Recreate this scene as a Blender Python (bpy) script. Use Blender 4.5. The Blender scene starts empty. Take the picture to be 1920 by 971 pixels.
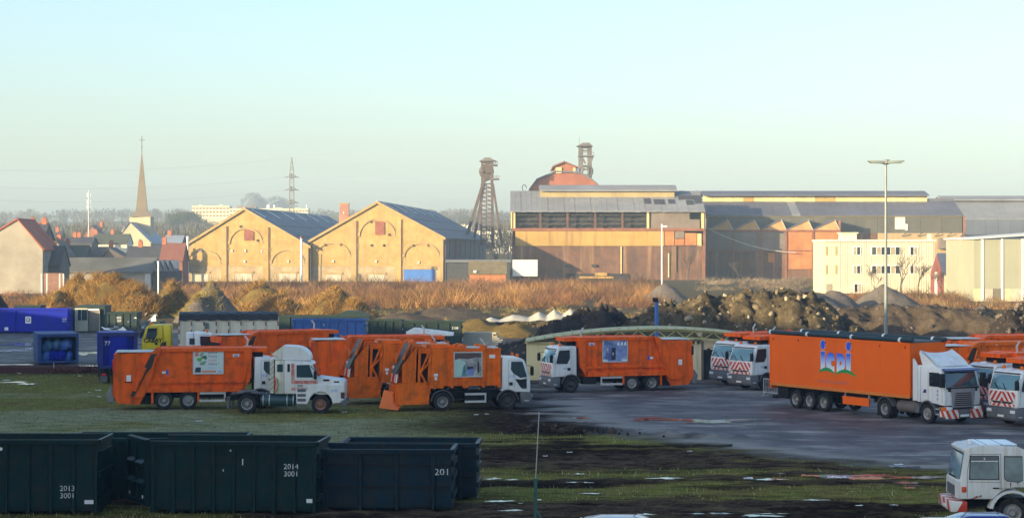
import bpy, bmesh, math, random
import numpy as np
from mathutils import Vector, Matrix
random.seed(7); RNG = np.random.default_rng(11)
R = math.radians
sc = bpy.context.scene
COL = sc.collection

# ------------------------------------------------------------------ camera, sky, sun, exposure
F, HC, YH = 3800.0, 9.5, 460.0            # focal length in photo pixels, eye height, horizon row
cam = bpy.data.cameras.new('camera'); cam.sensor_width = 36; cam.lens = 36 * F / 1920
cam.shift_y = -(485.5 - YH) / 1920; cam.clip_start = 0.5; cam.clip_end = 9000
camo = bpy.data.objects.new('camera', cam); COL.objects.link(camo)
camo.location = (0, 0, HC); camo.rotation_euler = (R(90), 0, 0); sc.camera = camo

SUN_EL = 11.0; SUN_AZ = 233.13             # azimuth clockwise from +Y: behind the camera on the left
world = bpy.data.worlds.new('World'); sc.world = world; world.use_nodes = True
wn = world.node_tree.nodes; wl = world.node_tree.links
sky = wn.new('ShaderNodeTexSky'); sky.sky_type = 'NISHITA'; sky.sun_disc = False
sky.sun_elevation = R(SUN_EL); sky.sun_rotation = R(SUN_AZ)
sky.altitude = 120; sky.air_density = 1.0; sky.dust_density = 2.0; sky.ozone_density = 2.35
wl.new(sky.outputs[0], wn['Background'].inputs[0]); wn['Background'].inputs[1].default_value = 0.12
sl = bpy.data.lights.new('sun', 'SUN'); sl.energy = 4.3; sl.angle = R(0.5); sl.color = (1.0, 0.76, 0.42)
so = bpy.data.objects.new('sun', sl); COL.objects.link(so)
_d = Vector((math.sin(R(SUN_AZ)) * math.cos(R(SUN_EL)), math.cos(R(SUN_AZ)) * math.cos(R(SUN_EL)), math.sin(R(SUN_EL))))
so.rotation_euler = _d.to_track_quat('Z', 'Y').to_euler()
sc.view_settings.view_transform = 'Standard'; sc.view_settings.look = 'None'
sc.view_settings.exposure = 1.56; sc.view_settings.gamma = 1.0
sc.render.engine = 'CYCLES'; sc.cycles.use_denoising = True
sc.cycles.max_bounces = 6; sc.cycles.volume_bounces = 1
sc.cycles.caustics_reflective = False; sc.cycles.caustics_refractive = False

# ------------------------------------------------------------------ helpers
def PX(px, Y): return (px - 960.0) * Y / F
def PZ(py, Y): return HC - (py - YH) * Y / F
def GY(py): return HC * F / (py - YH)      # ground distance seen at a photo row

def _hash(ix, iy, seed):
    h = (ix.astype(np.int64) * 374761393 + iy.astype(np.int64) * 668265263 + seed * 974711) & 0x7fffffff
    h = ((h ^ (h >> 13)) * 1274126177) & 0x7fffffff
    return ((h ^ (h >> 16)) & 0xffff) / 65535.0
def vnoise(x, y, seed=0):
    x = np.asarray(x, float); y = np.asarray(y, float)
    ix = np.floor(x); iy = np.floor(y); fx = x - ix; fy = y - iy
    fx = fx * fx * (3 - 2 * fx); fy = fy * fy * (3 - 2 * fy)
    a = _hash(ix, iy, seed); b = _hash(ix + 1, iy, seed); c = _hash(ix, iy + 1, seed); d = _hash(ix + 1, iy + 1, seed)
    return (a * (1 - fx) + b * fx) * (1 - fy) + (c * (1 - fx) + d * fx) * fy
def fbm(x, y, octv=4, seed=0):
    s = 0; a = .5; t = 0
    for k in range(octv):
        s = s + a * vnoise(x * 2 ** k + 17.3 * k, y * 2 ** k + 9.1 * k, seed + k); t += a; a *= .5
    return s / t
def sstep(a, b, x):
    t = np.clip((x - a) / (b - a), 0, 1); return t * t * (3 - 2 * t)

class NT:
    def __init__(s, name):
        s.m = bpy.data.materials.new(name); s.m.use_nodes = True
        s.n = s.m.node_tree.nodes; s.l = s.m.node_tree.links; s.b = s.n['Principled BSDF']
        s._tc = None
    def tc(s, out='Object'):
        if not s._tc: s._tc = s.n.new('ShaderNodeTexCoord')
        return s._tc.outputs[out]
    def set(s, sock, v):
        i = s.b.inputs[sock]
        if hasattr(v, 'is_linked') or isinstance(v, bpy.types.NodeSocket): s.l.new(v, i)
        else: i.default_value = v
    def map(s, scale=(1, 1, 1), rot=(0, 0, 0), loc=(0, 0, 0), src=None):
        m = s.n.new('ShaderNodeMapping'); m.inputs['Scale'].default_value = scale; m.inputs['Rotation'].default_value = rot
        m.inputs['Location'].default_value = loc
        s.l.new(src or s.tc(), m.inputs[0]); return m.outputs[0]
    def noise(s, vec, scale, det=4, rough=.6):
        t = s.n.new('ShaderNodeTexNoise'); t.inputs['Scale'].default_value = scale; t.inputs['Detail'].default_value = det
        t.inputs['Roughness'].default_value = rough; s.l.new(vec, t.inputs['Vector']); return t.outputs[0]
    def ramp(s, fac, stops, interp='LINEAR'):
        r = s.n.new('ShaderNodeValToRGB'); e = r.color_ramp.elements; r.color_ramp.interpolation = interp
        while len(e) > 1: e.remove(e[-1])
        for k, (p, c) in enumerate(stops):
            el = e[0] if k == 0 else e.new(p)
            el.position = p; el.color = (c, c, c, 1) if isinstance(c, (int, float)) else (*c[:3], 1)
        s.l.new(fac, r.inputs[0]); return r.outputs[0]
    def mix(s, fac, a, b, mode='MIX'):
        m = s.n.new('ShaderNodeMix'); m.data_type = 'RGBA'; m.blend_type = mode
        for sock, v in ((m.inputs[0], fac), (m.inputs[6], a), (m.inputs[7], b)):
            if isinstance(v, bpy.types.NodeSocket): s.l.new(v, sock)
            elif isinstance(v, (int, float)): sock.default_value = v
            else: sock.default_value = (*v[:3], 1)
        return m.outputs[2]
    def math(s, op, a, b=0.0):
        m = s.n.new('ShaderNodeMath'); m.operation = op
        for i, v in enumerate((a, b)):
            if isinstance(v, bpy.types.NodeSocket): s.l.new(v, m.inputs[i])
            else: m.inputs[i].default_value = v
        return m.outputs[0]
    def sep(s, vec):
        m = s.n.new('ShaderNodeSeparateXYZ'); s.l.new(vec, m.inputs[0]); return m.outputs
    def bump(s, h, strength=.4, dist=.05):
        b = s.n.new('ShaderNodeBump'); b.inputs['Strength'].default_value = strength; b.inputs['Distance'].default_value = dist
        s.l.new(h, b.inputs['Height']); s.l.new(b.outputs[0], s.b.inputs['Normal'])
    def attr(s, name):
        a = s.n.new('ShaderNodeAttribute'); a.attribute_name = name; return a

MATS = {}
def mat(name, col, rough=.6, var=.16, scale=1.2, metal=0.0, dirt=None, streak=None, spec=.5, bump=0, bscale=8, coat=0):
    """plain surface: base colour, broad tone variation, optional dirt blotches and rain streaks"""
    if name in MATS: return MATS[name]
    t = NT(name); v = t.tc()
    n1 = t.noise(v, scale, 5)
    lo = tuple(c * (1 - var) for c in col); hi = tuple(min(1, c * (1 + var)) for c in col)
    c = t.ramp(n1, [(.3, lo), (.7, hi)])
    if dirt:
        dc, amt, dsc = dirt
        n2 = t.noise(v, dsc, 6, .7)
        c = t.mix(t.ramp(n2, [(.62 - amt * .35, 0.0), (.78 - amt * .2, min(1, amt * 1.6))]), c, dc)
    if streak:
        dc, amt, dsc = streak
        n3 = t.noise(t.map((dsc, dsc, dsc * .06)), 1.0, 5, .65)
        c = t.mix(t.ramp(n3, [(.5, 0.0), (.75, amt)]), c, dc)
    t.set('Base Color', c)
    t.set('Roughness', t.ramp(n1, [(.2, min(1, rough * 1.15)), (.8, rough * .85)])); t.set('Metallic', metal)
    t.set('Specular IOR Level', spec)
    if coat: t.set('Coat Weight', coat)
    if bump: t.bump(t.noise(v, bscale, 5), bump, .05)
    MATS[name] = t.m; return t.m

class MB:
    """collects shapes for one mesh"""
    def __init__(s): s.v = []; s.f = []
    def add(s, vs, fs):
        o = len(s.v); s.v += [tuple(p) for p in vs]; s.f += [tuple(i + o for i in f) for f in fs]; return s
    def box(s, x0, x1, y0, y1, z0, z1):
        return s.add([(x0, y0, z0), (x1, y0, z0), (x1, y1, z0), (x0, y1, z0), (x0, y0, z1), (x1, y0, z1), (x1, y1, z1), (x0, y1, z1)],
                     [(0, 3, 2, 1), (4, 5, 6, 7), (0, 1, 5, 4), (1, 2, 6, 5), (2, 3, 7, 6), (3, 0, 4, 7)])
    def prism(s, poly, a, b, axis='y', ins=0.0):
        """poly of (u,w): axis y -> (u,·,w); x -> (·,u,w); z -> (u,w,·)"""
        n = len(poly)
        mk = {'y': lambda p, t: (p[0], t, p[1]), 'x': lambda p, t: (t, p[0], p[1]), 'z': lambda p, t: (p[0], p[1], t)}[axis]
        vs = [mk(p, a) for p in poly] + [mk(p, b) for p in poly]
        fs = [tuple(range(n - 1, -1, -1)), tuple(range(n, 2 * n))]
        fs += [(i, (i + 1) % n, n + (i + 1) % n, n + i) for i in range(n)]
        return s.add(vs, fs)
    def bar(s, p, q, r, n=4, r2=None):
        p = Vector(p); q = Vector(q); d = (q - p).normalized()
        u = d.orthogonal().normalized() if abs(d.z) > .99 or True else 0
        ref = Vector((0, 0, 1)) if abs(d.z) < .95 else Vector((1, 0, 0))
        u = d.cross(ref).normalized(); w = d.cross(u); r2 = r if r2 is None else r2
        vs = []
        for c, rr in ((p, r), (q, r2)):
            for k in range(n):
                a = 2 * math.pi * (k + .5) / n; vs.append(c + (u * math.cos(a) + w * math.sin(a)) * rr)
        fs = [tuple(range(n - 1, -1, -1)), tuple(range(n, 2 * n))] + [(i, (i + 1) % n, n + (i + 1) % n, n + i) for i in range(n)]
        return s.add(vs, fs)
    def path(s, pts, r, n=5):
        for a, b in zip(pts[:-1], pts[1:]): s.bar(a, b, r, n)
        return s
    def lathe(s, prof, axis='y', c=(0, 0, 0), n=20):
        """profile of (radius, along)"""
        vs = []; m = len(prof)
        for k in range(n):
            a = 2 * math.pi * k / n; ca, sa = math.cos(a), math.sin(a)
            for r, t in prof:
                if axis == 'y': p = (r * ca, t, r * sa)
                elif axis == 'x': p = (t, r * ca, r * sa)
                else: p = (r * ca, r * sa, t)
                vs.append((p[0] + c[0], p[1] + c[1], p[2] + c[2]))
        fs = []
        for k in range(n):
            k2 = (k + 1) % n
            for j in range(m - 1): fs.append((k * m + j, k2 * m + j, k2 * m + j + 1, k * m + j + 1))
        for j in (() if prof[0] == prof[-1] else (0, m - 1)):
            if prof[j][0] > 1e-6: fs.append(tuple(k * m + j for k in range(n)))
        return s.add(vs, fs)
    def quad(s, a, b, c, d): return s.add([a, b, c, d], [(0, 1, 2, 3)])
    def mesh(s, name, bevel=0, seg=2, smooth=False, ang=30):
        bm = bmesh.new(); vv = [bm.verts.new(p) for p in s.v]
        for f in s.f:
            try: bm.faces.new([vv[i] for i in f])
            except ValueError: pass
        bmesh.ops.remove_doubles(bm, verts=bm.verts, dist=1e-5)
        bmesh.ops.recalc_face_normals(bm, faces=bm.faces)
        if bevel:
            es = [e for e in bm.edges if len(e.link_faces) == 2 and e.calc_face_angle(0) > R(ang)]
            bmesh.ops.bevel(bm, geom=es, offset=bevel, segments=seg, affect='EDGES', profile=.5, clamp_overlap=True)
        me = bpy.data.meshes.new(name); bm.to_mesh(me); bm.free()
        if smooth or bevel:
            me.shade_smooth()
            me.set_sharp_from_angle(angle=R(38))
        return me
    def build(s, name, m, parent=None, **k): return obj(name, s.mesh(name, **k), m, parent)

def obj(name, me, m, parent=None, loc=(0, 0, 0), rot=(0, 0, 0)):
    if m is not None and not me.materials: me.materials.append(m)
    o = bpy.data.objects.new(name, me); COL.objects.link(o)
    o.location = loc; o.rotation_euler = rot
    if parent is not None: o.parent = parent
    return o
def tag(o, label=None, cat=None, group=None, kind=None):
    for k, v in (('label', label), ('category', cat), ('group', group), ('kind', kind)):
        if v: o[k] = v
    return o
def thing(name, label, cat, loc=(0, 0, 0), rz=0.0, group=None):
    o = bpy.data.objects.new(name, None); COL.objects.link(o); o.empty_display_size = .3
    o.location = loc; o.rotation_euler = (0, 0, rz); return tag(o, label, cat, group)
def np_mesh(name, verts, tris, colors=None):
    me = bpy.data.meshes.new(name); verts = np.asarray(verts, np.float32); tris = np.asarray(tris, np.int32); k = tris.shape[1]
    me.vertices.add(len(verts)); me.vertices.foreach_set('co', verts.ravel())
    me.loops.add(tris.size); me.loops.foreach_set('vertex_index', tris.ravel())
    me.polygons.add(len(tris)); me.polygons.foreach_set('loop_start', np.arange(0, tris.size, k, dtype=np.int32))
    me.update(calc_edges=True)
    if colors is not None:
        a = me.attributes.new('Col', 'FLOAT_COLOR', 'POINT')
        c = np.ones((len(verts), 4), np.float32); c[:, :3] = colors; a.data.foreach_set('color', c.ravel())
    return me
_DG = None
def text(parent, s, x, z, side, size, m, y=0.0, name='lettering', ext=.004, vertical=False, center=False, sx=1.0, bold=0):
    """flat lettering on a side face; side -1 faces -y and reads along +x, +1 faces +y"""
    cu = bpy.data.curves.new('t', 'FONT'); cu.body = s; cu.size = size; cu.extrude = ext; cu.resolution_u = 2; cu.offset = bold
    cu.space_line = .95 if not vertical else .85
    if center: cu.align_x = 'CENTER'
    to = bpy.data.objects.new('t', cu); COL.objects.link(to)
    me = bpy.data.meshes.new_from_object(to.evaluated_get(bpy.context.evaluated_depsgraph_get()))
    bpy.data.objects.remove(to); bpy.data.curves.remove(cu); me.name = name
    me.materials.clear()
    o = obj(name, me, m, parent, (x, y, z), (R(90), 0, R(180) if side > 0 else 0)); o.scale = (sx, 1, 1)
    return o
def blades(base, h, w, lean=.5, tip=None):
    """thin upright triangles: base (n,3), heights, widths"""
    n = len(base); a = RNG.uniform(0, 2 * np.pi, n); l = RNG.normal(0, lean, (n, 2)) * h[:, None]
    d = np.stack([np.cos(a), np.sin(a) * .4, np.zeros(n)], 1) * (w[:, None] * .5)
    t = base + np.concatenate([l, h[:, None]], 1)
    v = np.empty((n * 3, 3)); v[0::3] = base - d; v[1::3] = base + d; v[2::3] = t
    return v, np.arange(n * 3).reshape(n, 3)
def vcol_mat(name, rough=.9, trans=False):
    if name in MATS: return MATS[name]
    t = NT(name); t.set('Base Color', t.attr('Col').outputs['Color']); t.set('Roughness', rough); t.set('Specular IOR Level', .15)
    MATS[name] = t.m; return t.m
def pal(n, cols, jit=.18):
    c = np.array(cols)[RNG.integers(0, len(cols), n)] * (1 + RNG.normal(0, jit, (n, 1))); return np.clip(c, .005, .9)

# ------------------------------------------------------------------ materials
ORANGE = mat('orange_paint', (.92, .122, .002), .5, .06, .7, dirt=((.17, .04, .010), .38, 1.5), streak=((.22, .05, .010), .75, 3.2), spec=.22, bump=.12, bscale=1.6)
ORANGE2 = mat('orange_paint_faded', (.88, .155, .004), .55, .08, .8, dirt=((.15, .045, .012), .42, 1.6), streak=((.2, .055, .014), .75, 3.2), spec=.22, bump=.12, bscale=1.6)
WHITE = mat('white_cab_paint', (.78, .79, .78), .4, .06, 1.2, streak=((.42, .41, .36), .5, 3), coat=.2)
CREAMW = mat('aged_cream_paint', (.70, .68, .56), .5, .1, 1.2, streak=((.30, .24, .15), .6, 4), dirt=((.35, .30, .2), .25, 4))
BLACK = mat('black_plastic', (.012, .013, .015), .6, .3, spec=.3)
CHASSIS = mat('chassis_black', (.012, .013, .016), .7, .35, dirt=((.04, .034, .028), .25, 5), spec=.2)
RUBBER = mat('tyre_rubber', (.022, .022, .023), .9, .3, 4, dirt=((.09, .08, .065), .35, 5), spec=.2)
RIM = mat('rim_grey', (.36, .36, .35), .5, .2, 4, dirt=((.10, .075, .05), .5, 6))
RIMD = mat('rim_dark', (.05, .048, .05), .6, .3, 4)
STEEL = mat('galvanised_rail', (.55, .56, .56), .45, .12, 3, metal=.3)
GREYP = mat('grey_plastic', (.11, .115, .125), .6, .2)
RED = mat('red_paint', (.62, .02, .015), .4, .08)
AMBER = mat('amber_lens', (.85, .16, .01), .25, .05)
LENS = mat('headlight_lens', (.75, .77, .8), .12, .05)
def glassm(name, col, rough=.06):
    t = NT(name); t.set('Base Color', (*col, 1)); t.set('Roughness', rough); t.set('Specular IOR Level', .9); t.set('Coat Weight', .6); t.set('Coat Roughness', .02)
    return t.m
GLASS = glassm('cab_glass', (.035, .07, .085)); GLASSD = glassm('dark_glass', (.02, .028, .036)); GLASST = glassm('teal_glass', (.10, .22, .25))
def stripe_mat(name, ang, w, c1=(.78, .76, .72), c2=(.6, .03, .02), chev=False):
    t = NT(name); x, y, z = t.sep(t.tc()); ay = t.math('ABSOLUTE', y) if chev else y
    u = t.math('ADD', t.math('MULTIPLY', ay, math.cos(ang)), t.math('MULTIPLY', z, math.sin(ang)))
    fr = t.math('FRACT', t.math('DIVIDE', t.math('ADD', u, 20.0), w))
    t.set('Base Color', t.mix(t.math('GREATER_THAN', fr, .5), c1, c2)); t.set('Roughness', .4); return t.m
CHEV = stripe_mat('chevron_red_white', R(40), .30, chev=True)
STRIPE = stripe_mat('striped_flap', R(8), .22)
def stripe_x(name, w=.22):
    t = NT(name); x, y, z = t.sep(t.tc()); u = t.math('ADD', t.math('ADD', x, y), t.math('MULTIPLY', z, .6))
    fr = t.math('FRACT', t.math('DIVIDE', t.math('ADD', u, 40.0), w))
    t.set('Base Color', t.mix(t.math('GREATER_THAN', fr, .5), (.75, .73, .66), (.6, .05, .025))); t.set('Roughness', .45); return t.m
STRIPEX = stripe_x('striped_bumper', .42)
INK = mat('print_grey', (.13, .15, .15), .6, .05); INKB = mat('print_blue', (.03, .13, .55), .5, .05); INKW = mat('print_white', (.8, .82, .82), .5, .08)
WORN = mat('worn_stencil_white', (.78, .80, .80), .6, .08, 1, dirt=((.01, .035, .04), .55, 7))
INKO = mat('print_orange', (.75, .25, .12), .5, .05); INKK = mat('print_black', (.01, .01, .012), .5, .05)
LTBLUE = mat('print_light_blue', (.16, .42, .75), .5, .05)
# ------------------------------------------------------------------ ground
def ground():
    def lines(segs):
        out = []
        for a, b, st in segs:
            out.append(np.arange(a, b, st))
        return np.concatenate(out + [[segs[-1][1]]])
    xs = lines([(-1350, -300, 70), (-300, -90, 8), (-90, -45, .8), (-45, 45, .3), (45, 90, .8), (90, 300, 8), (300, 1350, 70)])
    ys = lines([(-230, 40, 15), (40, 58, .8), (58, 128, .26), (128, 235, .6), (235, 600, 4), (600, 3150, 60)])
    X, Y = np.meshgrid(xs, ys); sh = X.shape
    n_lo = fbm(X * .09, Y * .14, 4, 3); n_md = fbm(X * .35, Y * .7, 4, 9); n_hi = fbm(X * 1.5, Y * 1.8, 3, 21)
    yb = np.array([40, 75, 83, 86.4, 91.4, 96.8, 101.7, 109, 120, 150, 172, 190, 230, 3200.])
    xb = np.array([70, 28, 20, 17, 12.6, 8.6, 5.6, 2.8, 1.6, 1.2, -1, -4, 500, 500.])
    bx = np.interp(Y, yb, xb)
    asph = sstep(-2.2, 2.6, X - bx - .6 + (n_md - .5) * 6.5 + (n_hi - .5) * 3.0)
    asph *= 1 - sstep(150, 165, Y + (n_lo - .5) * 30) * (1 - sstep(2, 10, X) * .4)
    yard = sstep(158, 166, Y + (n_md - .5) * 6) * (1 - sstep(228, 240, Y + (n_lo - .5) * 14)) * (1 - sstep(-8, 6, X + (n_lo - .5) * 14))
    asph = np.maximum(asph, yard * .9)
    # grass: strong on the left meadow, streaky with ruts in the foreground
    mead = (1 - sstep(-9, 1.5, X + (n_lo - .5) * 9 - (108 - Y) * .1)) * sstep(93, 98, Y + (n_md - .5) * 5) * (1 - sstep(146, 153, Y + (n_md - .5) * 6))
    st = fbm(X * .06 + Y * .03, Y * .42, 4, 33)
    fore = sstep(.42, .56, st + (n_md - .5) * .35) * (1 - sstep(100, 106, Y)) * sstep(66, 76, Y + (n_md - .5) * 12)
    grass = np.clip(np.maximum(mead, fore), 0, 1) * (1 - asph)
    mud = np.clip(1 - asph - grass, 0, 1)
    redd = sstep(150, 153, Y + (n_md - .5) * 3) * (1 - sstep(159, 165, Y + (n_md - .5) * 5)) * (1 - sstep(-26, -18, X)) * (1 - asph * .3)
    far = sstep(228, 250, Y)
    # relief: ruts and clods in mud, little on asphalt
    ph = (Y + .12 * X + 4 * (n_lo - .5)) * 3.4
    ruts = np.maximum(np.sin(ph), np.sin(ph * 1.37 + 1)) * sstep(.35, .6, vnoise(X * .05, Y * .2, 5))
    near = 1 - sstep(130, 150, Y)
    Z = (mud * (.22 * (n_hi - .5) + .22 * (n_md - .5) + .13 * ruts) + grass * (.05 * (n_hi - .5) + .06 * (n_md - .5)) + asph * .01 * (n_hi - .5)) * near * sstep(45, 58, Y)
    rid = np.exp(-((Y - (103.5 - .55 * (X - 4))) / 1.1) ** 2) * sstep(0, 3, X) * (1 - sstep(10.5, 13, X))
    Z += rid * (.10 + .5 * np.maximum(n_hi - .35, 0)) ; mud = np.maximum(mud, np.clip(rid * 1.4, 0, 1)); grass = grass * (1 - np.clip(rid * 1.4, 0, 1))
    edge = np.exp(-((X - bx - 2.2 + (n_md - .5) * 3) / 1.6) ** 2) * sstep(.35, .6, n_md + .15) * (Y < 125) * (Y > 76)
    Z -= .03 * (1 - asph)
    rise = sstep(560, 1500, Y) * 12; Z = Z + rise * (Y > 560)
    V = np.stack([X, Y, Z], -1).reshape(-1, 3)
    i = np.arange(V.shape[0]).reshape(sh)
    Q = np.stack([i[:-1, :-1], i[:-1, 1:], i[1:, 1:], i[1:, :-1]], -1).reshape(-1, 4)
    me = np_mesh('ground', V, Q)
    for nm, a in (('asph', asph), ('grass', grass), ('redd', redd), ('far', far), ('edge', edge), ('rut', sstep(.1, .9, ruts + (n_hi - .5) * 1.4) * (1 - asph) * (1 - .85 * sstep(98, 104, Y))), ('frost', mead * sstep(.36, .62, n_lo + (118 - Y) * .012 + (n_md - .5) * .3))):
        at = me.attributes.new(nm, 'FLOAT', 'POINT'); at.data.foreach_set('value', a.astype(np.float32).ravel())
    me.shade_smooth()
    t = NT('ground_earth'); v = t.tc()
    nA = t.noise(v, .35, 6); nB = t.noise(t.map((1, 1.6, 1)), 2.2, 8, .75); nC = t.noise(v, 9, 4, .7)
    nS = t.noise(t.map((.12, .9, 1), rot=(0, 0, R(4))), 1.0, 6, .65)
    mud = t.ramp(nB, [(.3, (.007, .0045, .0035)), (.5, (.032, .020, .014)), (.72, (.15, .10, .062))])
    mud = t.mix(t.ramp(nA, [(.45, 0.0), (.65, .5)]), mud, (.017, .011, .009))
    gr = t.ramp(nB, [(.2, (.10, .10, .02)), (.5, (.27, .27, .06)), (.8, (.44, .38, .13))])
    gr = t.mix(t.ramp(nA, [(.4, 0.0), (.66, .75)]), gr, (.30, .21, .075))
    gr = t.mix(t.math('MULTIPLY', t.attr('frost').outputs['Fac'], t.ramp(nC, [(.3, .25), (.7, .8)])), gr, (.52, .55, .38))
    asp = t.ramp(nS, [(.36, (.05, .044, .046)), (.45, (.12, .105, .105)), (.53, (.22, .20, .19)), (.63, (.46, .42, .37))])
    asp = t.mix(t.ramp(nA, [(.42, 0.0), (.58, .8)]), asp, (.06, .052, .055))
    asp = t.mix(t.ramp(nB, [(.4, 0.0), (.7, .4)]), asp, (.07, .063, .07))
    asp = t.mix(t.math('MULTIPLY', t.attr('edge').outputs['Fac'], t.ramp(nB, [(.3, .3), (.6, .9)])), asp, (.34, .30, .25))
    fa = t.ramp(nA, [(.3, (.07, .06, .035)), (.55, (.13, .105, .065)), (.7, (.09, .10, .04))])
    mud = t.mix(t.math('MULTIPLY', t.attr('rut').outputs['Fac'], t.ramp(nC, [(.3, .2), (.65, .9)])), mud, (.19, .135, .085))
    gr = t.mix(t.math('MULTIPLY', t.attr('rut').outputs['Fac'], t.ramp(nC, [(.35, 0.0), (.6, .75)])), gr, (.05, .04, .026))
    c = t.mix(t.attr('grass').outputs['Fac'], mud, gr)
    nF = t.noise(t.map((.7, 5.5, 1), rot=(0, 0, R(3))), 1.0, 6, .75)
    c = t.mix(t.ramp(nF, [(.36, .88), (.52, .25), (.62, 0.0)]), c, (.007, .006, .006))
    c = t.mix(t.attr('asph').outputs['Fac'], c, asp)
    c = t.mix(t.math('MULTIPLY', t.attr('redd').outputs['Fac'], t.ramp(nB, [(.3, .4), (.6, .95)])), c, (.10, .035, .03))
    c = t.mix(t.attr('far').outputs['Fac'], c, fa)
    t.set('Base Color', c)
    # wet patches on tarmac and in mud are glossier
    wet = t.ramp(nS, [(.34, .42), (.5, .72), (.7, .95)])
    rg = t.mix(t.math('MAXIMUM', t.attr('grass').outputs['Fac'], t.attr('far').outputs['Fac']), wet, (.95, .95, .95))
    t.set('Roughness', rg); t.set('Specular IOR Level', t.math('MULTIPLY', t.attr('asph').outputs['Fac'], .3))
    t.bump(t.noise(v, 9, 6, .75), .8, .06)
    tag(obj('ground', me, t.m), kind='structure')
ground()

WATER = NT('puddle_water'); WATER.set('Base Color', (.02, .022, .026, 1)); WATER.set('Roughness', .12); WATER.set('Specular IOR Level', .9)
WATER.bump(WATER.noise(WATER.map((1, 3, 1)), 3, 3), .05, .02); WATER = WATER.m
def puddle(px, py, wpx, hpx, seed):
    Y = GY(py); cx = PX(px, Y); rx = wpx * Y / F / 2; ry = max(.12, abs(GY(py - hpx / 2) - GY(py + hpx / 2)) / 2)
    n = 72; vs = []
    for k in range(n):
        a = 2 * math.pi * k / n
        rr = max(.12, -.25 + 2.1 * float(fbm(np.array([math.cos(a) * 3.1 + seed * 7.1]), np.array([math.sin(a) * 3.1 + seed]), 4, 5)[0]))
        vs.append((cx + math.cos(a) * rx * rr, Y + math.sin(a) * ry * rr, .028))
    me = bpy.data.meshes.new('puddle'); me.from_pydata(vs, [], [tuple(range(n))])
    tag(obj('puddle', me, WATER), kind='structure')
for k, a in enumerate([(1335, 789, 190, 9), (1220, 784, 60, 4), (1400, 797, 60, 3), (1085, 784, 40, 3), (1200, 788, 30, 3), (1590, 893, 170, 8), (1720, 896, 120, 6), (1440, 899, 70, 3), (1245, 897, 60, 3),
        (1700, 907, 50, 4), (1210, 965, 60, 4), (1290, 957, 90, 4), (1130, 951, 70, 4), (1100, 944, 60, 3), (935, 940, 60, 4), (955, 957, 60, 4), (1060, 950, 30, 3), (925, 898, 30, 4), (1340, 963, 90, 4), (1425, 967, 80, 4),
        (30, 717, 60, 3), (55, 720, 40, 3), (35, 645, 90, 5), (90, 653, 120, 6), (20, 657, 70, 5), (160, 662, 60, 7), (25, 684, 130, 2), (165, 686, 50, 2), (215, 645, 50, 4),
        (860, 690, 40, 2)]):
    puddle(*a, k)
_pr = random.Random(5)
for k in range(16):
    q = _pr.uniform(888, 968); puddle(_pr.uniform(905, 1740), q, _pr.uniform(14, 60) * (q - 700) / 220, _pr.uniform(1.0, 2.2), 60 + k)

# short grass over the meadow and the streaks: nobody could count it
def grass_blades():
    n = 150000
    Y = RNG.uniform(66, 150, n); X = RNG.uniform(-1, 1, n) * (.27 * Y + 1)
    n_md = fbm(X * .35, Y * .7, 4, 9); n_lo = fbm(X * .09, Y * .14, 4, 3)
    st = fbm(X * .06 + Y * .03, Y * .42, 4, 33)
    yb = np.array([40, 75, 83, 86.4, 91.4, 96.8, 101.7, 109, 120, 150, 172.]); xb = np.array([70, 28, 20, 17, 12.6, 8.6, 5.6, 2.8, 1.6, 1.2, -1.])
    asph = X - np.interp(Y, yb, xb) > -1.5
    mead = (X + (n_lo - .5) * 9 - (108 - Y) * .1 < -3) & (Y > 95)
    fore = (st + (n_md - .5) * .35 > .5) & (Y < 103)
    k = (mead | fore) & ~asph & (RNG.random(n) < .35 + .9 * (n_md - .25))
    X = X[k]; Y = Y[k]; m = len(X)
    v, tr = blades(np.stack([X, Y, np.full(m, -.04)], 1), RNG.gamma(3, .024, m) + .03, RNG.uniform(.02, .05, m), .5)
    c = np.repeat(pal(m, [(.20, .20, .05), (.30, .24, .08), (.15, .17, .04), (.32, .31, .15)]), 3, 0)
    tag(obj('grass', np_mesh('grass', v, tr, c), vcol_mat('grass_blades')), kind='stuff', label='short frosty grass between the muddy ruts', cat=None)
grass_blades()

# unseen heap added behind-left of the camera, ridge shaped to shade the yard
def heap():
    prof = [(-260, 4), (-220, 30), (-150, 40), (0, 40), (60, 39), (95, 33), (121, 25.5), (160, 18), (194, 12.5), (222, 7), (240, 1), (250, -1)]
    ys = np.arange(-260, 251, 5.0); hs = np.interp(ys, [p[0] for p in prof], [p[1] for p in prof]); hs = hs * np.where(hs > 0, .87, 1)
    u = np.linspace(-1, 1, 31); vs = []
    for y, h in zip(ys, hs):
        for q in u:
            x = -88 + q * max(h, 1) * 1.05; z = h * (1 - abs(q)) + (float(fbm(np.array([x * .2]), np.array([y * .2]))[0]) - .5) * 1.2 * (1 - abs(q))
            vs.append((x, y, z - .3))
    i = np.arange(len(vs)).reshape(len(ys), 31)
    Q = np.stack([i[:-1, :-1], i[:-1, 1:], i[1:, 1:], i[1:, :-1]], -1).reshape(-1, 4)
    tag(obj('hill', np_mesh('hill', vs, Q), mat('shade_heap_soil', (.06, .055, .04), .95, .4, .2)), kind='structure')
heap()

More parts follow.
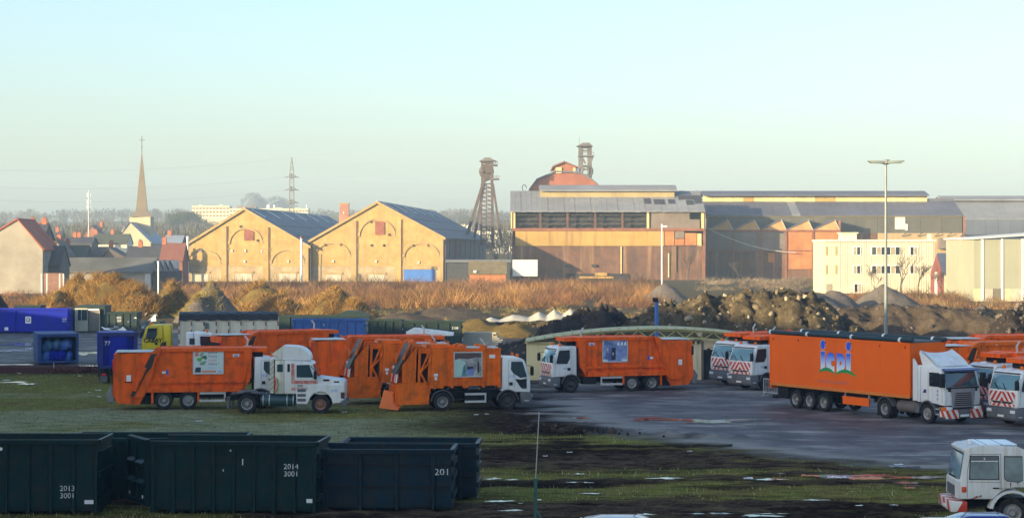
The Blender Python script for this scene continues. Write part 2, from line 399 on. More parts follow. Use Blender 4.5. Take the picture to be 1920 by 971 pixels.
# ------------------------------------------------------------------ far hills, woods
FARSOIL = mat('hill_soil', (.07, .065, .045), .95, .3, .02)
def hills():
    xs = np.arange(-1340, 1341, 8.0); ys = np.arange(1350, 3100, 25.0)
    X, Y = np.meshgrid(xs, ys)
    Z = 12 + sstep(1350, 1950, Y) * (19 + 28 * (fbm(X * .003, Y * .002, 3, 2) - .5))
    # the conical slag hill behind the apartment block
    rr = lambda p: np.sqrt((X - PX(p, 2500)) ** 2 + (Y - 2500) ** 2 * .4)
    Z = np.maximum(Z, 72 * np.exp(-(rr(482) / 34) ** 2) + 7 * (fbm(X * .05, Y * .05, 3, 8) - .5)); Z = np.maximum(Z, 67 * np.exp(-(rr(525) / 48) ** 2) + 7 * (fbm(X * .05, Y * .05, 3, 8) - .5))
    V = np.stack([X, Y, Z - 1], -1).reshape(-1, 3); i = np.arange(len(V)).reshape(X.shape)
    Q = np.stack([i[:-1, :-1], i[:-1, 1:], i[1:, 1:], i[1:, :-1]], -1).reshape(-1, 4)
    me = np_mesh('hills', V, Q); me.shade_smooth(); tag(obj('hills', me, FARSOIL), kind='structure')
hills()
def wood(name, label, n, ylo, yhi, xlo, xhi, zfun, hmin, hmax, cols, per=46):
    vs = []; cs = []
    Y = RNG.uniform(ylo, yhi, n); px = RNG.uniform(xlo, xhi, n); X = (px - 960) * Y / F
    Z = zfun(X, Y); H = RNG.uniform(hmin, hmax, n)
    tc = pal(n, cols, .22)
    # trunks
    b = np.stack([X, Y, Z - 1], 1); v, _ = blades(b, H * .8, H * .06, .03); vs.append(v); cs.append(np.repeat(tc * .6, 3, 0))
    for k in range(per):
        a = RNG.uniform(0, 2 * np.pi, n); r = np.sqrt(RNG.random(n)) * H * .34; zz = H * (.25 + .6 * RNG.random(n) ** .8)
        sh = np.sin(np.clip((zz / H - .15) / .9, 0, 1) * np.pi) ** .6
        b = np.stack([X + np.cos(a) * r * sh, Y + np.sin(a) * r * sh, Z + zz], 1)
        v, _ = blades(b, H * RNG.uniform(.08, .24, n), H * RNG.uniform(.03, .07, n), .35); vs.append(v); cs.append(np.repeat(tc * RNG.uniform(.7, 1.25, (n, 1)), 3, 0))
    v = np.concatenate(vs); c = np.concatenate(cs)
    tag(obj(name, np_mesh(name, v, np.arange(len(v)).reshape(-1, 3), c), vcol_mat('bare_wood')), kind='stuff', label=label)
BARE = [(.085, .065, .048), (.10, .085, .055), (.07, .06, .055), (.06, .065, .04)]
def hz(X, Y): return 12 + sstep(1350, 1950, Y) * (19 + 28 * (fbm(X * .003, Y * .002, 3, 2) - .5)) - 1
wood('wood', 'far bare wood along the hazy ridge behind the village', 1500, 1350, 2000, -60, 985, hz, 7, 14, BARE)
wood('wood', 'bare winter trees in front of the ridge behind the church', 520, 780, 1300, -60, 960, lambda X, Y: sstep(560, 1500, Y) * 12, 8, 17, BARE)
wood('wood', 'dark evergreen clump beside the white apartment block', 60, 1240, 1300, 318, 372, lambda X, Y: sstep(560, 1500, Y) * 12 + 10, 6, 11, [(.03, .045, .02), (.04, .045, .025)], 90)

wood('wood', 'hazy scrub wood on the slag hill behind the pylon', 260, 2440, 2500, 452, 600, lambda X, Y: np.maximum(72 * np.exp(-((X - PX(482, 2500)) / 34) ** 2), 67 * np.exp(-((X - PX(525, 2500)) / 48) ** 2)) - 4, 4, 8, BARE, 30)
def clods():
    ico = MB().lathe([(0, -1), (.9, -.5), (1, .2), (.5, .8), (0, 1)], 'z', (0, 0, 0), 5); iv = np.array(ico.v); tri = []
    for f in ico.f:
        for k in range(1, len(f) - 1): tri.append((f[0], f[k], f[k + 1]))
    tri = np.array(tri); n = 9000; Y = RNG.uniform(66, 106, n); X = RNG.uniform(-12, 26, n)
    yb = np.array([40, 75, 83, 86.4, 91.4, 96.8, 101.7, 109, 120.]); xb = np.array([70, 28, 20, 17, 12.6, 8.6, 5.6, 2.8, 1.6]); bx = np.interp(Y, yb, xb)
    st = fbm(X * .06 + Y * .03, Y * .42, 4, 33); rid = np.abs(Y - (103.5 - .55 * (X - 4))) < 1.6
    k = (X < bx + 1) & (rid & (X > 0) & (X < 12)) & (RNG.random(n) < .8); X, Y, rid = X[k], Y[k], rid[k]; n = len(X)
    S = RNG.gamma(1.5, .028, n) + .025; vs = []
    for x, y, s in zip(X, Y, S): vs.append(iv * s * RNG.uniform(.6, 1.5, 3) * (1 + RNG.normal(0, .2, (len(iv), 1))) + np.array([x, y, .08 + s * .1]))
    T = (tri[None] + (np.arange(n) * len(iv))[:, None, None]).reshape(-1, 3)
    tag(obj('clods', np_mesh('clods', np.concatenate(vs), T, np.repeat(pal(n, [(.03, .023, .02), (.05, .038, .03), (.018, .015, .014), (.08, .062, .05)]), len(iv), 0)), vcol_mat('clods')), kind='stuff', label='dark clods on the churned bank beside the tarmac')
clods()
def bare_tree(px, Y, h, label, z0=0, seed=1, col=(.085, .065, .05)):
    rnd = random.Random(seed); t = thing('bare_tree', label, 'tree', (PX(px, Y), Y, z0))
    trunk = MB(); tw = MB()
    def grow(p, d, L, r, dep):
        q = p + d * L
        (trunk if dep < 2 else tw).bar(p, q, r, 4 if dep < 2 else 3, r * .65)
        if dep >= 6: return
        for k in range(2 if dep > 3 else 3):
            a = rnd.uniform(0, 6.28); s = rnd.uniform(.2, .8)
            dd = (d + Vector((math.cos(a) * s, math.sin(a) * s, rnd.uniform(-.05, .35)))).normalized()
            grow(q, dd, L * rnd.uniform(.55, .95), max(r * .62, .016), dep + 1)
    grow(Vector((0, 0, -.3)), Vector((rnd.uniform(-.05, .05), 0, 1)), h * .27, h * .022, 0)
    trunk.build('trunk', mat('bark', (.07, .058, .05), .9, .3), t); tw.build('crown', mat('twigs', col, .9, .3), t)
for k, (px, Y, h, z0, l) in enumerate([(128, 640, 15, 1, 'large bare tree rising over the village roofs beside the radio mast'), (100, 600, 10, 1, 'small bare tree behind the rooftops near the red roofed house'),
        (930, 600, 12, 0, 'bare tree between the rusty winding tower and the long hall'), (1290, 540, 10, 0, 'bare grey tree against the rusty wall right of the white lamp post'),
        (1690, 385, 9, 0, 'bare birch in front of the cream office windows'), (1722, 380, 8, 0, 'slim bare birch at the right end of the cream office'), (1765, 376, 6, 0, 'low bare tree before the small blue roofed house'),
        (1640, 390, 5, 0, 'low bare sapling by the office beside the tall lamp mast'), (1385, 545, 6, 0, 'scrubby bare tree at the foot of the saw-tooth shed')]):
    bare_tree(px, Y, h, l, z0, k + 3)
# ------------------------------------------------------------------ buildings
def brick_mat():
    t = NT('yellow_brick'); v = t.tc(); n1 = t.noise(v, .35, 6, .7); n2 = t.noise(t.map((.9, .9, 6)), 1.0, 6, .75); n3 = t.noise(t.map((.9, .9, .07)), 1.0, 5, .65)
    c = t.ramp(n1, [(.3, (.33, .215, .085)), (.5, (.45, .305, .12)), (.72, (.54, .39, .17))])
    c = t.mix(t.ramp(n2, [(.4, .0), (.7, .55)]), c, (.28, .19, .09)); c = t.mix(t.ramp(n2, [(.25, .5), (.36, 0.0)]), c, (.62, .47, .24)); c = t.mix(t.ramp(n3, [(.52, 0.0), (.75, .6)]), c, (.22, .155, .08))
    t.set('Base Color', c); t.set('Roughness', .92); t.set('Specular IOR Level', .2); t.bump(n2, .4, .1); MATS['yellow_brick'] = t.m; return t.m
BRICK = brick_mat()
BRICKT = mat('brick_trim', (.36, .26, .12), .9, .18, .4, streak=((.22, .17, .1), .5, .7))
SLATE = mat('grey_corrugated_roof', (.12, .135, .16), .7, .22, .15, streak=((.08, .09, .11), .5, .5))
LIGHTS = mat('skylight_sheet', (.50, .52, .52), .5, .2)
RUSTR = mat('rust_red_shutter', (.22, .075, .05), .8, .25, 1)
DOORG = mat('pale_door', (.42, .40, .33), .7, .2, .5); DOORBL = mat('blue_door', (.05, .17, .52), .5, .1, .6)
RUSTW = mat('rust_brown_cladding', (.14, .07, .04), .85, .35, .12, streak=((.34, .21, .12), .85, .6), dirt=((.055, .035, .03), .5, .25))
PIPE = mat('dark_downpipe', (.05, .045, .04), .7, .2)
GALV = mat('pale_galvanised', (.55, .56, .54), .5, .1, 1); 

def warehouse(name, label, pxl, pxr, pxa, ya, yl, yr, Y, rz, depth, piers, shutter, doors, vents):
    X0 = PX(pxl, Y); lx = lambda px: PX(px, Y) - X0; lz = lambda py: PZ(py, Y)
    t = thing(name, label, 'warehouse', (X0, Y, 0), rz)
    wd = lx(pxr); ax = lx(pxa); za, zl, zr = lz(ya), lz(yl), lz(yr)
    MB().prism([(0, 0), (wd, 0), (wd, zr), (ax, za), (0, zl)], 0, .7).build('front_wall', BRICK, t)
    MB().prism([(0, 0), (wd, 0), (wd, zr), (ax, za), (0, zl)], depth - .7, depth).build('rear_wall', BRICK, t)
    cb = mat('side_wall_sheet', (.17, .18, .19), .8, .2, .2, streak=((.1, .1, .1), .5, .5))
    MB().box(wd - .5, wd - .003, .703, depth - .703, 0, zr - .05).build('side_wall', cb, t); MB().box(.003, .5, .703, depth - .703, 0, zl - .05).build('side_wall', cb, t)
    for k in range(1, 9):
        y = depth * k / 9; MB().box(wd - .003, wd + .12, y - .15, y + .15, 0, zr - .2).build('side_post', PIPE, t)
    for sgn, (xa, za_, xb, zb) in (('l', (-.6, zl - .35, ax, za)), ('r', (ax, za, wd + .6, zr - .3))):
        sl = MB().prism([(xa, za_ + .05), (xb, zb + .05), (xb, zb + .4), (xa, za_ + .4)], -.35, depth + .3).build('roof', SLATE, t)
        # parapet verge along the gable
        MB().prism([(xa, za_ - .15), (xb, zb - .15), (xb, zb + .55), (xa, za_ + .55)], -.55, -.353).build('verge', BRICKT, t)
        if sgn == 'r':
            sx = (xb - xa); szz = (zb - za_)
            for k in range(6):
                y0 = 6 + k * (depth - 10) / 6
                f0, f1 = .04, .24
                MB().prism([(xa + sx * f0, za_ + szz * f0 + .36), (xa + sx * f1, za_ + szz * f1 + .36), (xa + sx * f1, za_ + szz * f1 + .62), (xa + sx * f0, za_ + szz * f0 + .62)], y0, y0 + 2.2).build('skylight', LIGHTS, t)
            for f in (.45, .72):
                MB().prism([(xa + sx * f, za_ + szz * f + .38), (xa + sx * f + .3, za_ + szz * (f + .3 / sx) + .38), (xa + sx * f + .3, za_ + szz * (f + .3 / sx) + .45), (xa + sx * f, za_ + szz * f + .45)], 0, depth).build('roof_seam', PIPE, t)
    MB().box(ax - .25, ax + .25, -.2, depth, za + .3, za + .6).build('ridge_cap', LIGHTS, t)
    # corner and middle piers
    edges = [0.0] + [lx(p) for p in piers] + [wd]
    for k, x in enumerate(edges):
        x0 = max(0, x - .9); x1 = min(wd, x + .9)
        zt = (zl + (za - zl) * (x / ax)) if x < ax else (zr + (za - zr) * ((wd - x) / (wd - ax)))
        top = zt - .5 - (0 if k in (0, len(edges) - 1) else .7)
        if k in (0, len(edges) - 1): top = min(zl, zr) - .7
        pr = MB().box(x0, x1, -.16, -.003, 0, top).build('pier', BRICKT if k % 2 else BRICK, t)
        if 0 < k < len(edges) - 1: MB().box(x - 1.15, x + 1.15, -.22, -.162, top * .58, top * .58 + .35).build('pier_band', BRICKT, pr)
        MB().bar((x + .6, -.25, 0), (x + .6, -.25, top), .09, 6).build('downpipe', RUSTW, t)
    # blind arches
    for k in range(3):
        a, b = edges[k] + .9, edges[k + 1] - .9; c = (a + b) / 2; r = (b - a) / 2
        spring = min(zl, zr) - r * .75 - .4 if k != 1 else (zl + zr) / 2 + 1.0
        m = MB(); N = 18
        for j in range(N):
            q0, q1 = math.pi * j / N, math.pi * (j + 1) / N
            ry = r * (.95 if k == 1 else .8)
            po = [(c + math.cos(q) * rr, spring + math.sin(q) * ry * rr / r) for q, rr in ((q0, r), (q1, r), (q1, r - .55), (q0, r - .55))]
            m.prism(po, -.25, -.003)
        m.build('arch', BRICKT, t)
    MB().box(.2, wd - .2, -.12, -.003, 3.9, 4.2).build('string_course', BRICKT, t); MB().box(.05, wd - .05, -.06, -.002, 0, 3.9).build('dado', mat('grey_washed_brick', (.36, .28, .17), .9, .2, .3, dirt=((.5, .42, .28), .4, .3), streak=((.2, .15, .1), .6, .8)), t)
    p0, p1, q0, q1 = shutter
    MB().box(lx(p0), lx(p1), -.2, -.003, lz(q1), lz(q0)).build('shutter', RUSTR, t)
    for p0, p1, q0, m in doors:
        d = MB().box(lx(p0), lx(p1), -.18, -.003, 0, lz(q0)).build('door', m, t)
        MB().box(lx(p0) - .4, lx(p1) + .4, -.3, -.003, lz(q0), lz(q0) + .45).build('lintel', BRICKT, d)
        if m is DOORBL:
            for j in range(3): MB().box(lx(p0), lx(p1), -.22, -.183, .8 + j * .9, .86 + j * .9).build('door_rib', INKB, d)
    for p, q in vents:
        MB().box(lx(p) - .22, lx(p) + .22, -.3, -.003, lz(q) - .3, lz(q) + .3).build('wall_lamp', PIPE if q < 470 else GALV, t)
    return t
warehouse('brick_warehouse', 'yellow brick gabled warehouse left of the other, nearer the church', 340, 580, 459, 393, 466, 463, 531, -R(3.2), 150, (422, 501), (459, 477, 430, 451),
          [(362, 392, 512, DOORG), (443, 474, 512, DOORG), (525, 557, 512, DOORG)], [(436, 470), (461, 470), (492, 471), (378, 470), (460, 490), (542, 490), (376, 490), (452, 425), (484, 451)])
warehouse('brick_warehouse', 'taller yellow brick gabled warehouse with the bright blue roller door', 581, 832, 708, 381, 453, 447, 531, -R(3.2), 165, (665, 749), (704, 722, 415, 440),
          [(612, 640, 514, DOORG), (690, 722, 514, DOORG), (758, 816, 505, DOORBL)], [(696, 416), (730, 440), (720, 460), (697, 460), (625, 490), (706, 490), (786, 492), (610, 459), (640, 459), (776, 460), (804, 460)])

# --- the long steel halls
OCHRE = mat('ochre_cladding', (.42, .27, .075), .8, .2, .15, streak=((.17, .09, .04), .85, .8), dirt=((.3, .2, .09), .4, .3))
OCHRE2 = mat('pale_ochre_cladding', (.62, .53, .26), .8, .15, .15, streak=((.35, .28, .14), .5, .6))
STEELR = mat('hall_roof_sheet', (.21, .22, .24), .7, .2, .1, streak=((.13, .13, .14), .6, .8), dirt=((.26, .24, .2), .3, .25))
STEELR2 = mat('hall_roof_dark', (.10, .105, .14), .7, .25, .08, streak=((.07, .07, .09), .5, .5))
DARKIN = mat('hall_interior_shade', (.025, .026, .03), .9, .3)  # near-black colour stands in for the shade inside openings
RUSTC = mat('rust_column', (.22, .085, .05), .8, .3, .6)
PANELO = mat('orange_rust_panel', (.44, .17, .055), .85, .3, .25, streak=((.20, .08, .04), .6, .5))
PANELG = mat('grey_brown_panel', (.17, .14, .12), .85, .25, .2, streak=((.10, .08, .07), .5, .6))
HOLE = mat('roof_hole_dark', (.03, .032, .045), .9, .2)

def hall1():
    Y = 556.0; s = F / Y; X0 = PX(960, Y); lx = lambda p: PX(p, Y) - X0; lz = lambda p: PZ(p, Y); W = lx(1322)
    t = thing('industrial_hall', 'derelict steel hall with open window band and ochre strip, beside the warehouses', 'hall', (X0, Y, 0))
    zA, zB, zC, zD, zE = lz(461), lz(433), lz(430), lz(397), lz(357); D = 34
    n = 11
    for k in range(n):      # lower wall in separate sheets
        a, b = W * k / n, W * (k + 1) / n
        MB().box(a + .015, b - .015, -.12 + .02 * (k % 3), .3, 0, zA).build('wall_panel', RUSTW, t)
    for k in range(9):
        a = lx(966) + (lx(1245) - lx(966)) * k / 9; b = lx(966) + (lx(1245) - lx(966)) * (k + 1) / 9
        MB().box(a + .01, b - .01, -.35, .3, zA + .003, zB).build('ochre_panel', OCHRE, t)
    for a, b, q0, q1, m in ((1246, 1264, 433, 460, PANELO), (1265, 1283, 433, 447, PANELG), (1265, 1283, 448, 460, PANELO), (1284, 1306, 437, 460, PANELO), (1307, 1315, 438, 461, OCHRE2)):
        MB().box(lx(a) + .05, lx(b), -.2, .3, lz(q1) + .02, lz(q0)).build('patched_panel', m, t)
    MB().box(0, W, -.6, .2, zB + .003, zC + .3).build('crane_beam', RUSTC, t)
    MB().box(0, W, 2.5, 2.8, zC, zD).build('dark_backing', DARKIN, t)  # dark sheet put in for the shade behind the open band
    cols = [962, 1013, 1064, 1116, 1167, 1215, 1319]
    for k, p in enumerate(cols):
        MB().box(lx(p) - (.32 if 0 < k < 6 else .6), lx(p) + (.32 if 0 < k < 6 else .6), .1, .5, zC + .303, zD).build('column', mat('dark_rust_column', (.10, .05, .036), .8, .3, .6) if 0 < k < 5 else OCHRE2, t)
    for k in range(5):
        a, b = lx(cols[k]) + .6, lx(cols[k + 1]) - .6
        for j in range(3):
            z = zC + .7 + (zD - zC - .7) * (j + .6) / 3.4
            MB().box(a, b, .6, .85, z, z + .2).build('window_rail', mat('dark_rail', (.06, .05, .045), .8, .3), t)
        MB().bar((a, .55, zC + .5), (b, .55, zD - 1.2 - k % 2), .09).build('brace', mat('dark_rail', (.06, .05, .045)), t)
    MB().box(lx(1221), lx(1293), -.1, .3, zC + .32, zD - .3).build('blind_panel', PANELG, t); MB().box(lx(1293), lx(1312), -.1, .3, zC + .32, zD - 2.1).build('blind_panel', PANELG, t)
    # roof in strips, with missing sheets
    sl = [(-.9, zD), (15, zE)]
    nst = 36
    for k in range(nst):
        a, b = -.5 + (W + .5) * k / nst, -.5 + (W + .5) * (k + 1) / nst
        dz = .04 * math.sin(k * 2.4)
        MB().prism([(sl[0][0], zD - .1 + dz), (sl[1][0], zE + dz), (sl[1][0], zE + .25 + dz), (sl[0][0], zD + .15 + dz)], a + .015, b - .015, 'x').build('roof_sheet', STEELR, t)
    for a, b, f0, f1 in ((1211, 1222, .35, .6), (1229, 1248, .32, .55), (1256, 1268, .35, .55), (1277, 1320, .55, .75), (1290, 1303, .3, .5), (1306, 1319, .35, .55)):
        y0, y1 = sl[0][0] + 15.9 * f0, sl[0][0] + 15.9 * f1; z0, z1 = zD + (zE - zD) * f0, zD + (zE - zD) * f1
        MB().prism([(y0, z0 + .18), (y1, z1 + .18), (y1, z1 + .36), (y0, z0 + .36)], lx(a), lx(b), 'x').build('dark_roof_patch', HOLE, t)
    MB().prism([(15, zE), (D, zE - 6), (D, zE - 6.3), (15, zE - .3)], 0, W, 'x').build('rear_roof', STEELR2, t)
    MB().prism([(0, 0), (D, 0), (D, zE - 6.4), (15, zE - .4), (0, zD - .2)], 0, .3, 'x').build('gable_wall', RUSTW, t)
    MB().prism([(0, 0), (D, 0), (D, zE - 6.4), (15, zE - .4), (0, zD - .2)], W - .3, W - .003, 'x').build('gable_wall', RUSTW, t)
    MB().box(.3, W - .3, D - .3, D - .003, 0, zE - 6.5).build('rear_wall', RUSTW, t)
    # roof monitor
    MB().box(lx(1014), lx(1270), 10, 20, lz(367) - .5, lz(356)).build('monitor_wall', mat('monitor_ochre', (.33, .27, .14), .85, .2, .2, streak=((.18, .13, .08), .5, .5)), t)
    MB().prism([(9, lz(357)), (15, lz(346)), (21, lz(357)), (21, lz(357) + .3), (15, lz(346) + .3), (9, lz(357) + .3)], lx(1012), lx(1275), 'x').build('monitor_roof', STEELR, t)
    # feet: low openings, lamps, pipes
    MB().box(lx(1062), lx(1178), -.5, -.13, 0, lz(513)).build('low_opening', DARKIN, t)
    MB().box(lx(1086), lx(1150), -.9, -.52, lz(522), lz(518)).build('yellow_rail', OCHRE, t); MB().box(lx(1115), lx(1138), -.9, -.6, lz(517), lz(511)).build('yellow_panel', OCHRE, t)
    for p, q in ((1064, 498), (1113, 498)): MB().box(lx(p) - .6, lx(p) + .6, -.8, -.13, lz(q) - .3, lz(q) + .4).build('wall_lamp', PIPE, t)
    for p, q0, q1 in ((1165, 462, 515), (1254, 475, 520), (1268, 462, 510)): MB().bar((lx(p), -.3, lz(q1)), (lx(p), -.3, lz(q0)), .2, 5).build('drainpipe', OCHRE2 if p < 1260 else PIPE, t)
    MB().box(lx(1318), lx(1322), -.5, -.13, 0, zA + 4).build('corner_post', RUSTC, t)
hall1()

def hall2():
    Y = 580.0; X0 = PX(1324, Y); lx = lambda p: PX(p, Y) - X0; lz = lambda p: PZ(p, Y); W = lx(1806)
    t = thing('industrial_hall', 'long grey roofed hall with cream clerestory strip behind the saw-tooth shed', 'hall', (X0, Y, 0))
    zE, zT = lz(405), lz(377); D = 40
    n = 30
    for k in range(n):
        a, b = W * k / n, W * (k + 1) / n
        MB().prism([(-.8, zE), (12, zT), (12, zT + .25), (-.8, zE + .25)], a + .02, b - .02, 'x').build('roof_sheet', STEELR if k == 10 else STEELR2, t)
    for k in range(22):
        a = lx(1325) + (lx(1754) - lx(1325)) * k / 22; b = lx(1325) + (lx(1754) - lx(1325)) * (k + 1) / 22
        MB().box(a + .03, b - .03, 11.5 + .05 * (k % 2), 12, zT - .6, lz(365)).build('clerestory_panel', OCHRE2 if k not in (4, 11, 12) else OCHRE, t)
    MB().prism([(10, lz(366)), (17, lz(357)), (25, lz(366)), (25, lz(366) + .3), (17, lz(357) + .3), (10, lz(366) + .3)], 0, lx(1756), 'x').build('monitor_roof', STEELR2, t)
    MB().prism([(12, zT + 1), (30, zE), (30, zE - .3), (12, zT)], 0, W, 'x').build('rear_roof', STEELR2, t)
    DW = mat('dark_upper_wall', (.085, .085, .075), .85, .25, .15, streak=((.13, .12, .09), .5, .4))
    nb = 12
    for k in range(nb):
        a, b = W * k / nb, W * (k + 1) / nb
        MB().box(a + .03, b - .03, 0, .4, lz(437), zE + .1).build('upper_wall_panel', DW, t)
    MB().box(lx(1678), lx(1697), -.2, -.01, lz(430), lz(407)).build('pale_patch', GALV, t); MB().box(lx(1697), lx(1702), -.2, -.01, lz(432), lz(420)).build('pale_patch', GALV, t)
    MB().box(0, W, -.3, -.003, zE - .2, zE + .15).build('gutter', OCHRE2, t)
    TANW = mat('tan_wall', (.38, .28, .15), .85, .2, .2, streak=((.22, .15, .08), .5, .5))
    for k in range(nb):
        a, b = W * k / nb, W * (k + 1) / nb
        MB().box(a + .03, b - .03, .05, .4, 0, lz(437) - .02).build('wall_panel', TANW if k > 7 else RUSTW, t)
    for p in (1690, 1720, 1752, 1775, 1800): MB().bar((lx(p), -.3, lz(443)), (lx(p) + 1.2, -1.2, lz(437)), .15).build('bracket', PIPE, t)
    MB().box(lx(1758), lx(1780), -2.5, -.1, lz(466), lz(446)).build('rusty_hoist_house', PANELG, t)
    MB().prism([(0, 0), (30, 0), (30, zE - .4), (12, zT - .2), (0, zE)], W - .3, W - .003, 'x').build('gable_wall', RUSTW, t)
    MB().box(W - .002, W + .5, -.5, 0, 0, zE).build('corner_post', RUSTC, t)
hall2()

def sawtooth():
    Y = 573.0; X0 = PX(1326, Y); lx = lambda p: PX(p, Y) - X0; lz = lambda p: PZ(p, Y)
    t = thing('sawtooth_shed', 'rusty shed with saw-tooth roof in front of the long grey hall', 'shed', (X0, Y, 0))
    xs = [1326, 1375, 1425, 1474, 1524, 1574]; pk = [1372, 1422, 1473, 1523, 1573]
    SAW = mat('saw_tooth_gable', (.46, .27, .11), .85, .2, .2, streak=((.22, .12, .06), .5, .5))
    for k in range(5):
        a, b, p = lx(xs[k]), lx(xs[k + 1]), lx(pk[k] - 8)
        MB().prism([(a, lz(432)), (b, lz(432)), (p, lz(413))], -.1, .3).build('tooth_gable', SAW, t)
        MB().prism([(a, lz(432)), (p, lz(413)), (p, lz(413) + .3), (a, lz(432) + .3)], -.3, 6.5).build('tooth_roof', STEELR2, t)
        MB().prism([(p, lz(413)), (b, lz(432)), (b, lz(432) + .3), (p, lz(413) + .3)], -.3, 6.5).build('tooth_glazing', LIGHTS, t)
        for j in range(3):
            z0 = [0, lz(505), lz(470)][j]; z1 = [lz(505), lz(470), lz(434)][j]
            m = [RUSTW, PANELO, PANELO][j] if k >= 3 else [RUSTW, RUSTW, PANELG][j]  # orange right bays, darker left bays: the hall's shadow put into the colour
            if k == 4 and j == 1: m = RUSTW
            MB().box(a + .3, b - .3, .02 * j, .3, z0 + .05, z1 - .05).build('wall_panel', m, t)
        MB().box(a - .28, a + .28, -.25, .2, 0, lz(432)).build('column', RUSTC, t)
    MB().box(lx(1574) - .3, lx(1574) + .3, -.25, .2, 0, lz(413)).build('column', RUSTC, t)
    MB().box(0, lx(1574), -.35, -.26, lz(434), lz(431)).build('eave_beam', RUSTC, t); MB().box(0, lx(1574), -.3, -.26, lz(471), lz(469)).build('rail', RUSTC, t)
    MB().box(lx(1440), lx(1452), -.3, -.05, lz(492), lz(474)).build('bright_hatch', PANELO, t); MB().box(lx(1524), lx(1544), -.3, -.05, lz(470), lz(462)).build('opening', DARKIN, t)
    MB().box(.2, lx(1574), 6, 6.4, 0, lz(432)).build('rear_wall', RUSTW, t)
    pts = [(lx(1326 + 165 * u), -1.5, lz(428 + 45 * (1 - (1 - u) ** 1.9))) for u in np.linspace(0, 1, 12)]
    MB().path(pts, .1, 4).build('slack_cable', GALV, t)
sawtooth()

def hall3():
    Y = 640.0; X0 = PX(1803, Y); lx = lambda p: PX(p, Y) - X0; lz = lambda p: PZ(p, Y); W = lx(2080)
    t = thing('industrial_hall', 'bluish shaded hall at the right edge behind the green shed', 'hall', (X0, Y, 0))
    for k in range(12):
        a, b = W * k / 12, W * (k + 1) / 12
        MB().prism([(0, lz(412)), (14, lz(376)), (14, lz(376) + .3), (0, lz(412) + .3)], a + .02, b - .02, 'x').build('roof_sheet', STEELR, t)
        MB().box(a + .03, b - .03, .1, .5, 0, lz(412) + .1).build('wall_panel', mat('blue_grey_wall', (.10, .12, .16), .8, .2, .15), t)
    MB().prism([(12, lz(375)), (18, lz(367)), (24, lz(375)), (24, lz(375) + .4), (18, lz(367) + .4), (12, lz(375) + .4)], -4, W, 'x').build('ridge_roof', STEELR, t)
    MB().prism([(14, lz(376)), (30, lz(405)), (30, lz(405) - .4), (14, lz(376) - .4)], 0, W, 'x').build('rear_roof', STEELR2, t)
    MB().box(0, W, 29.5, 30, 0, lz(406)).build('rear_wall', RUSTW, t)
hall3()

def gambrel():
    Y = 650.0; X0 = PX(1054, Y); lx = lambda p: PX(p, Y) - X0; lz = lambda p: PZ(p, Y)
    t = thing('winding_house', 'tall rust red gambrel roofed building rising behind the derelict hall', 'building', (X0, Y, 0))
    RB = mat('rust_red_wall', (.27, .09, .05), .85, .22, .12, streak=((.16, .06, .04), .5, .4), dirt=((.38, .2, .1), .25, .25))
    body = [(lx(984), 0), (lx(1124), 0), (lx(1126), lz(362)), (lx(1122), lz(348)), (lx(1111), lz(339)), (lx(1086), lz(325)), (lx(1042), lz(323)), (lx(1006), lz(338)), (lx(992), lz(357)), (lx(984), lz(380))]
    MB().prism(body, 0, .6).build('front_wall', RB, t); MB().prism(body, 39, 39.6).build('rear_wall', RB, t)
    rp = [(lx(984), lz(380)), (lx(992), lz(357)), (lx(1006), lz(338)), (lx(1042), lz(323)), (lx(1086), lz(325)), (lx(1111), lz(339)), (lx(1122), lz(348)), (lx(1126), lz(362))]
    for a, b in zip(rp[:-1], rp[1:]): MB().prism([a, b, (b[0], b[1] + .5), (a[0], a[1] + .5)], -.6, 40).build('roof', STEELR2, t)
    top = [(lx(1041), lz(324)), (lx(1079), lz(324)), (lx(1079), lz(313)), (lx(1058), lz(306)), (lx(1041), lz(313))]
    MB().prism(top, -.1, 38).build('lantern', RB, t)
    for a, b in (((lx(1036), lz(314)), (lx(1058), lz(305))), ((lx(1058), lz(305)), (lx(1085), lz(316)))):
        MB().prism([a, b, (b[0], b[1] + .5), (a[0], a[1] + .5)], -.8, 39).build('lantern_roof', mat('rust_roof', (.17, .075, .05), .85, .2), t)
    MB().box(lx(1042), lx(1053), -.5, -.11, lz(325), lz(314)).build('yellow_louvre', OCHRE2, t); MB().box(lx(1075), lx(1079), -.5, -.11, lz(325), lz(315)).build('yellow_louvre', OCHRE2, t)
    MB().box(lx(1079) + .01, lx(1086), -.3, 30, lz(326), lz(316)).build('blue_louvre', mat('blue_louvre', (.12, .17, .26), .6, .2), t)
    MB().path([(lx(985 + 4 * math.cos(a) - 2), -1, lz(353) + 1.1 * math.sin(a)) for a in np.linspace(0, 5.5, 10)], .15, 4).build('pipe_loop', PIPE, t)
gambrel()

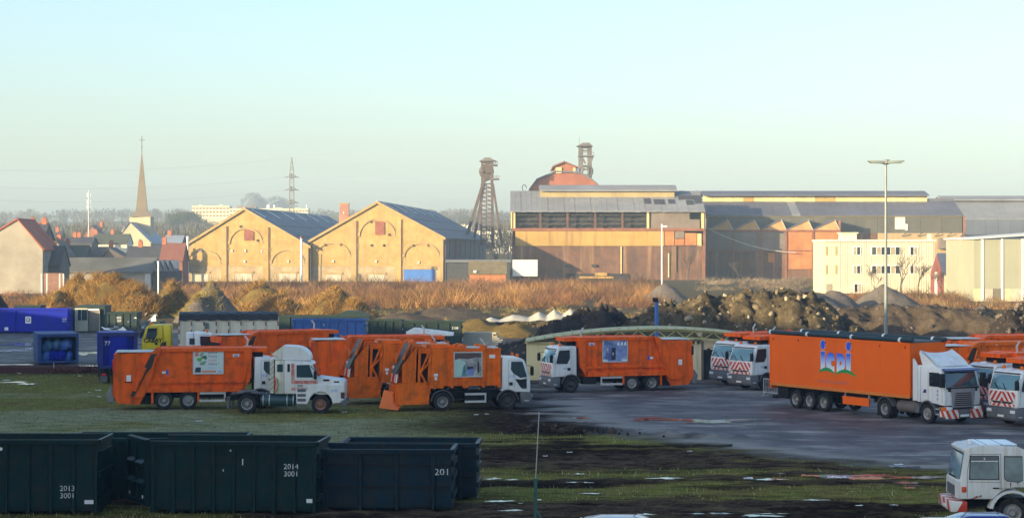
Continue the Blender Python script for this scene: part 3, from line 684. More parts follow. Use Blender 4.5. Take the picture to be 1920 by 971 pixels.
# --- winding towers
RUSTS = mat('rusty_lattice', (.085, .066, .062), .85, .3, .3); GREYS = mat('grey_lattice', (.13, .12, .12), .8, .3, .3)
def headframe1():
    Y = 640.0; X0 = PX(913, Y); t = thing('winding_tower', 'rusty four-legged pit winding tower left of the hall', 'tower', (X0, Y, 0)); u = Y / F
    P = lambda px, py, y=0: ((px - 913) * u, y, PZ(py, Y))
    for y in (-3, 3):
        for a, b, r in (((868, 465, y), (909, 335, y), .62), ((886, 465, y + 1), (908, 345, y), .5), ((924, 460, y), (922, 305, y), .6), ((941, 455, y), (924, 345, y), .5), ((904, 345, y), (904, 302, y), .4), ((909, 340, y), (923, 330, y), .35)):
            MB().bar(P(*a), P(*b), r).build('leg', RUSTS, t)
        m = MB()
        for k in range(15):
            z0, z1 = 345 + k * 8, 353 + k * 8
            m.bar(P(903, z0, y), P(922, z0, y), .17); m.bar(P(903, z0, y), P(922, z1, y), .13); m.bar(P(912, z0, y), P(912, z1, y), .15)
        m.bar(P(903, 345, y), P(902, 460, y), .35); m.build('lattice', RUSTS, t)
        m = MB()
        for k in range(6):
            z0, z1 = 305 + k * 6, 311 + k * 6
            m.bar(P(903, z0, y), P(923, z0, y), .3); m.bar(P(904, z1, y), P(922, z0, y), .2)
        m.build('head_lattice', RUSTS, t)
    MB().prism([((899 - 913) * u, PZ(303, Y)), ((932 - 913) * u, PZ(303, Y)), ((920 - 913) * u, PZ(298, Y)), ((908 - 913) * u, PZ(298, Y))], -4, 4).build('cap_roof', GREYS, t)
    MB().lathe([(2.0, -.3), (2.4, 0), (2.0, .3)], 'y', P(912, 322), 16).build('sheave_wheel', RUSTS, t)
    for q, a, b in ((336, 920, 936), (310, 922, 933), (322, 901, 906)):
        f = MB().box((a - 913) * u, (b - 913) * u, -3.5, 3.5, PZ(q, Y) - .2, PZ(q, Y) + .2).build('platform', GREYS, t)
        m = MB()
        for k in range(4): m.bar(P(a + (b - a) * k / 3, q, -3.4), P(a + (b - a) * k / 3, q - 6, -3.4), .1)
        m.bar(P(a, q - 6, -3.4), P(b, q - 6, -3.4), .1); m.bar(P(a, q - 3, -3.4), P(b, q - 3, -3.4), .08); m.build('railing', GREYS, f)
    m = MB()
    for k in range(6): m.bar(P(908 + k * 2.4, 298, 0), P(908 + k * 2.4, 296, 0), .12)
    m.bar(P(908, 296, 0), P(920, 296, 0), .12); m.build('top_railing', GREYS, t)
headframe1()
def headframe2():
    Y = 720.0; X0 = PX(1098, Y); t = thing('winding_tower', 'grey pit winding tower peeping over the rust red building', 'tower', (X0, Y, 0)); u = Y / F
    P = lambda px, py, y=0: ((px - 1098) * u, y, PZ(py, Y))
    for y in (-2.6, 2.6):
        for p in (1086, 1092, 1103, 1108): MB().bar(P(p, 470, y), P(p, 275, y), .3).build('leg', GREYS, t)
        m = MB()
        for k in range(12):
            q = 277 + k * 6
            for a, b in ((1086, 1092), (1103, 1108)): m.bar(P(a, q, y), P(b, q + 6, y), .18); m.bar(P(a, q, y), P(b, q, y), .18)
        for q in (277, 283, 293, 318, 328): m.bar(P(1086, q, y), P(1108, q, y), .3)
        m.bar(P(1092, 296, y), P(1098, 307, y), .25); m.bar(P(1104, 296, y), P(1112, 293, y), .25); m.bar(P(1112, 294, y), P(1107, 308, y), .22); m.build('lattice', GREYS, t)
    MB().prism([((1081 - 1098) * u, PZ(275, Y)), ((1111 - 1098) * u, PZ(275, Y)), ((1104 - 1098) * u, PZ(269, Y)), ((1092 - 1098) * u, PZ(269, Y))], -4, 4).build('cap_roof', GREYS, t)
    f = MB().box((1084 - 1098) * u, (1113 - 1098) * u, -3.6, 3.6, PZ(294, Y), PZ(292, Y)).build('platform', GREYS, t)
    m = MB()
    for k in range(8): m.bar(P(1084 + k * 4.1, 292, -3.5), P(1084 + k * 4.1, 287, -3.5), .09)
    m.bar(P(1084, 287, -3.5), P(1113, 287, -3.5), .1); m.build('railing', GREYS, f)
    for p in (1094, 1100): MB().lathe([(2.0, -.3), (2.3, 0), (2.0, .3), (1.6, .3), (1.6, -.3), (2.0, -.3)], 'y', P(p, 322, -3), 16).build('sheave_wheel', GREYS, t)
    MB().bar(P(1086, 270), P(1086, 258), .12).build('antenna', GREYS, t)
headframe2()

# --- cream corrugated office
def office():
    Y = 401.0; X0 = PX(1546, Y); lx = lambda p: PX(p, Y) - X0; lz = lambda p: PZ(p, Y)
    t = thing('office_building', 'cream corrugated three-storey office block beside the tall lamp mast', 'building', (X0, Y, 0))
    CR = mat('cream_cladding', (.58, .56, .44), .6, .08, .3, streak=((.46, .42, .31), .3, 1)); CRD = mat('cream_smooth', (.58, .54, .38), .6, .06, .3)
    x0, x1, zt = lx(1573), lx(1752), lz(453); D = 15.0
    wins = []
    for row, (a, b) in enumerate(((463, 478), (498, 513))):
        wins += [(1599, 1613, a, b, 2), (1634, 1687, a, b, 6), (1706, 1720, a, b, 2)]
    # corrugated front: rib and pan strips
    m = MB(); n = 40; w = (x1 - x0) / n
    for k in range(n):
        a = x0 + k * w
        m.box(a, a + w * .5, -.1, .3, 0, zt)
        m.box(a + w * .5, a + w, 0, .3, 0, zt - .001)
    m.build('corrugated_wall', CR, t)
    MB().box(0, x0 - .003, -.02, .3, 0, zt).build('smooth_wall', CRD, t)
    MB().box(0, .3, .303, D, 0, zt).build('end_wall', CRD, t); MB().box(x1 - .3, x1, .303, D, 0, zt).build('end_wall', CR, t); MB().box(.3, x1 - .3, D - .3, D - .003, 0, zt).build('rear_wall', CR, t)
    MB().box(-.25, x1 + .25, -.35, D + .2, zt + .003, zt + .4).build('roof', mat('pale_fascia', (.68, .66, .52), .6, .08), t)
    pl = MB().box(lx(1583), lx(1611), 3, 7, zt + .4, zt + 1.6).build('plant_room', CR, t)
    MB().box(lx(1582) - .2, lx(1612) + .2, 2.7, 7.3, zt + 1.6, zt + 1.85).build('plant_room_roof', CRD, pl); MB().box(lx(1746), lx(1752), 3, 4, zt + .4, zt + 1.5).build('vent_stack', CR, t)
    for a, b, q0, q1, nn in wins + [(1601, 1615, 532, 548, 2)]:
        f = MB().box(lx(a) - .08, lx(b) + .08, -.2, -.05, lz(q1) - .08, lz(q0) + .08).build('window', INKW, t)
        ww = (lx(b) - lx(a)) / nn
        for k in range(nn):
            MB().box(lx(a) + k * ww + .07, lx(a) + (k + 1) * ww - .07, -.24, -.203, lz(q1) + .04, lz(q0) - .04).build('pane', GLASSD if (k + a) % 3 else mat('curtained_pane', (.30, .27, .19), .4, .2), f)
    for q0, q1 in ((462, 479), (497, 514)):
        for p in (1548, 1566): MB().box(lx(p), lx(p + 3.5), -.1, -.023, lz(q1), lz(q0)).build('narrow_window', mat('ochre_pane', (.35, .27, .12), .5, .1), t)
    MB().box(lx(1549), lx(1560), -.1, -.023, 0, lz(532)).build('door', mat('office_door', (.28, .26, .2), .6, .1), t)
office()

def small_house():
    Y = 385.0; X0 = PX(1756, Y); lx = lambda p: PX(p, Y) - X0; lz = lambda p: PZ(p, Y)
    t = thing('house', 'small rendered house with blue grey roof between office and green shed', 'house', (X0, Y, 0))
    MB().box(lx(1770), lx(1830), 0, .3, 0, lz(515)).build('wall', mat('cream_render', (.55, .50, .36), .85, .15, .4), t)
    MB().prism([(0, 0), (11, 0), (11, lz(515)), (5.5, lz(477)), (0, lz(515))], lx(1770) - .003, lx(1770) - .3, 'x').build('gable_wall', mat('red_brick_dark', (.20, .06, .05), .85, .2, .4), t)
    MB().box(lx(1770), lx(1830), 10.7, 11, 0, lz(515)).build('wall', mat('cream_render', (0, 0, 0)), t)
    sb = mat('blue_slate', (.08, .10, .15), .6, .2, .4, streak=((.12, .13, .16), .4, .8))
    r = MB().prism([(-.5, lz(516)), (5.5, lz(477)), (5.5, lz(477) + .25), (-.5, lz(516) + .25)], lx(1768), lx(1832), 'x').build('roof', sb, t)
    MB().prism([(5.5, lz(477)), (11.5, lz(516)), (11.5, lz(516) + .25), (5.5, lz(477) + .25)], lx(1768), lx(1832), 'x').build('roof', sb, t)
    MB().prism([(0, lz(513) + .26), (5, lz(480) + .26), (5, lz(480) + .4), (0, lz(513) + .4)], lx(1790), lx(1797), 'x').build('skylight_strip', LIGHTS, r)
    MB().box(lx(1753), lx(1757), -.2, .2, 0, lz(510)).build('downpipe', INKW, t)
small_house()

def green_shed():
    Y = 344.0; X0 = PX(1826, Y); lx = lambda p: PX(p, Y) - X0; lz = lambda p: PZ(p, Y); W = lx(2060)
    t = thing('steel_shed', 'grey green steel clad shed with white ribs at the right edge', 'shed', (X0, Y, 0))
    G = mat('grey_green_sheet', (.30, .31, .235), .6, .08, .15, streak=((.24, .245, .19), .4, .4)); zt = lz(450); D = 22
    posts = [1842, 1879, 1917, 1955, 1993, 2031]; e = [1826] + posts + [2060]
    for a, b in zip(e[:-1], e[1:]): MB().box(lx(a) + .03, lx(b) - .03, 0, .3, lz(541), zt + (lx(a) + lx(b)) * .012).build('wall_panel', G, t)
    for p in posts: MB().box(lx(p) - .16, lx(p) + .16, -.14, -.003, lz(563), zt + .2).build('white_rib', INKW, t)
    x = 0; k = 0
    while x < W:
        MB().box(x, x + 1.6, .06, .3, 0, lz(541) - .01).build('plinth_panel', [mat('cream_plinth', (.5, .46, .3), .8, .15), DOORG, mat('grey_plinth', (.14, .13, .1), .8, .2)][k % 3], t); x += 1.62; k += 1
    MB().box(0, .3, .303, D, 0, zt).build('end_wall', G, t); MB().box(.3, W, D - .3, D, 0, zt).build('rear_wall', G, t)
    MB().prism([(-.4, zt + .1), (W, zt + 1.6), (W, zt + 1.9), (-.4, zt + .35)], -.5, D + .3).build('roof', GALV, t)
green_shed()

# --- small sheds at the foot of the hall
def annex():
    Y = 520.0; X0 = PX(838, Y); lx = lambda p: PX(p, Y) - X0; lz = lambda p: PZ(p, Y)
    t = thing('lean_to_shed', 'dark low lean-to shed against the taller brick warehouse', 'shed', (X0, Y, 0))
    MB().box(0, lx(956), 0, 9, 0, lz(492)).build('wall', mat('dark_shed_wall', (.045, .05, .06), .85, .2), t); MB().box(-.3, lx(956) + .3, -.5, 9.4, lz(492) + .003, lz(487)).build('roof', SLATE, t)
    Y2 = 505.0; X0 = PX(880, Y2); l2 = lambda p: PX(p, Y2) - X0; z2 = lambda p: PZ(p, Y2)
    t = thing('brick_hut', 'small orange brick hut with mossy roof below the warehouses', 'hut', (X0, Y2, 0))
    MB().box(0, l2(948), 0, 6, 0, z2(513)).build('wall', mat('orange_brick', (.42, .16, .06), .85, .2, .5), t)
    MB().prism([(-.5, z2(514)), (4, z2(492)), (6.5, z2(500)), (6.5, z2(500) + .25), (4, z2(492) + .3), (-.5, z2(514) + .25)], -.3, l2(948) + .3, 'x').build('roof', mat('mossy_roof', (.16, .13, .07), .9, .25, .5), t)
    MB().box(l2(888), l2(893), -.7, -.55, z2(511), z2(507)).build('vent', INKW, t)
    Y3 = 508.0; X0 = PX(961, Y3); l3 = lambda p: PX(p, Y3) - X0; z3 = lambda p: PZ(p, Y3)
    t = thing('white_container', 'white ribbed steel container at the foot of the derelict hall', 'container', (X0, Y3, 0))
    m = MB().box(0, l3(1008), 0, 2.6, z3(518), z3(487)); m.build('body', GALV, t)
    for k in range(8): MB().box(.1, l3(1008) - .1, -.06, -.003, z3(516) + k * .48, z3(516) + k * .48 + .2).build('rib', INKW, t)
    MB().box(.3, l3(1008) - .3, .2, 2.3, 0, z3(518) - .003).build('base', CHASSIS, t)
annex()

# --- village
ROOFS = [mat('slate_blue_roof', (.05, .055, .07), .75, .2, .3), mat('slate_green_roof', (.065, .075, .06), .8, .2, .3), mat('grey_tile_roof', (.10, .095, .09), .8, .2, .3), mat('red_tile_roof', (.36, .085, .04), .8, .15, .3), mat('pale_blue_roof', (.22, .26, .33), .6, .1, .3), mat('brown_tile_roof', (.20, .08, .06), .8, .15, .3)]
WALLS = [mat('grey_render', (.30, .28, .24), .9, .18, .2, dirt=((.20, .18, .15), .4, .15)), mat('buff_brick_wall', (.42, .30, .17), .9, .15, .3), mat('red_brick_wall', (.26, .11, .07), .9, .2, .3), mat('white_render', (.6, .58, .5), .8, .1, .3), mat('dark_brick_wall', (.10, .09, .09), .9, .2, .3)]
CHIM = mat('chimney_brick', (.36, .13, .07), .9, .2)
def house(label, a, b, yr, ye, Y, gable, rm, wm, dep=9.0, chim=(), zb=0, apex=.5, wins=()):
    X0 = PX(a, Y); W = PX(b, Y) - X0; zr, ze = PZ(yr, Y), PZ(ye, Y)
    t = thing('house', label, 'house', (X0, Y, zb)); zr -= zb; ze -= zb
    if gable:
        ax = W * apex
        g = [(0, -2), (W, -2), (W, ze), (ax, zr), (0, ze)]
        MB().prism(g, 0, .3).build('wall', WALLS[wm], t); MB().prism(g, dep - .3, dep).build('wall', WALLS[wm], t)
        for x in (0.003, W - .303): MB().box(x, x + .3, .303, dep - .303, -2, ze - .1).build('wall', WALLS[wm], t)
        for x0, z0, x1, z1 in ((-.4, ze - .25, ax, zr), (ax, zr, W + .4, ze - .25)):
            MB().prism([(x0, z0 + .02), (x1, z1 + .02), (x1, z1 + .3), (x0, z0 + .3)], -.3, dep + .3).build('roof', ROOFS[rm], t)
    else:
        MB().box(0, W, 0, dep, -2, ze).build('wall', WALLS[wm], t)
        MB().prism([(-.4, ze), (dep / 2, zr), (dep + .4, ze), (dep + .4, ze + .25), (dep / 2, zr + .3), (-.4, ze + .25)], -.2, W + .2, 'x').build('roof', ROOFS[rm], t)
        gp = [(0, ze), (dep, ze), (dep / 2, zr)]
        for x in (0, W - .25): MB().prism(gp, x, x + .25, 'x').build('gable', WALLS[wm], t)
    for f in chim:
        x = W * f; c = MB().box(x - .5, x + .5, dep / 2 - .4, dep / 2 + .4, zr - 1.6, zr + 1.5).build('chimney', CHIM, t)
        MB().box(x - .3, x + .3, dep / 2 - .2, dep / 2 + .2, zr + 1.5, zr + 1.9).build('chimney_pot', RUSTR, c)
    for fx, fz, w_, h_ in wins:
        MB().box(W * fx - w_ / 2, W * fx + w_ / 2, -.08, -.003, ze * fz, ze * fz + h_).build('window', GLASSD, t)
    return t
house('large grey gabled house with orange red roof at the left edge', -60, 80, 412, 468, 400, True, 3, 0, 14, (), 0, .66)
house('house with steep dark gable roof behind the red roofed one', 6, 80, 421, 452, 470, False, 0, 4, 12, (.6, .9))
house('blue slated annexe beside the large grey gable', 80, 112, 463, 500, 405, False, 0, 4, 9)
house('house with buff gable verge and green slate roof by the long shed', 96, 126, 453, 482, 470, True, 2, 1, 8, (.25,), 0, .3)
house('green slate roofed row house behind the long dark shed', 118, 160, 462, 486, 480, False, 1, 4, 8, (.05,))
house('grey tiled row house left of the church roof', 150, 205, 465, 487, 484, False, 2, 4, 8, (.95,))
house('low slate house with yellow dormer in front of the church', 190, 244, 466, 488, 478, True, 0, 4, 8, (), 0, .25)
house('slate house with orange chimney right of the dormer house', 236, 298, 464, 488, 474, False, 0, 2, 8, (.35,))
house('dusky brown roofed house left of the brick warehouses', 300, 342, 458, 490, 470, False, 5, 2, 9, (.05,), 0)
house('pale blue roofed house above the brown roof beside church', 306, 340, 443, 458, 560, False, 4, 4, 9, (.2,), 2)
house('long mossy green roofed hall beside the church', 172, 238, 440, 458, 640, False, 1, 3, 10, (.03, .5), 2)
house('brick house with orange gable below the radio mast', 155, 188, 424, 442, 760, True, 2, 2, 10, (.9,), 3)
house('small white gabled house on the slope behind the church', 228, 237, 426, 433, 800, True, 4, 3, 9, (), 4)
house('low dark house with red chimneys behind the bare tree', 60, 112, 436, 452, 620, False, 0, 2, 9, (.2, .8), 2)
house('small orange chimneyed house left of the bare tree', 66, 84, 418, 430, 760, False, 3, 2, 9, (.5,), 4)
house('dim slate roofed terrace between bare tree and church', 118, 172, 446, 458, 580, False, 0, 4, 9, (.3, .45), 1)
house('pale walled house beside the brick tower', 860, 905, 408, 420, 1150, False, 1, 3, 10, (), 8)
house('distant white flat beyond the winding tower', 885, 968, 418, 432, 1000, False, 2, 3, 10, (), 6)

def long_shed():
    Y = 430.0; X0 = PX(120, Y); lx = lambda p: PX(p, Y) - X0; lz = lambda p: PZ(p, Y)
    t = thing('long_shed', 'long low dark roofed shed behind the golden mounds', 'shed', (X0, Y, 0)); W = lx(284)
    MB().prism([(-.5, lz(512)), (5.5, lz(486)), (11, lz(512)), (11, lz(512) + .3), (5.5, lz(486) + .35), (-.5, lz(512) + .3)], -.3, W + .3, 'x').build('roof', mat('dark_asbestos_roof', (.10, .105, .10), .85, .35, .12), t)
    MB().box(0, W, 0, 10.5, 0, lz(512) + .05).build('wall', WALLS[0], t); MB().box(lx(272), lx(282), -.1, -.003, 0, lz(513)).build('door', GALV, t)
    MB().prism([(0, lz(512)), (10.5, lz(512)), (5.5, lz(487))], W - .25, W, 'x').build('gable', WALLS[4], t)
    t = thing('small_sawtooth_shed', 'small dark saw-tooth shed between long shed and brick warehouse', 'shed', (PX(286, Y), Y, 0)); l2 = lambda p: PX(p, Y) - PX(286, Y)
    MB().box(0, l2(330), 0, 8, 0, lz(508)).build('wall', mat('dark_blue_shed', (.035, .04, .06), .8, .2), t)
    for k in range(4):
        a = l2(288 + k * 9.5); b = l2(297 + k * 9.5)
        MB().prism([(a, lz(508)), (b, lz(508)), (a, lz(488))], 0, 8).build('roof_tooth', SLATE, t)
        MB().prism([(a + .3, lz(489)), (b, lz(489)), (b, lz(504))], .5, 7.5).build('tooth_glazing', LIGHTS, t)
    # boundary wall and posts in front
    for k, p in enumerate((78, 88, 112, 119)):
        o = MB().box(-.12, .12, -.12, .12, 0, PZ(513, 385)).build('concrete_post', GALV); o.location = (PX(p, 385), 385, 0); tag(o, ['pale post at the corner of the grey gabled house', 'thicker pale post right of the grey house corner', 'pale post in front of the red brick boundary wall', 'slim pale post at the right end of the boundary wall'][k], 'post', 'posts beside the grey gabled house')
    o = MB().box(0, PX(118, 392) - PX(82, 392), 0, .3, 0, PZ(512, 392)).build('boundary_wall', mat('dull_red_wall', (.22, .12, .09), .9, .2)); o.location = (PX(82, 392), 392, 0); tag(o, 'dull red brick boundary wall beside the grey gabled house', 'wall')
    t = thing('pipe_gantry', 'black steel pipe gantry at the left end of the brick warehouses', 'gantry', (PX(334, 527), 527, 0)); z = lambda p: PZ(p, 527)
    m = MB()
    for x, y in ((-1.6, 0), (1.2, 0), (-1.6, 2), (1.2, 2)): m.bar((x, y, 0), (x, y, z(462)), .25)
    m.build('frame', PIPE, t)
    MB().path([(-1.6, -.3, z(490)), (-1.6, -.3, z(465)), (-.6, -.3, z(459)), (.6, -.3, z(459)), (1.4, -.3, z(468)), (1.4, -.3, z(500))], .3, 6).build('pipe', PIPE, t); MB().box(-1.8, 1.5, -.5, 2, z(505), z(482)).build('tank', CHASSIS, t)
long_shed()

def church():
    Y = 700.0; X0 = PX(266, Y); u = Y / F; z = lambda p: PZ(p, Y); x = lambda p: (p - 266) * u
    t = thing('church', 'village church with tall pointed slate spire and stone tower', 'church', (X0, Y, 0))
    ST = mat('church_stone', (.46, .40, .28), .9, .12, .2); SP = mat('spire_slate', (.20, .165, .12), .8, .15, .2)
    a = x(286) - x(247); h = a / 2
    MB().box(-h, h, -h, h, 0, z(407)).build('tower', ST, t)
    m = MB(); r0, r1, r2 = h * 1.08, h * .55, .12
    for (ra, za), (rb, zb) in (((r0, z(407)), (r1, z(396))), ((r1, z(396)), (r2, z(286)))):
        vs = [(sx * ra, sy * ra, za) for sx, sy in ((-1, -1), (1, -1), (1, 1), (-1, 1))] + [(sx * rb, sy * rb, zb) for sx, sy in ((-1, -1), (1, -1), (1, 1), (-1, 1))]
        m.add(vs, [(0, 1, 5, 4), (1, 2, 6, 5), (2, 3, 7, 6), (3, 0, 4, 7), (4, 5, 6, 7), (0, 3, 2, 1)])
    sp = m.build('spire', SP, t); sp.rotation_euler = (0, 0, R(8))
    c = MB().bar((0, 0, z(288)), (0, 0, z(255)), .13).bar((-1.0, 0, z(263)), (1.0, 0, z(263)), .12).lathe([(0, -.3), (.3, 0), (0, .3)], 'z', (0, 0, z(276)), 8).build('cross', PIPE, t)
    g = [(x(232), 0), (x(300), 0), (x(300), z(458)), (x(266) - 1.5, z(418)), (x(232), z(458))]
    MB().prism([(x(230), 0), (x(296), 0), (x(296), z(455)), (x(258), z(418)), (x(230), z(455))], -14, -13.5).build('nave_gable', ST, t)
    MB().prism([(x(228), z(457)), (x(258), z(418)), (x(258), z(417)), (x(228), z(456))], -14.3, 16).build('nave_roof', ROOFS[0], t)
    MB().prism([(x(258), z(418)), (x(299), z(457)), (x(299), z(456)), (x(258), z(417))], -14.3, 16).build('nave_roof', ROOFS[4], t)
    MB().box(x(230) + .05, x(296) - .05, -13.45, 15, 0, z(458)).build('nave', ST, t)
church()

def apartments():
    Y = 1300.0; X0 = PX(360, Y); lx = lambda p: PX(p, Y) - X0; lz = lambda p: PZ(p, Y)
    t = thing('apartment_block', 'long pale yellow apartment block on the hill behind the warehouses', 'building', (X0, Y, 0))
    P = mat('pale_yellow_facade', (.72, .60, .36), .8, .06, .1)
    segs = [(360, 430, 386, 410), (430, 500, 391, 410), (500, 578, 391, 410)]
    for a, b, q0, q1 in segs:
        MB().box(lx(a) + .02, lx(b), 0, 12, lz(q1) - 9, lz(q0)).build('wing', P, t)
        n = int((b - a) / 6)
        for r in range(3):
            for k in range(n):
                xx = lx(a) + (k + .5) * (lx(b) - lx(a)) / n; zz = lz(q0) - 2.3 - r * 2.35
                MB().box(xx - .8, xx + .8, -.1, -.003, zz, zz + 1.25).build('window', mat('dull_window', (.22, .19, .15), .4, .1), t)
        for r in range(4): MB().box(lx(a) + .1, lx(b) - .1, -.3, -.103, lz(q0) - 2.75 - r * 2.35, lz(q0) - 2.5 - r * 2.35).build('balcony_band', INKW, t)
    for a, b in ((372, 377), (410, 416), (516, 528), (552, 560)): MB().box(lx(a), lx(b), 3, 7, lz(391), lz(384) + (2 if a > 500 else 0) * -1).build('roof_house', P, t)
    MB().box(lx(443), lx(480), 2, 9, lz(391), lz(386)).build('grey_roof_storey', PANELG, t)
    for p in (500, 503, 513, 574): MB().bar((lx(p), 4, lz(391)), (lx(p), 4, lz(384)), .4, 5).build('chimney', INKW, t)
apartments()
def brick_tower():
    Y = 800.0; o = thing('brick_tower', 'square red brick tower between the two warehouse gables', 'tower', (PX(646, Y), Y, 0)); u = Y / F
    BT = mat('tower_brick', (.34, .15, .09), .9, .15, .3)
    MB().box(-10 * u, 10 * u, -8 * u, 8 * u, 0, PZ(403, Y)).build('shaft', BT, o, bevel=.2); MB().box(-8.6 * u, 8.6 * u, -7 * u, 7 * u, PZ(403, Y) + .003, PZ(383, Y)).build('upper_shaft', BT, o); MB().box(-9.1 * u, 9.1 * u, -7.4 * u, 7.4 * u, PZ(383, Y) + .003, PZ(382, Y) + .3).build('cap', BRICKT, o)
    MB().box(-1.4 * u, 0, -7.2 * u - .2, -7 * u - .01, PZ(401, Y), PZ(397, Y)).build('window', INKW, o)
brick_tower()
def pylon():
    Y = 900.0; t = thing('electricity_pylon', 'tall lattice electricity pylon behind the apartment block roofline', 'pylon', (PX(547, Y), Y, 0)); u = Y / F
    P = lambda dx, py, y=0: (dx * u, y, PZ(py, Y)); L = mat('pylon_steel', (.16, .165, .17), .6, .1)
    w = lambda q: .4 + 3.4 * (q - 295) / 30 if q < 325 else 3.8 + (q - 325) * .012
    for sx in (-1, 1):
        for sy in (-1, 1):
            m = MB(); m.bar(P(sx * .4, 295, sy * .1), P(sx * 3.6, 325, sy * .8), .14); m.bar(P(sx * 3.6, 325, sy * .8), P(sx * 4.6, 450, sy * 1.1), .16); m.build('leg', L, t)
    m = MB(); q = 298; k = 0
    while q < 446:
        a, b = w(q), w(q + 6); s = 1 if k % 2 else -1
        m.bar(P(s * a, q, -.8), P(-s * b, q + 6, -.8), .1); m.bar(P(-s * a, q, .8), P(s * b, q + 6, .8), .1); q += 6; k += 1
    m.build('lattice', L, t)
    for q in (333, 357, 381):
        m = MB(); m.bar(P(-14, q), P(-3, q - 1), .28); m.bar(P(3, q - 1), P(14, q), .28); m.bar(P(-14, q), P(-3, q - 4), .18); m.bar(P(14, q), P(3, q - 4), .18); m.bar(P(-4, q - 5), P(4, q - 5), .5); m.bar(P(-4, q), P(4, q), .5); m.build('crossarm', L, t)
    wm = mat('wire', (.18, .19, .2), .6, .1)
    for k, (q, ql, qr, l) in enumerate(((295, 318, 320, 'top'), (333, 349, 352, 'upper'), (357, 374, 376, 'middle'))):
        for sx, pe, qe in ((-1, -40, ql), (1, 1990, [150 + 220, 330, 300][k] if False else qr)):
            m = MB(); pts = []
            for f in np.linspace(0, 1, 16):
                yy = Y - (260 * f if sx > 0 else 120 * f); pxx = 547 + 14 * sx * (q > 300) + (pe - 547 - 14 * sx) * f
                qq = q + (qe - q) * f + 34 * 4 * f * (1 - f) * .35
                pts.append((PX(pxx, yy), yy, PZ(qq, yy)))
            o = m.path(pts, .028, 3).build('power_line', wm); tag(o, f'{l} thin power line sagging {"left" if sx < 0 else "right"} of the lattice pylon', 'power line', 'power lines at the pylon')
pylon()
def mast():
    Y = 720.0; t = thing('radio_mast', 'slim white telecom mast with panel antennas above the village', 'mast', (PX(166, Y), Y, 0)); u = Y / F; z = lambda p: PZ(p, Y)
    MB().bar((0, 0, 0), (0, 0, z(357)), .22, 8, .14).build('pole', GALV, t)
    for q in (366, 378, 388):
        for a in range(3):
            c, s = math.cos(a * 2.09 + .5), math.sin(a * 2.09 + .5)
            MB().box(c * .6 - .13, c * .6 + .13, s * .8 - .15, s * .8 + .15, z(q) - .6, z(q) + .6).build('antenna', INKW, t)
mast()

# --- lamp masts and poles
def tall_lamp():
    Y = 152.0; t = thing('lamp_mast', 'tall grey lamp mast with twin flat heads rising behind the orange lorry', 'lamp post', (PX(1661, Y), Y, 0)); z = lambda p: PZ(p, Y); u = Y / F
    G = mat('lamp_grey', (.20, .24, .24), .5, .1)
    MB().bar((0, 0, 0), (0, 0, z(306)), .15, 12, .08).build('pole', G, t)
    for s in (-1, 1):
        hd = MB().prism([(s * 3 * u, z(302)), (s * 34 * u, z(301)), (s * 34 * u, z(302.5)), (s * 28 * u, z(306)), (s * 3 * u, z(307))], -.3, .3).build('lamp_head', G, t, bevel=.03)
        MB().box(min(s * 8 * u, s * 27 * u), max(s * 8 * u, s * 27 * u), -.22, .22, z(306.6), z(306.1)).build('lens', LENS, hd)
    MB().lathe([(.12, z(309)), (.3, z(307)), (.3, z(300)), (.1, z(299))], 'z', (0, 0, 0), 12).build('hub', G, t)
tall_lamp()
for px, Y, q0, l in ((352, 500, 447, 'white pole in front of the left brick warehouse corner'), (565, 505, 447, 'white pole between the two brick warehouses'), (297, 360, 495, 'slim white pole behind the golden mounds left of the warehouses')):
    t = thing('pole', l, 'pole', (PX(px, Y), Y, 0)); MB().bar((0, 0, 0), (0, 0, PZ(q0, Y)), .28 if Y > 400 else .14, 8).build('shaft', INKW, t); MB().bar((0, 0, PZ(q0, Y)), (0, 0, PZ(q0, Y) + .5), .36 if Y > 400 else .18, 8).build('cap', RUSTR if px == 565 else INKW, t)
t = thing('lamp_post', 'white lamp post before the derelict hall', 'lamp post', (PX(1241, 470), 470, 0))
MB().bar((0, 0, 0), (0, 0, PZ(420, 470)), .2, 8, .14).build('pole', INKW, t); MB().box(-.2, 1.2, -.25, .25, PZ(426, 470), PZ(423, 470)).build('lamp_head', INKW, t)
t = thing('post', 'bright blue steel post standing behind the cream arched shelter', 'post', (PX(1231, 160), 160, 0))
MB().bar((0, 0, 0), (0, 0, PZ(561, 160)), .16, 10).build('shaft', mat('blue_post', (.04, .13, .42), .5, .1), t); MB().box(-.3, .1, -.2, .2, PZ(566, 160), PZ(558, 160)).build('bracket', CHASSIS, t)
# ------------------------------------------------------------------ mounds and scrub
def soil(name, cols, spots=None):
    if name in MATS: return MATS[name]
    t = NT(name); v = t.tc(); n = t.noise(v, 1.1, 8, .7); n2 = t.noise(v, .25, 3)
    c = t.ramp(n, [(.3, cols[0]), (.5, cols[1]), (.72, cols[2])])
    c = t.mix(t.ramp(n2, [(.4, 0.0), (.65, .6)]), c, cols[1])
    if spots: c = t.mix(t.ramp(t.noise(v, 3.2, 3, .5), [(.66, 0.0), (.72, .7)]), c, spots)
    t.set('Base Color', c); t.set('Roughness', .95); t.set('Specular IOR Level', .15); t.bump(t.noise(v, 3.5, 8, .75), .9, .3); MATS[name] = t.m; return t.m
DARKS = soil('dark_spoil', [(.018, .016, .016), (.045, .038, .034), (.10, .082, .062)])
RUBB = soil('rubble_spoil', [(.035, .03, .024), (.095, .078, .05), (.24, .19, .11)], (.34, .29, .2))
BROWN = soil('brown_spoil', [(.05, .04, .03), (.11, .085, .06), (.18, .145, .10)])
GREYG = soil('grey_gravel', [(.10, .088, .08), (.155, .135, .115), (.21, .18, .15)])
GOLD = soil('dry_grass_soil', [(.10, .07, .025), (.17, .12, .04), (.24, .18, .06)])
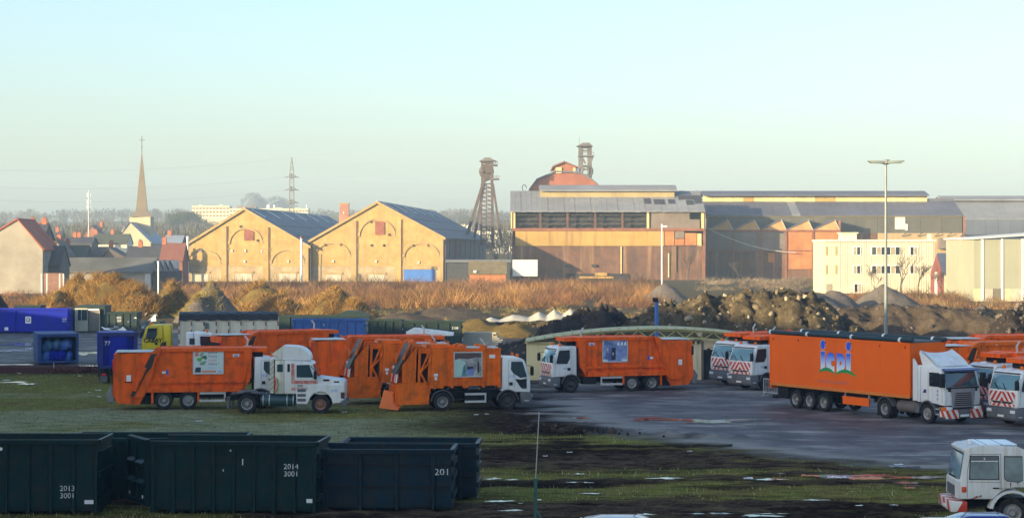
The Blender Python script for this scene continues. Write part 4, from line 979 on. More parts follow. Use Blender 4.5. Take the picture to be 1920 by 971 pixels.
def height_fn(pts, rough, seed, sharp=1.0):
    """union of peaks (x, y, h, rx, ry)"""
    def f(X, Y):
        Z = np.zeros_like(X) - .4
        for (cx, cy, h, rx, ry) in pts:
            d = np.sqrt(((X - cx) / rx) ** 2 + ((Y - cy) / ry) ** 2)
            wob = (fbm(X * .35 + seed, Y * .35, 3, seed) - .5) * .5
            Z = np.maximum(Z, h * np.clip(1 - (d + wob * .35) ** sharp, -.2, 1))
        lift = np.clip(Z / 1.5, 0, 1)
        Z = Z + lift * rough * ((fbm(X * .55, Y * .55, 5, seed + 3) - .5) * 1.6 + (np.abs(fbm(X * 1.7, Y * 1.7, 3, seed + 7) - .5)) * 1.0 - .25)
        return Z
    return f
def mound(name, label, pts, m, rough=1.0, seed=1, step=.3, sharp=1.0, rocks=0, brush=0, bcols=None, bh=(.5, 1.3), lit_side_only=True):
    x0 = min(p[0] - p[3] * 1.25 for p in pts); x1 = max(p[0] + p[3] * 1.25 for p in pts); y0 = min(p[1] - p[4] * 1.25 for p in pts); y1 = max(p[1] + p[4] * 1.25 for p in pts)
    X, Y = np.meshgrid(np.arange(x0, x1, step), np.arange(y0, y1, step)); fn = height_fn(pts, rough, seed, sharp); Z = fn(X, Y)
    V = np.stack([X, Y, Z], -1).reshape(-1, 3); i = np.arange(len(V)).reshape(X.shape)
    Q = np.stack([i[:-1, :-1], i[:-1, 1:], i[1:, 1:], i[1:, :-1]], -1).reshape(-1, 4)
    dm = np.min([np.sqrt(((X - p[0]) / p[3]) ** 2 + ((Y - p[1]) / p[4]) ** 2) for p in pts], 0).reshape(-1); Q = Q[dm[Q].min(1) < 1.12]
    us, inv = np.unique(Q, return_inverse=True); V = V[us]; Q = inv.reshape(-1, 4)
    cx, cy = pts[0][0], pts[0][1]
    t = thing(name, label, 'mound', (cx, cy, 0)); V[:, 0] -= cx; V[:, 1] -= cy
    me = np_mesh('slope', V, Q); me.shade_smooth() if rough < .6 else None
    obj('slope', me, m, t)
    if rocks:
        vs = []; fs = []
        ico = MB().lathe([(0, -1), (.8, -.5), (1, .1), (.6, .8), (0, 1)], 'z', (0, 0, 0), 6)
        iv = np.array(ico.v); tri = []
        for f in ico.f:
            for k in range(1, len(f) - 1): tri.append((f[0], f[k], f[k + 1]))
        tri = np.array(tri); n = 0
        rx = RNG.uniform(x0, x1, rocks * 4); ry = RNG.uniform(y0, y1, rocks * 4); rz = fn(rx, ry)
        for a, b, c in zip(rx, ry, rz):
            if c < .4 or n >= rocks: continue
            s = float(RNG.gamma(1.1, .07) + .035); w = iv * (s * RNG.uniform(.6, 1.3, 3)) * (1 + RNG.normal(0, .18, (len(iv), 1)))
            an = RNG.uniform(0, 6.28); w = np.stack([w[:, 0] * math.cos(an) - w[:, 1] * math.sin(an), w[:, 0] * math.sin(an) + w[:, 1] * math.cos(an), w[:, 2]], 1)
            vs.append(w + np.array([a - cx, b - cy, c - s * .15])); fs.append(tri + n * len(iv)); n += 1
        cc = np.repeat(pal(n, [(.16, .13, .085), (.24, .2, .13), (.10, .085, .065), (.07, .06, .05), (.3, .26, .19), (.05, .045, .04)] if m is RUBB else [(.05, .045, .04), (.08, .07, .06), (.14, .12, .1)]), len(iv), 0)
        tag(obj('stones', np_mesh('stones', np.concatenate(vs), np.concatenate(fs), cc), vcol_mat('stones'), t), kind='stuff')
    if brush:
        rx = RNG.uniform(x0, x1, brush * 5); ry = RNG.uniform(y0, y1, brush * 5); rz = fn(rx, ry); k = rz > .3
        if lit_side_only: k &= (fn(rx + .6, ry) - fn(rx - .6, ry) > -.5) | (RNG.random(len(rx)) < .2)  # blades thinned on right-hand slopes to imitate their shaded side
        k &= fbm(rx * .5, ry * .5, 3, seed) > .38
        rx, ry, rz = rx[k][:brush], ry[k][:brush], rz[k][:brush]; n = len(rx)
        v, tr = blades(np.stack([rx - cx, ry - cy, rz - .1], 1), RNG.uniform(*bh, n) * (.25 + 1.5 * fbm(rx * .9, ry * .9, 2, 3) ** 2), RNG.uniform(.05, .15, n), .8)
        tag(obj('dry_brush', np_mesh('dry_brush', v, tr, np.repeat(pal(n, bcols) * (.45 + 1.1 * fbm(rx * .35, ry * .35, 3, 9)[:, None]), 3, 0)), vcol_mat('dry_brush'), t), kind='stuff')
GOLDC = [(.36, .20, .045), (.24, .14, .05), (.40, .24, .055), (.16, .10, .045), (.12, .10, .045), (.28, .15, .06)]
YELC = [(.33, .27, .07), (.28, .24, .07), (.36, .26, .08)]
REDC = [(.17, .082, .042), (.21, .105, .052), (.13, .07, .042), (.24, .14, .06), (.09, .062, .042)]
def pk(px, top, Y, wpx, ry): return (PX(px, Y), Y, PZ(top, Y), wpx * Y / F / 2, ry)
def ridge(pts, Y, ry, n, wpx):
    ps = np.linspace(pts[0][0], pts[-1][0], n); q = np.interp(ps, [p[0] for p in pts], [p[1] for p in pts]); return [pk(a, b + RNG.uniform(-2, 2), Y + RNG.uniform(-1, 1), wpx * RNG.uniform(.85, 1.15), ry) for a, b in zip(ps, q)]
mound('brush_mound', 'large mound of golden dry brush behind the blue containers', [pk(205, 506, 272, 190, 7), pk(150, 520, 275, 150, 7), pk(250, 528, 268, 130, 6), pk(105, 545, 270, 120, 6)], GOLD, .7, 3, .5, 1.3, brush=22000, bcols=GOLDC, lit_side_only=False)
mound('brush_mound', 'narrow golden brush mound left of the pointed grey-sided heap', [pk(322, 525, 282, 90, 5)], GOLD, .6, 5, .5, 1.2, brush=5000, bcols=GOLDC)
mound('soil_heap', 'pointed heap, sunlit left put in as yellow grass, shaded right as bare grey', [pk(397, 527, 255, 132, 5), pk(372, 548, 252, 90, 4)], GREYG, .25, 6, .4, 1.0, brush=7000, bcols=YELC, bh=(.25, .6))  # yellow blades stand for the sunlit slope, grey for the shaded one
mound('brush_mound', 'dusky brush mound between the pointed heap and the round golden one', [pk(492, 528, 268, 150, 6), pk(530, 548, 262, 120, 6)], GOLD, .7, 8, .5, 1.3, brush=9000, bcols=GOLDC + [(.09, .07, .06)])
mound('brush_mound', 'rounded golden brush mound below the warehouses, shaded on its right', [pk(628, 538, 255, 150, 6), pk(660, 552, 254, 110, 5)], GOLD, .7, 9, .4, 1.3, brush=13000, bcols=GOLDC, bh=(.3, .9))
mound('dark_heap', 'small dark heap at the far left edge below the grey house', [pk(-12, 530, 250, 90, 4)], DARKS, .5, 10, .5)
mound('spoil_mound', 'dark clod strewn spoil mound left of the blue post', ridge([(955, 640), (1000, 622), (1060, 598), (1095, 578), (1130, 569), (1165, 578), (1195, 600)], 172, 5, 16, 130), DARKS, 1.1, 12, .22, 1.25, rocks=450)
mound('rubble_mound', 'big rubble mound with pale stones behind the arched shelter', ridge([(1190, 596), (1225, 572), (1280, 558), (1330, 556), (1380, 546), (1430, 541), (1490, 543), (1530, 552), (1570, 585)], 172, 6, 22, 150), RUBB, 1.2, 14, .2, 1.7, rocks=800)
mound('earth_bank', 'long brown earth bank behind the orange lorry and lamp mast', ridge([(1540, 582), (1580, 574), (1620, 577), (1700, 569), (1760, 574), (1840, 577), (1910, 590)], 190, 7, 20, 170), BROWN, .7, 16, .25, 1.8, rocks=250)
mound('dark_heap', 'dark spoil heap at the right edge behind the refuse trucks', [pk(1935, 560, 166, 190, 5), pk(1890, 574, 165, 130, 4)], DARKS, .9, 18, .22, 1.5, rocks=600)
mound('gravel_heap', 'conical grey gravel heap before the cream office', [pk(1655, 531, 285, 150, 6), pk(1672, 541, 285, 150, 6)], GREYG, .2, 20, .4, 1.05)
mound('gravel_heap', 'long low grey gravel heap left of the conical one', [pk(1500, 540, 275, 230, 7), pk(1560, 542, 278, 140, 6), pk(1430, 546, 275, 200, 7)], GREYG, .25, 22, .5, 1.3)
mound('gravel_heap', 'grey gravel heap in front of the rusty hall corner', [pk(1248, 530, 330, 100, 6)], GREYG, .3, 24, .5, 1.2)
mound('soil_heap', 'low bare earth heap beside the grassy track left of white sheets', [pk(840, 573, 262, 210, 8), pk(760, 586, 250, 160, 6)], BROWN, .5, 26, .4, 1.3)
mound('soil_heap', 'tawny earth heap behind the white plank stack', [pk(900, 598, 215, 160, 5), pk(960, 604, 212, 120, 4)], GOLD, .5, 27, .35, 1.4)

def scrub(name, label, n, ylo, yhi, xlo, xhi, hlo, hhi, cols, per=70):
    Y = RNG.uniform(ylo, yhi, n); px = RNG.uniform(xlo, xhi, n); X = (px - 960) * Y / F
    den = fbm(X * .08, Y * .05, 3, 6); k = den > .42; X, Y = X[k], Y[k]; n = len(X); H = (hlo + (hhi * 1.25 - hlo) * RNG.random(n) ** 1.6) * (.6 + .8 * fbm(X * .06, Y * .04, 2, 31)); bc = pal(n, cols, .2)
    vs = []; cs = []
    for k in range(per):
        a = RNG.uniform(0, 6.28, n); r = RNG.random(n) ** .6 * H * .8; z = RNG.random(n) * H * .55 * (1 - r / (H * .95))
        b = np.stack([X + np.cos(a) * r, Y + np.sin(a) * r, z], 1)
        v, _ = blades(b, H * RNG.uniform(.2, .5, n), RNG.uniform(.05, .14, n), .6); vs.append(v); cs.append(np.repeat(bc * RNG.uniform(.6, 1.3, (n, 1)) * (.35 + 1.3 * fbm(X * .12, Y * .03, 3, 12)[:, None]), 3, 0))
    v = np.concatenate(vs); c = np.clip(np.concatenate(cs), 0, .6)
    tag(obj(name, np_mesh(name, v, np.arange(len(v)).reshape(-1, 3), c), vcol_mat('scrub_twigs')), kind='stuff', label=label)
scrub('scrub', 'red brown winter scrub in front of the warehouses and halls', 1900, 300, 470, 330, 1240, 1.2, 3.4, REDC, 60)
scrub('scrub', 'rounded golden bushes standing in the red brown scrub', 150, 300, 420, 330, 1230, 1.6, 3.6, [(.34, .19, .06), (.28, .17, .06), (.22, .13, .06)], 130)
scrub('scrub', 'brown scrub at the foot of the cream office and green shed', 420, 295, 372, 1590, 1990, 1.0, 2.6, REDC + [(.24, .17, .08)], 60)
scrub('scrub', 'grey brown scrub along the saw-tooth shed', 260, 420, 545, 1310, 1560, 1.0, 2.5, [(.16, .13, .09), (.2, .15, .1)], 50)
scrub('scrub', 'reddish scrub before the houses at far left', 330, 285, 380, -60, 340, 1.0, 2.6, REDC, 50)
scrub('scrub', 'pale tufts of dry grass along the track below the red scrub', 260, 225, 300, 690, 1230, .4, 1.1, [(.25, .2, .1), (.2, .13, .07), (.12, .11, .05)], 40)
scrub('scrub', 'short maroon weeds along the meadow behind the refuse trucks', 520, 151, 161, -60, 182, .2, .55, [(.10, .03, .028), (.13, .05, .04), (.08, .03, .03), (.15, .1, .05)], 34)
# ------------------------------------------------------------------ containers
CGREEN = mat('container_green', (.001, .022, .025), .42, .3, .6, dirt=((.028, .024, .015), .42, 1.9), streak=((.008, .030, .029), .6, 3), spec=.15, bump=.25, bscale=1.3)
CTEAL = mat('container_teal', (.001, .019, .034), .45, .3, .6, dirt=((.024, .022, .017), .5, 1.4), streak=((.022, .026, .022), .6, 2.5), spec=.15, bump=.25, bscale=1.3)
CDARK = mat('container_dark_green', (.008, .03, .028), .6, .2, .6)
CBLUE = mat('container_blue', (.006, .018, .36), .5, .12, .5, streak=((.012, .02, .18), .5, 2), spec=.25)
CBLUE2 = mat('container_mid_blue', (.03, .11, .36), .5, .15, .6)
def rolloff(label, x, y, L, W, H, m, rz=0, ribs=8, horiz=False, group=None, loc_end='l', door_open=False, floor=.22, z=0, lip=.1):
    """open-top steel container; local x along the long side facing the camera (y=0), y into depth"""
    t = thing('container', label, 'container', (x, y, z), rz, group); th = .07
    MB().box(0, L, th, W - th, floor - .1, floor).build('floor', m, t)
    MB().box(0, L, 0, th, floor, H).build('side_panel', m, t); MB().box(0, L, W - th, W, floor, H).build('side_panel', m, t)
    MB().box(L - th, L - .002, th + .002, W - th - .002, floor + .002, H - .01).build('end_panel', m, t)
    if not door_open: MB().box(.002, th, th + .002, W - th - .002, floor + .002, H - .01).build('end_door', m, t)
    rim = MB()
    for a in ((-.03, L + .03, -lip, .0), (-.03, L + .03, W, W + lip)): rim.box(a[0], a[1], a[2], a[3], H - .13, H + .03)
    rim.box(L, L + lip, 0.001, W - .001, H - .13, H + .028)
    if not door_open: rim.box(-lip, 0, 0.001, W - .001, H - .13, H + .028)
    rim.build('rim', m, t)
    for e, s in ((L, 1), (0, -1)):
        if e == 0 and door_open: continue
        for zz in (floor + .35, floor + (H - floor) * .5, H - .5):
            x0 = e if s > 0 else e - .09
            MB().prism([(.12, zz - .1), (W - .12, zz - .1), (W - .12, zz + .1), (.12, zz + .1)], x0, x0 + .09, 'x').build('end_rib', m, t)
    if horiz:
        for zz in (floor + .62, floor + 1.42):
            for yy in (-.05, W): MB().box(0, L, yy, yy + .048, zz, zz + .07).build('rail', CHASSIS, t)
        rr = [L * (k + .5) / ribs for k in range(ribs)]
    else: rr = [.06 + (L - .12) * k / (ribs - 1) for k in range(ribs)]
    rm = None
    for xx in rr:
        for yy, s in ((0, -1), (W, 1)):
            if rm is None: rm = MB().box(-.07, .07, -.085, -.001, .05, H - .131).mesh('rib', bevel=.02, seg=1)
            r = obj('rib', rm, m, t, (xx, yy, 0), (0, 0, 0 if s < 0 else math.pi))
    for yy in (W * .3, W * .65): MB().box(.1, L - .1, yy, yy + .12, .02, floor - .102).build('skid', CHASSIS, t)
    return t
def plate(t, x, z, w, h, m=None, y=-.012, name='sticker', side=-1):
    return MB().box(x - w / 2, x + w / 2, y - .006, y, z - h / 2, z + h / 2).build(name, m or INKW, t)
# foreground row
Yf = 71.6; u = Yf / F
t = rolloff('dark green container numbered 2013 over 3001 at bottom left', PX(-160, Yf), Yf, PX(191, Yf) - PX(-160, Yf) - .15, 2.4, 2.62, CGREEN, 0, 9, group='open-top containers in the foreground')
lx = lambda p: PX(p, Yf) - PX(-160, Yf)
text(t, '2013\n3001', lx(113), PZ(919, Yf), -1, .27, WORN, -.095, sx=1.0); plate(t, lx(167), .35 + .1, .32, .14); text(t, '•', lx(-3), PZ(850, Yf), -1, .5, INKW, -.012)
Yb = 75.6
t = rolloff('dark green open container behind the two numbered green ones', PX(128, Yb), Yb, PX(452, Yb) - PX(128, Yb), 2.4, 2.3, CGREEN, R(-1.0), 8, group='open-top containers in the foreground')
x0 = PX(281, Yf)
t = rolloff('dark green container numbered 2014 over 3001 with its end door swung open', x0, Yf + .35, PX(600, Yf) - x0 - .1, 2.4, 2.55, CGREEN, R(-4.5), 9, group='open-top containers in the foreground', door_open=True)
lx = lambda p: (PX(p, Yf) - x0)
text(t, '2014\n3001', lx(533.5), PZ(878, Yf), -1, .27, WORN, -.095); plate(t, lx(584), .5, .3, .14); plate(t, lx(432), 2.25, .05, .06); plate(t, lx(455), 1.85, .035, .22); plate(t, lx(418), 1.55, .03, .08)
dr = MB().box(0, 2.3, -.05, .05, .25, 2.62).build('door_leaf', CGREEN, t); dr.location = (-.08, -.05, 0); dr.rotation_euler = (0, 0, R(122))
for a, b, z0, z1 in ((0.05, 2.25, 2.45, 2.6), (.05, 2.25, .28, .42), (.03, .17, .28, 2.6), (1.12, 1.26, .28, 2.6), (2.14, 2.28, .28, 2.6)): MB().box(a, b, .051, .13, z0, z1).build('door_frame', CGREEN, dr)
for zz in (1.75, 1.05):
    for xa, xb in ((.2, 1.08), (1.3, 2.1)): MB().prism([(.051, zz - .11), (.2, zz - .05), (.2, zz + .0), (.051, zz + .13)], xa, xb, 'x').build('door_rib', CGREEN, dr)
for xa in (.35, 1.9): MB().box(xa - .07, xa + .07, .131, .137, .5, .62).build('sticker', INKW, dr)
Yg = 72.8; x0 = PX(575, Yg)
t = rolloff('rusty teal container numbered 201 right of the green ones', x0, Yg - .3, PX(847, Yg) - x0, 2.3, 2.2, CTEAL, R(-2.0), 4, horiz=True, group='open-top containers in the foreground')
text(t, '201', PX(815, Yg) - x0, PZ(887, Yg), -1, .32, WORN, -.012, sx=1.2)
Yh2 = 75.3; x0 = PX(640, Yh2)
t = rolloff('dark teal container sticking out behind the one numbered 201', x0, Yh2 + .4, PX(893, Yh2) - x0, 2.4, 2.1, CTEAL, R(-2.0), 4, horiz=True, group='open-top containers in the foreground')
# yard containers
Yc = 219.0
t = rolloff('long blue container with white square emblem at left of the yard', PX(-70, Yc), Yc, PX(127, Yc) - PX(-70, Yc), 2.4, PZ(579, Yc), CBLUE, 0, 3, group='containers at the back of the yard')
l = lambda p: PX(p, Yc) - PX(-70, Yc)
plate(t, l(53), 1.45, .62, .74); MB().lathe([(.22, 0), (.22, .006)], 'y', (l(53), -.03, 1.45), 16).build('emblem', INK, t); MB().lathe([(.12, 0), (.12, .006)], 'y', (l(53), -.04, 1.47), 12).build('emblem', INKW, t)
plate(t, l(12), .5, .4, .34); text(t, '2018\n3002', l(116), 1.45, -1, .24, INKW, -.012)
rolloff('dark green container peeping over the long blue one', PX(27, 226), 226, PX(76, 226) - PX(27, 226), 2.4, PZ(573, 226), CDARK, 0, 4, group='containers at the back of the yard')
def cabin():
    Y = 222.0; X0 = PX(127, Y); l = lambda p: PX(p, Y) - X0; z = lambda p: PZ(p, Y)
    t = thing('site_cabin', 'cream fronted site cabin with window and door in a dark green frame', 'cabin', (X0, Y, 0))
    MB().box(0, l(141) - .01, .3, 3, .1, z(578)).build('side_container', CDARK, t); MB().box(l(141), l(195), .5, 4, .1, z(573)).build('shell', CDARK, t)
    CP = mat('cream_panel', (.62, .58, .40), .6, .12, .6, streak=((.35, .28, .16), .4, 3))
    MB().box(l(140), l(164), .1, .49, .1, z(578)).build('front_panel', CP, t); MB().box(l(185), l(186), .2, .49, .1, z(579)).build('jamb', CP, t); MB().box(l(165), l(185), .15, .49, z(582), z(579)).build('lintel', INKW, t)
    w = MB().box(l(146), l(163), .05, .098, z(600), z(580)).build('window', GLASS, t); MB().box(l(152), l(153), .02, .048, z(600), z(580)).build('mullion', CP, w)
    MB().box(l(165), l(184), .3, .49, .1, z(582) - .02).build('door', mat('grubby_door', (.22, .2, .16), .7, .25), t)
cabin()
t = rolloff('dark green container with white lettering right of the cabin', PX(202, 214), 214, PX(257, 214) - PX(202, 214), 2.4, PZ(586, 214), CDARK, 0, 5, group='containers at the back of the yard')
text(t, '2009\n3107', .75, 1.75, -1, .34, INKW, -.012); text(t, 'A', 2.1, 1.4, -1, .2, INKW, -.012)
def bag_skip():
    Y = GY(683); X0 = PX(71, Y); l = lambda p: PX(p, Y) - X0; W = l(146); H = PZ(626, Y)
    t = thing('open_skip', 'open ended dark blue container stuffed with blue bags', 'container', (X0, Y, 0), R(17)); m = mat('weathered_blue_green', (.012, .05, .19), .6, .2, .8); D = 5.5
    MB().box(0, .28, 0, D, .1, H).build('side_panel', m, t); MB().box(W - .2, W, 0, D, .1, H).build('side_panel', m, t); MB().box(.28, W - .2, 0, D, H - .25, H - .01).build('roof', m, t); MB().box(.28, W - .2, 0, D, .1, .25).build('floor', m, t); MB().box(.28, W - .2, D - .2, D - .01, .25, H - .25).build('end_panel', m, t)
    k = 0
    for bx, bz, r, c in ((.62, .62, .46, CBLUE2), (1.2, .66, .5, CBLUE), (1.85, .68, .52, CBLUE), (2.5, .6, .42, CBLUE2), (.75, 1.45, .5, mat('grey_blue_bag', (.05, .13, .25), .4, .2)), (1.5, 1.55, .46, mat('grey_blue_bag', (0, 0, 0))), (2.25, 1.5, .52, CBLUE2)):
        mb = MB().lathe([(0, -.9), (.75, -.8), (1.0, -.3), (.95, .3), (.6, .75), (.3, .9), (.12, 1.0), (.16, 1.1), (0, 1.1)], 'z', (0, 0, 0), 12); rr = random.Random(k + 40)
        kx, ky, kz = rr.uniform(.85, 1.15), .9, rr.uniform(.85, 1.15)
        mb.v = [(p[0] * r * kx * rr.uniform(.82, 1.16) + .15 * r * p[2], p[1] * r * ky * rr.uniform(.8, 1.15), p[2] * r * kz * rr.uniform(.9, 1.08)) for p in mb.v]
        o = mb.build('rubbish_bag', c, smooth=True); o.location = (X0 + bx * math.cos(R(17)) - .8 * math.sin(R(17)), Y + bx * math.sin(R(17)) + .8 * math.cos(R(17)), bz); k += 1
        tag(o, ['blue rubbish bag, bottom left in the open container', 'blue rubbish bag second from left on the container floor', 'deep blue rubbish bag third from left on the container floor', 'small blue bag at bottom right in the open container', 'grey blue bag at upper left in the open container', 'grey blue bag at upper middle in the open container', 'bright blue bag at upper right in the open container'][k - 1], 'bag', 'bags in the open container')
bag_skip()
# rear row of containers
Yr = 190.0
def rr_(label, a, b, top, Y, m, ribs, rz=0, **k): return rolloff(label, PX(a, Y), Y, PX(b, Y) - PX(a, Y), 2.4, PZ(top, Y), m, rz, ribs, group='containers at the back of the yard', **k)
rr_('dark green container behind the bright ribbed blue one', 517, 692, 592, 192, CDARK, 8)
rr_('ribbed mid blue container behind the refuse trucks', 549, 683, 599, 178, CBLUE2, 9)
rr_('dark green container right of the ribbed blue one', 690, 752, 600, 186, CDARK, 5)
t = rr_('dark green container with white tags at the right end of the rear row', 752, 865, 603, 184, CDARK, 6); plate(t, .1, 1.9, .16, .16); plate(t, .1, .9, .16, .16); text(t, '3108', 4.6, 1.9, -1, .3, INKW, -.012)
t = rr_('dark green container with a peaked lid numbered 15a', 626, 692, 592, 200, CDARK, 4); H = PZ(592, 200); MB().prism([(0, H + .03), (3.4, H + .03), (2.6, H + .4), (1.2, H + .5)], 0, 2.4).build('peaked_lid', CDARK, t); text(t, '15a', .25, H - .5, -1, .5, INKW, -.2); 
o = thing('stacked_boards', 'sloping white board lying over a blue bin behind the trucks', 'board', (PX(760, 172), 172, 0)); l = lambda p: PX(p, 172) - PX(760, 172)
MB().box(0, l(815), 0, 1.6, .1, PZ(622, 172)).build('blue_bin', CBLUE, o); MB().prism([(l(762), PZ(622, 172)), (l(776), PZ(615, 172)), (l(850), PZ(624, 172)), (l(850), PZ(629, 172)), (l(762), PZ(627, 172))], -.4, 1.8).build('board', INKW, o)
def planks():
    Y = 186.0; t = thing('plank_stack', 'stack of long pale planks right of the rear containers', 'plank stack', (PX(868, Y), Y, 0)); L = PX(955, Y) - PX(868, Y); m = mat('pale_timber', (.52, .48, .38), .8, .15, 1)
    for k in range(9):
        for j in range(3): MB().box(.1 * random.random(), L - .9 * random.random() - k * .12, j * .5, j * .5 + .45, .1 + k * .16, .24 + k * .16).build('plank', m, t)
    MB().box(.3, .5, 0, 1.5, 0, .097).build('bearer', m, t); MB().box(L - 1.6, L - 1.4, 0, 1.5, 0, .097).build('bearer', m, t)
planks()
def white_sheet():
    Y = 245.0; xs = np.linspace(PX(906, Y), PX(1085, Y), 60); ys = np.linspace(Y - 2.2, Y + 2.5, 14); X, YY = np.meshgrid(xs, ys)
    c = np.clip(1 - ((YY - Y) / 2.6) ** 2, 0, 1); u = (X - xs[0]) / (xs[-1] - xs[0])
    Z = c * (.15 + u * 1.0 + .75 * (1 - np.abs(((u * 4.6 + .2 * np.sin(u * 9)) % 1) * 2 - 1)) * (.5 + .5 * u)) * (1 - .5 * sstep(.9, 1, u)) + .15 * (fbm(X * 1.2, YY * 1.2, 3, 3) - .5) - .1
    Z += 0; V = np.stack([X - xs[0], YY - Y, Z], -1).reshape(-1, 3); i = np.arange(len(V)).reshape(X.shape); Q = np.stack([i[:-1, :-1], i[:-1, 1:], i[1:, 1:], i[1:, :-1]], -1).reshape(-1, 4)
    o = obj('tarpaulin', np_mesh('tarpaulin', V, Q), mat('white_fleece', (.42, .40, .34), .8, .1, 1)); o.location = (xs[0], Y, .3); tag(o, 'white tarpaulin draped over low heaps left of the dark spoil mound', 'tarpaulin')
white_sheet()
# scrap beside the yellow lorry
def scrap(label, px, py, Y, w, h, m, seed):
    rr = random.Random(seed); mb = MB()
    for k in range(7):
        a = (rr.uniform(-w, w) / 2, rr.uniform(-.6, .6), rr.uniform(0, h)); b = (a[0] + rr.uniform(-w, w) * .5, a[1] + rr.uniform(-.5, .5), max(.05, a[2] + rr.uniform(-h, h) * .5)); c = (a[0] + rr.uniform(-w, w) * .3, a[1] + .2, rr.uniform(0, h))
        n = .06; mb.add([a, b, c, (a[0], a[1] + n, a[2]), (b[0], b[1] + n, b[2]), (c[0], c[1] + n, c[2])], [(0, 1, 2), (3, 5, 4), (0, 3, 4, 1), (1, 4, 5, 2), (2, 5, 3, 0)])
    o = mb.build('scrap_heap', m); o.location = (PX(px, Y), Y, PZ(py, Y) - h * .2); tag(o, label, 'scrap')
Ys = 205; 
scrap('grey crumpled scrap heap left of the yellow lorry cab', 258, 622, 196, 2.4, 1.3, mat('grey_scrap', (.2, .21, .23), .7, .4, 2), 3)
t = rr_('dark container heaped with scrap behind the yellow lorry cab', 264, 300, 603, 212, CDARK, 3)
scrap('pale sheet scrap on top of the dark container behind yellow cab', 276, 599, 213.2, 2.2, .9, mat('pale_scrap', (.45, .48, .5), .6, .3, 2), 5)
scrap('white boards piled beside the dark green container', 219, 619, 208, 2.6, .5, INKW, 8)

# ------------------------------------------------------------------ arched shelter
def shelter():
    Y = 143.0; X0 = PX(988, Y); l = lambda p: PX(p, Y) - X0; z = lambda p: PZ(p, Y); W = l(1440)
    t = thing('arched_shelter', 'cream corrugated shelter with arched truss roof behind the parked trucks', 'shelter', (X0, Y, 0)); D = 4.6
    CR = mat('cream_yellow_sheet', (.78, .70, .38), .6, .06, .4, streak=((.6, .5, .26), .4, 2)); CB = mat('pale_rib_sheet', (.74, .70, .50), .6, .08, .5); TR = mat('truss_green', (.42, .44, .18), .6, .15)
    N = 26; arc = []
    for k in range(N + 1):
        p = 986 + (1442 - 986) * k / N; f = (p - 986) / 456
        zz = z(641) + (z(617) - z(641)) * (1 - ((f - .55) / .55) ** 2 if f < .55 else 1 - ((f - .55) / .5) ** 2 * .95)
        arc.append((l(p), zz))
    for k in range(N): # roof sheets
        (xa, za), (xb, zb) = arc[k], arc[k + 1]
        MB().prism([(xa + .01, za), (xb - .01, zb), (xb - .01, zb + .06), (xa + .01, za + .06)], -.5, D).build('roof_sheet', mat('olive_cream_roof', (.52, .48, .27), .75, .12, .6, spec=.2), t)
        MB().bar((xa, -.52, za + .12), (xa, -.3, za + .12), .05, 6).build('roof_bolt', TR, t)
    # front truss
    m = MB(); lo = lambda k: arc[k][1] - .55 * min(1, max(.05, (k - 3) / 6)) * min(1, max(.15, (N - k) / 4))
    for k in range(4, N):
        m.bar((arc[k][0], -.25, arc[k][1] - .08), (arc[k + 1][0], -.25, arc[k + 1][1] - .08), .07); m.bar((arc[k][0], -.25, lo(k)), (arc[k + 1][0], -.25, lo(k + 1)), .07)
        m.bar((arc[k][0], -.25, lo(k) if k % 2 else arc[k][1] - .08), (arc[k + 1][0], -.25, arc[k + 1][1] - .08 if k % 2 else lo(k + 1)), .045)
    m.build('truss', TR, t)
    MB().box(0, .12, 0, D, 0, z(643)).build('side_wall', CR, t); MB().box(.123, l(1040), 0, .12, 0, z(642)).build('front_panel', CR, t)
    MB().box(-.15, l(1040), -.2, 0, z(643), z(641)).build('eave_trim', CR, t)
    Yb = .5   # inner wall of ribbed sheets behind the trucks
    x = l(1045); 
    rib = MB().box(-.06, .06, -.05, 0, 0, 2.75).mesh('wall_rib')
    edges = [1045, 1090, 1140, 1190, 1245, 1286, 1318]
    for a, b in zip(edges[:-1], edges[1:]): MB().box(l(a) + .02, l(b) - .02, Yb, Yb + .1, 0, z(635) - .4).build('wall_panel', CB, t)
    for a, b in ((1366, 1400), (1400, 1438)): MB().box(l(a) + .02, l(b) - .02, Yb, Yb + .1, 0, z(645) - .2).build('wall_panel', CB, t)
    MB().box(l(1318), l(1366), Yb, Yb + .1, z(656), z(637)).build('wall_panel', CB, t)
    xx = l(1048)
    while xx < l(1436):
        if not (l(1318) < xx < l(1366)): obj('wall_rib', rib, CB, t, (xx, Yb, 0))
        xx += .36
    MB().box(l(1319), l(1365), Yb + .15, Yb + .3, 0, z(656)).build('dark_door', mat('dark_green_door', (.02, .035, .04), .7, .2), t)
    for p in (1318, 1366): MB().box(l(p) - .08, l(p) + .08, Yb - .1, Yb + .12, 0, z(640)).build('door_post', PANELG, t)
    MB().box(0, W, D - .1, D, 0, z(643)).build('rear_wall', CB, t); MB().box(W - .1, W, 0.2, D - .11, 0, z(644)).build('side_wall', CR, t)
shelter()
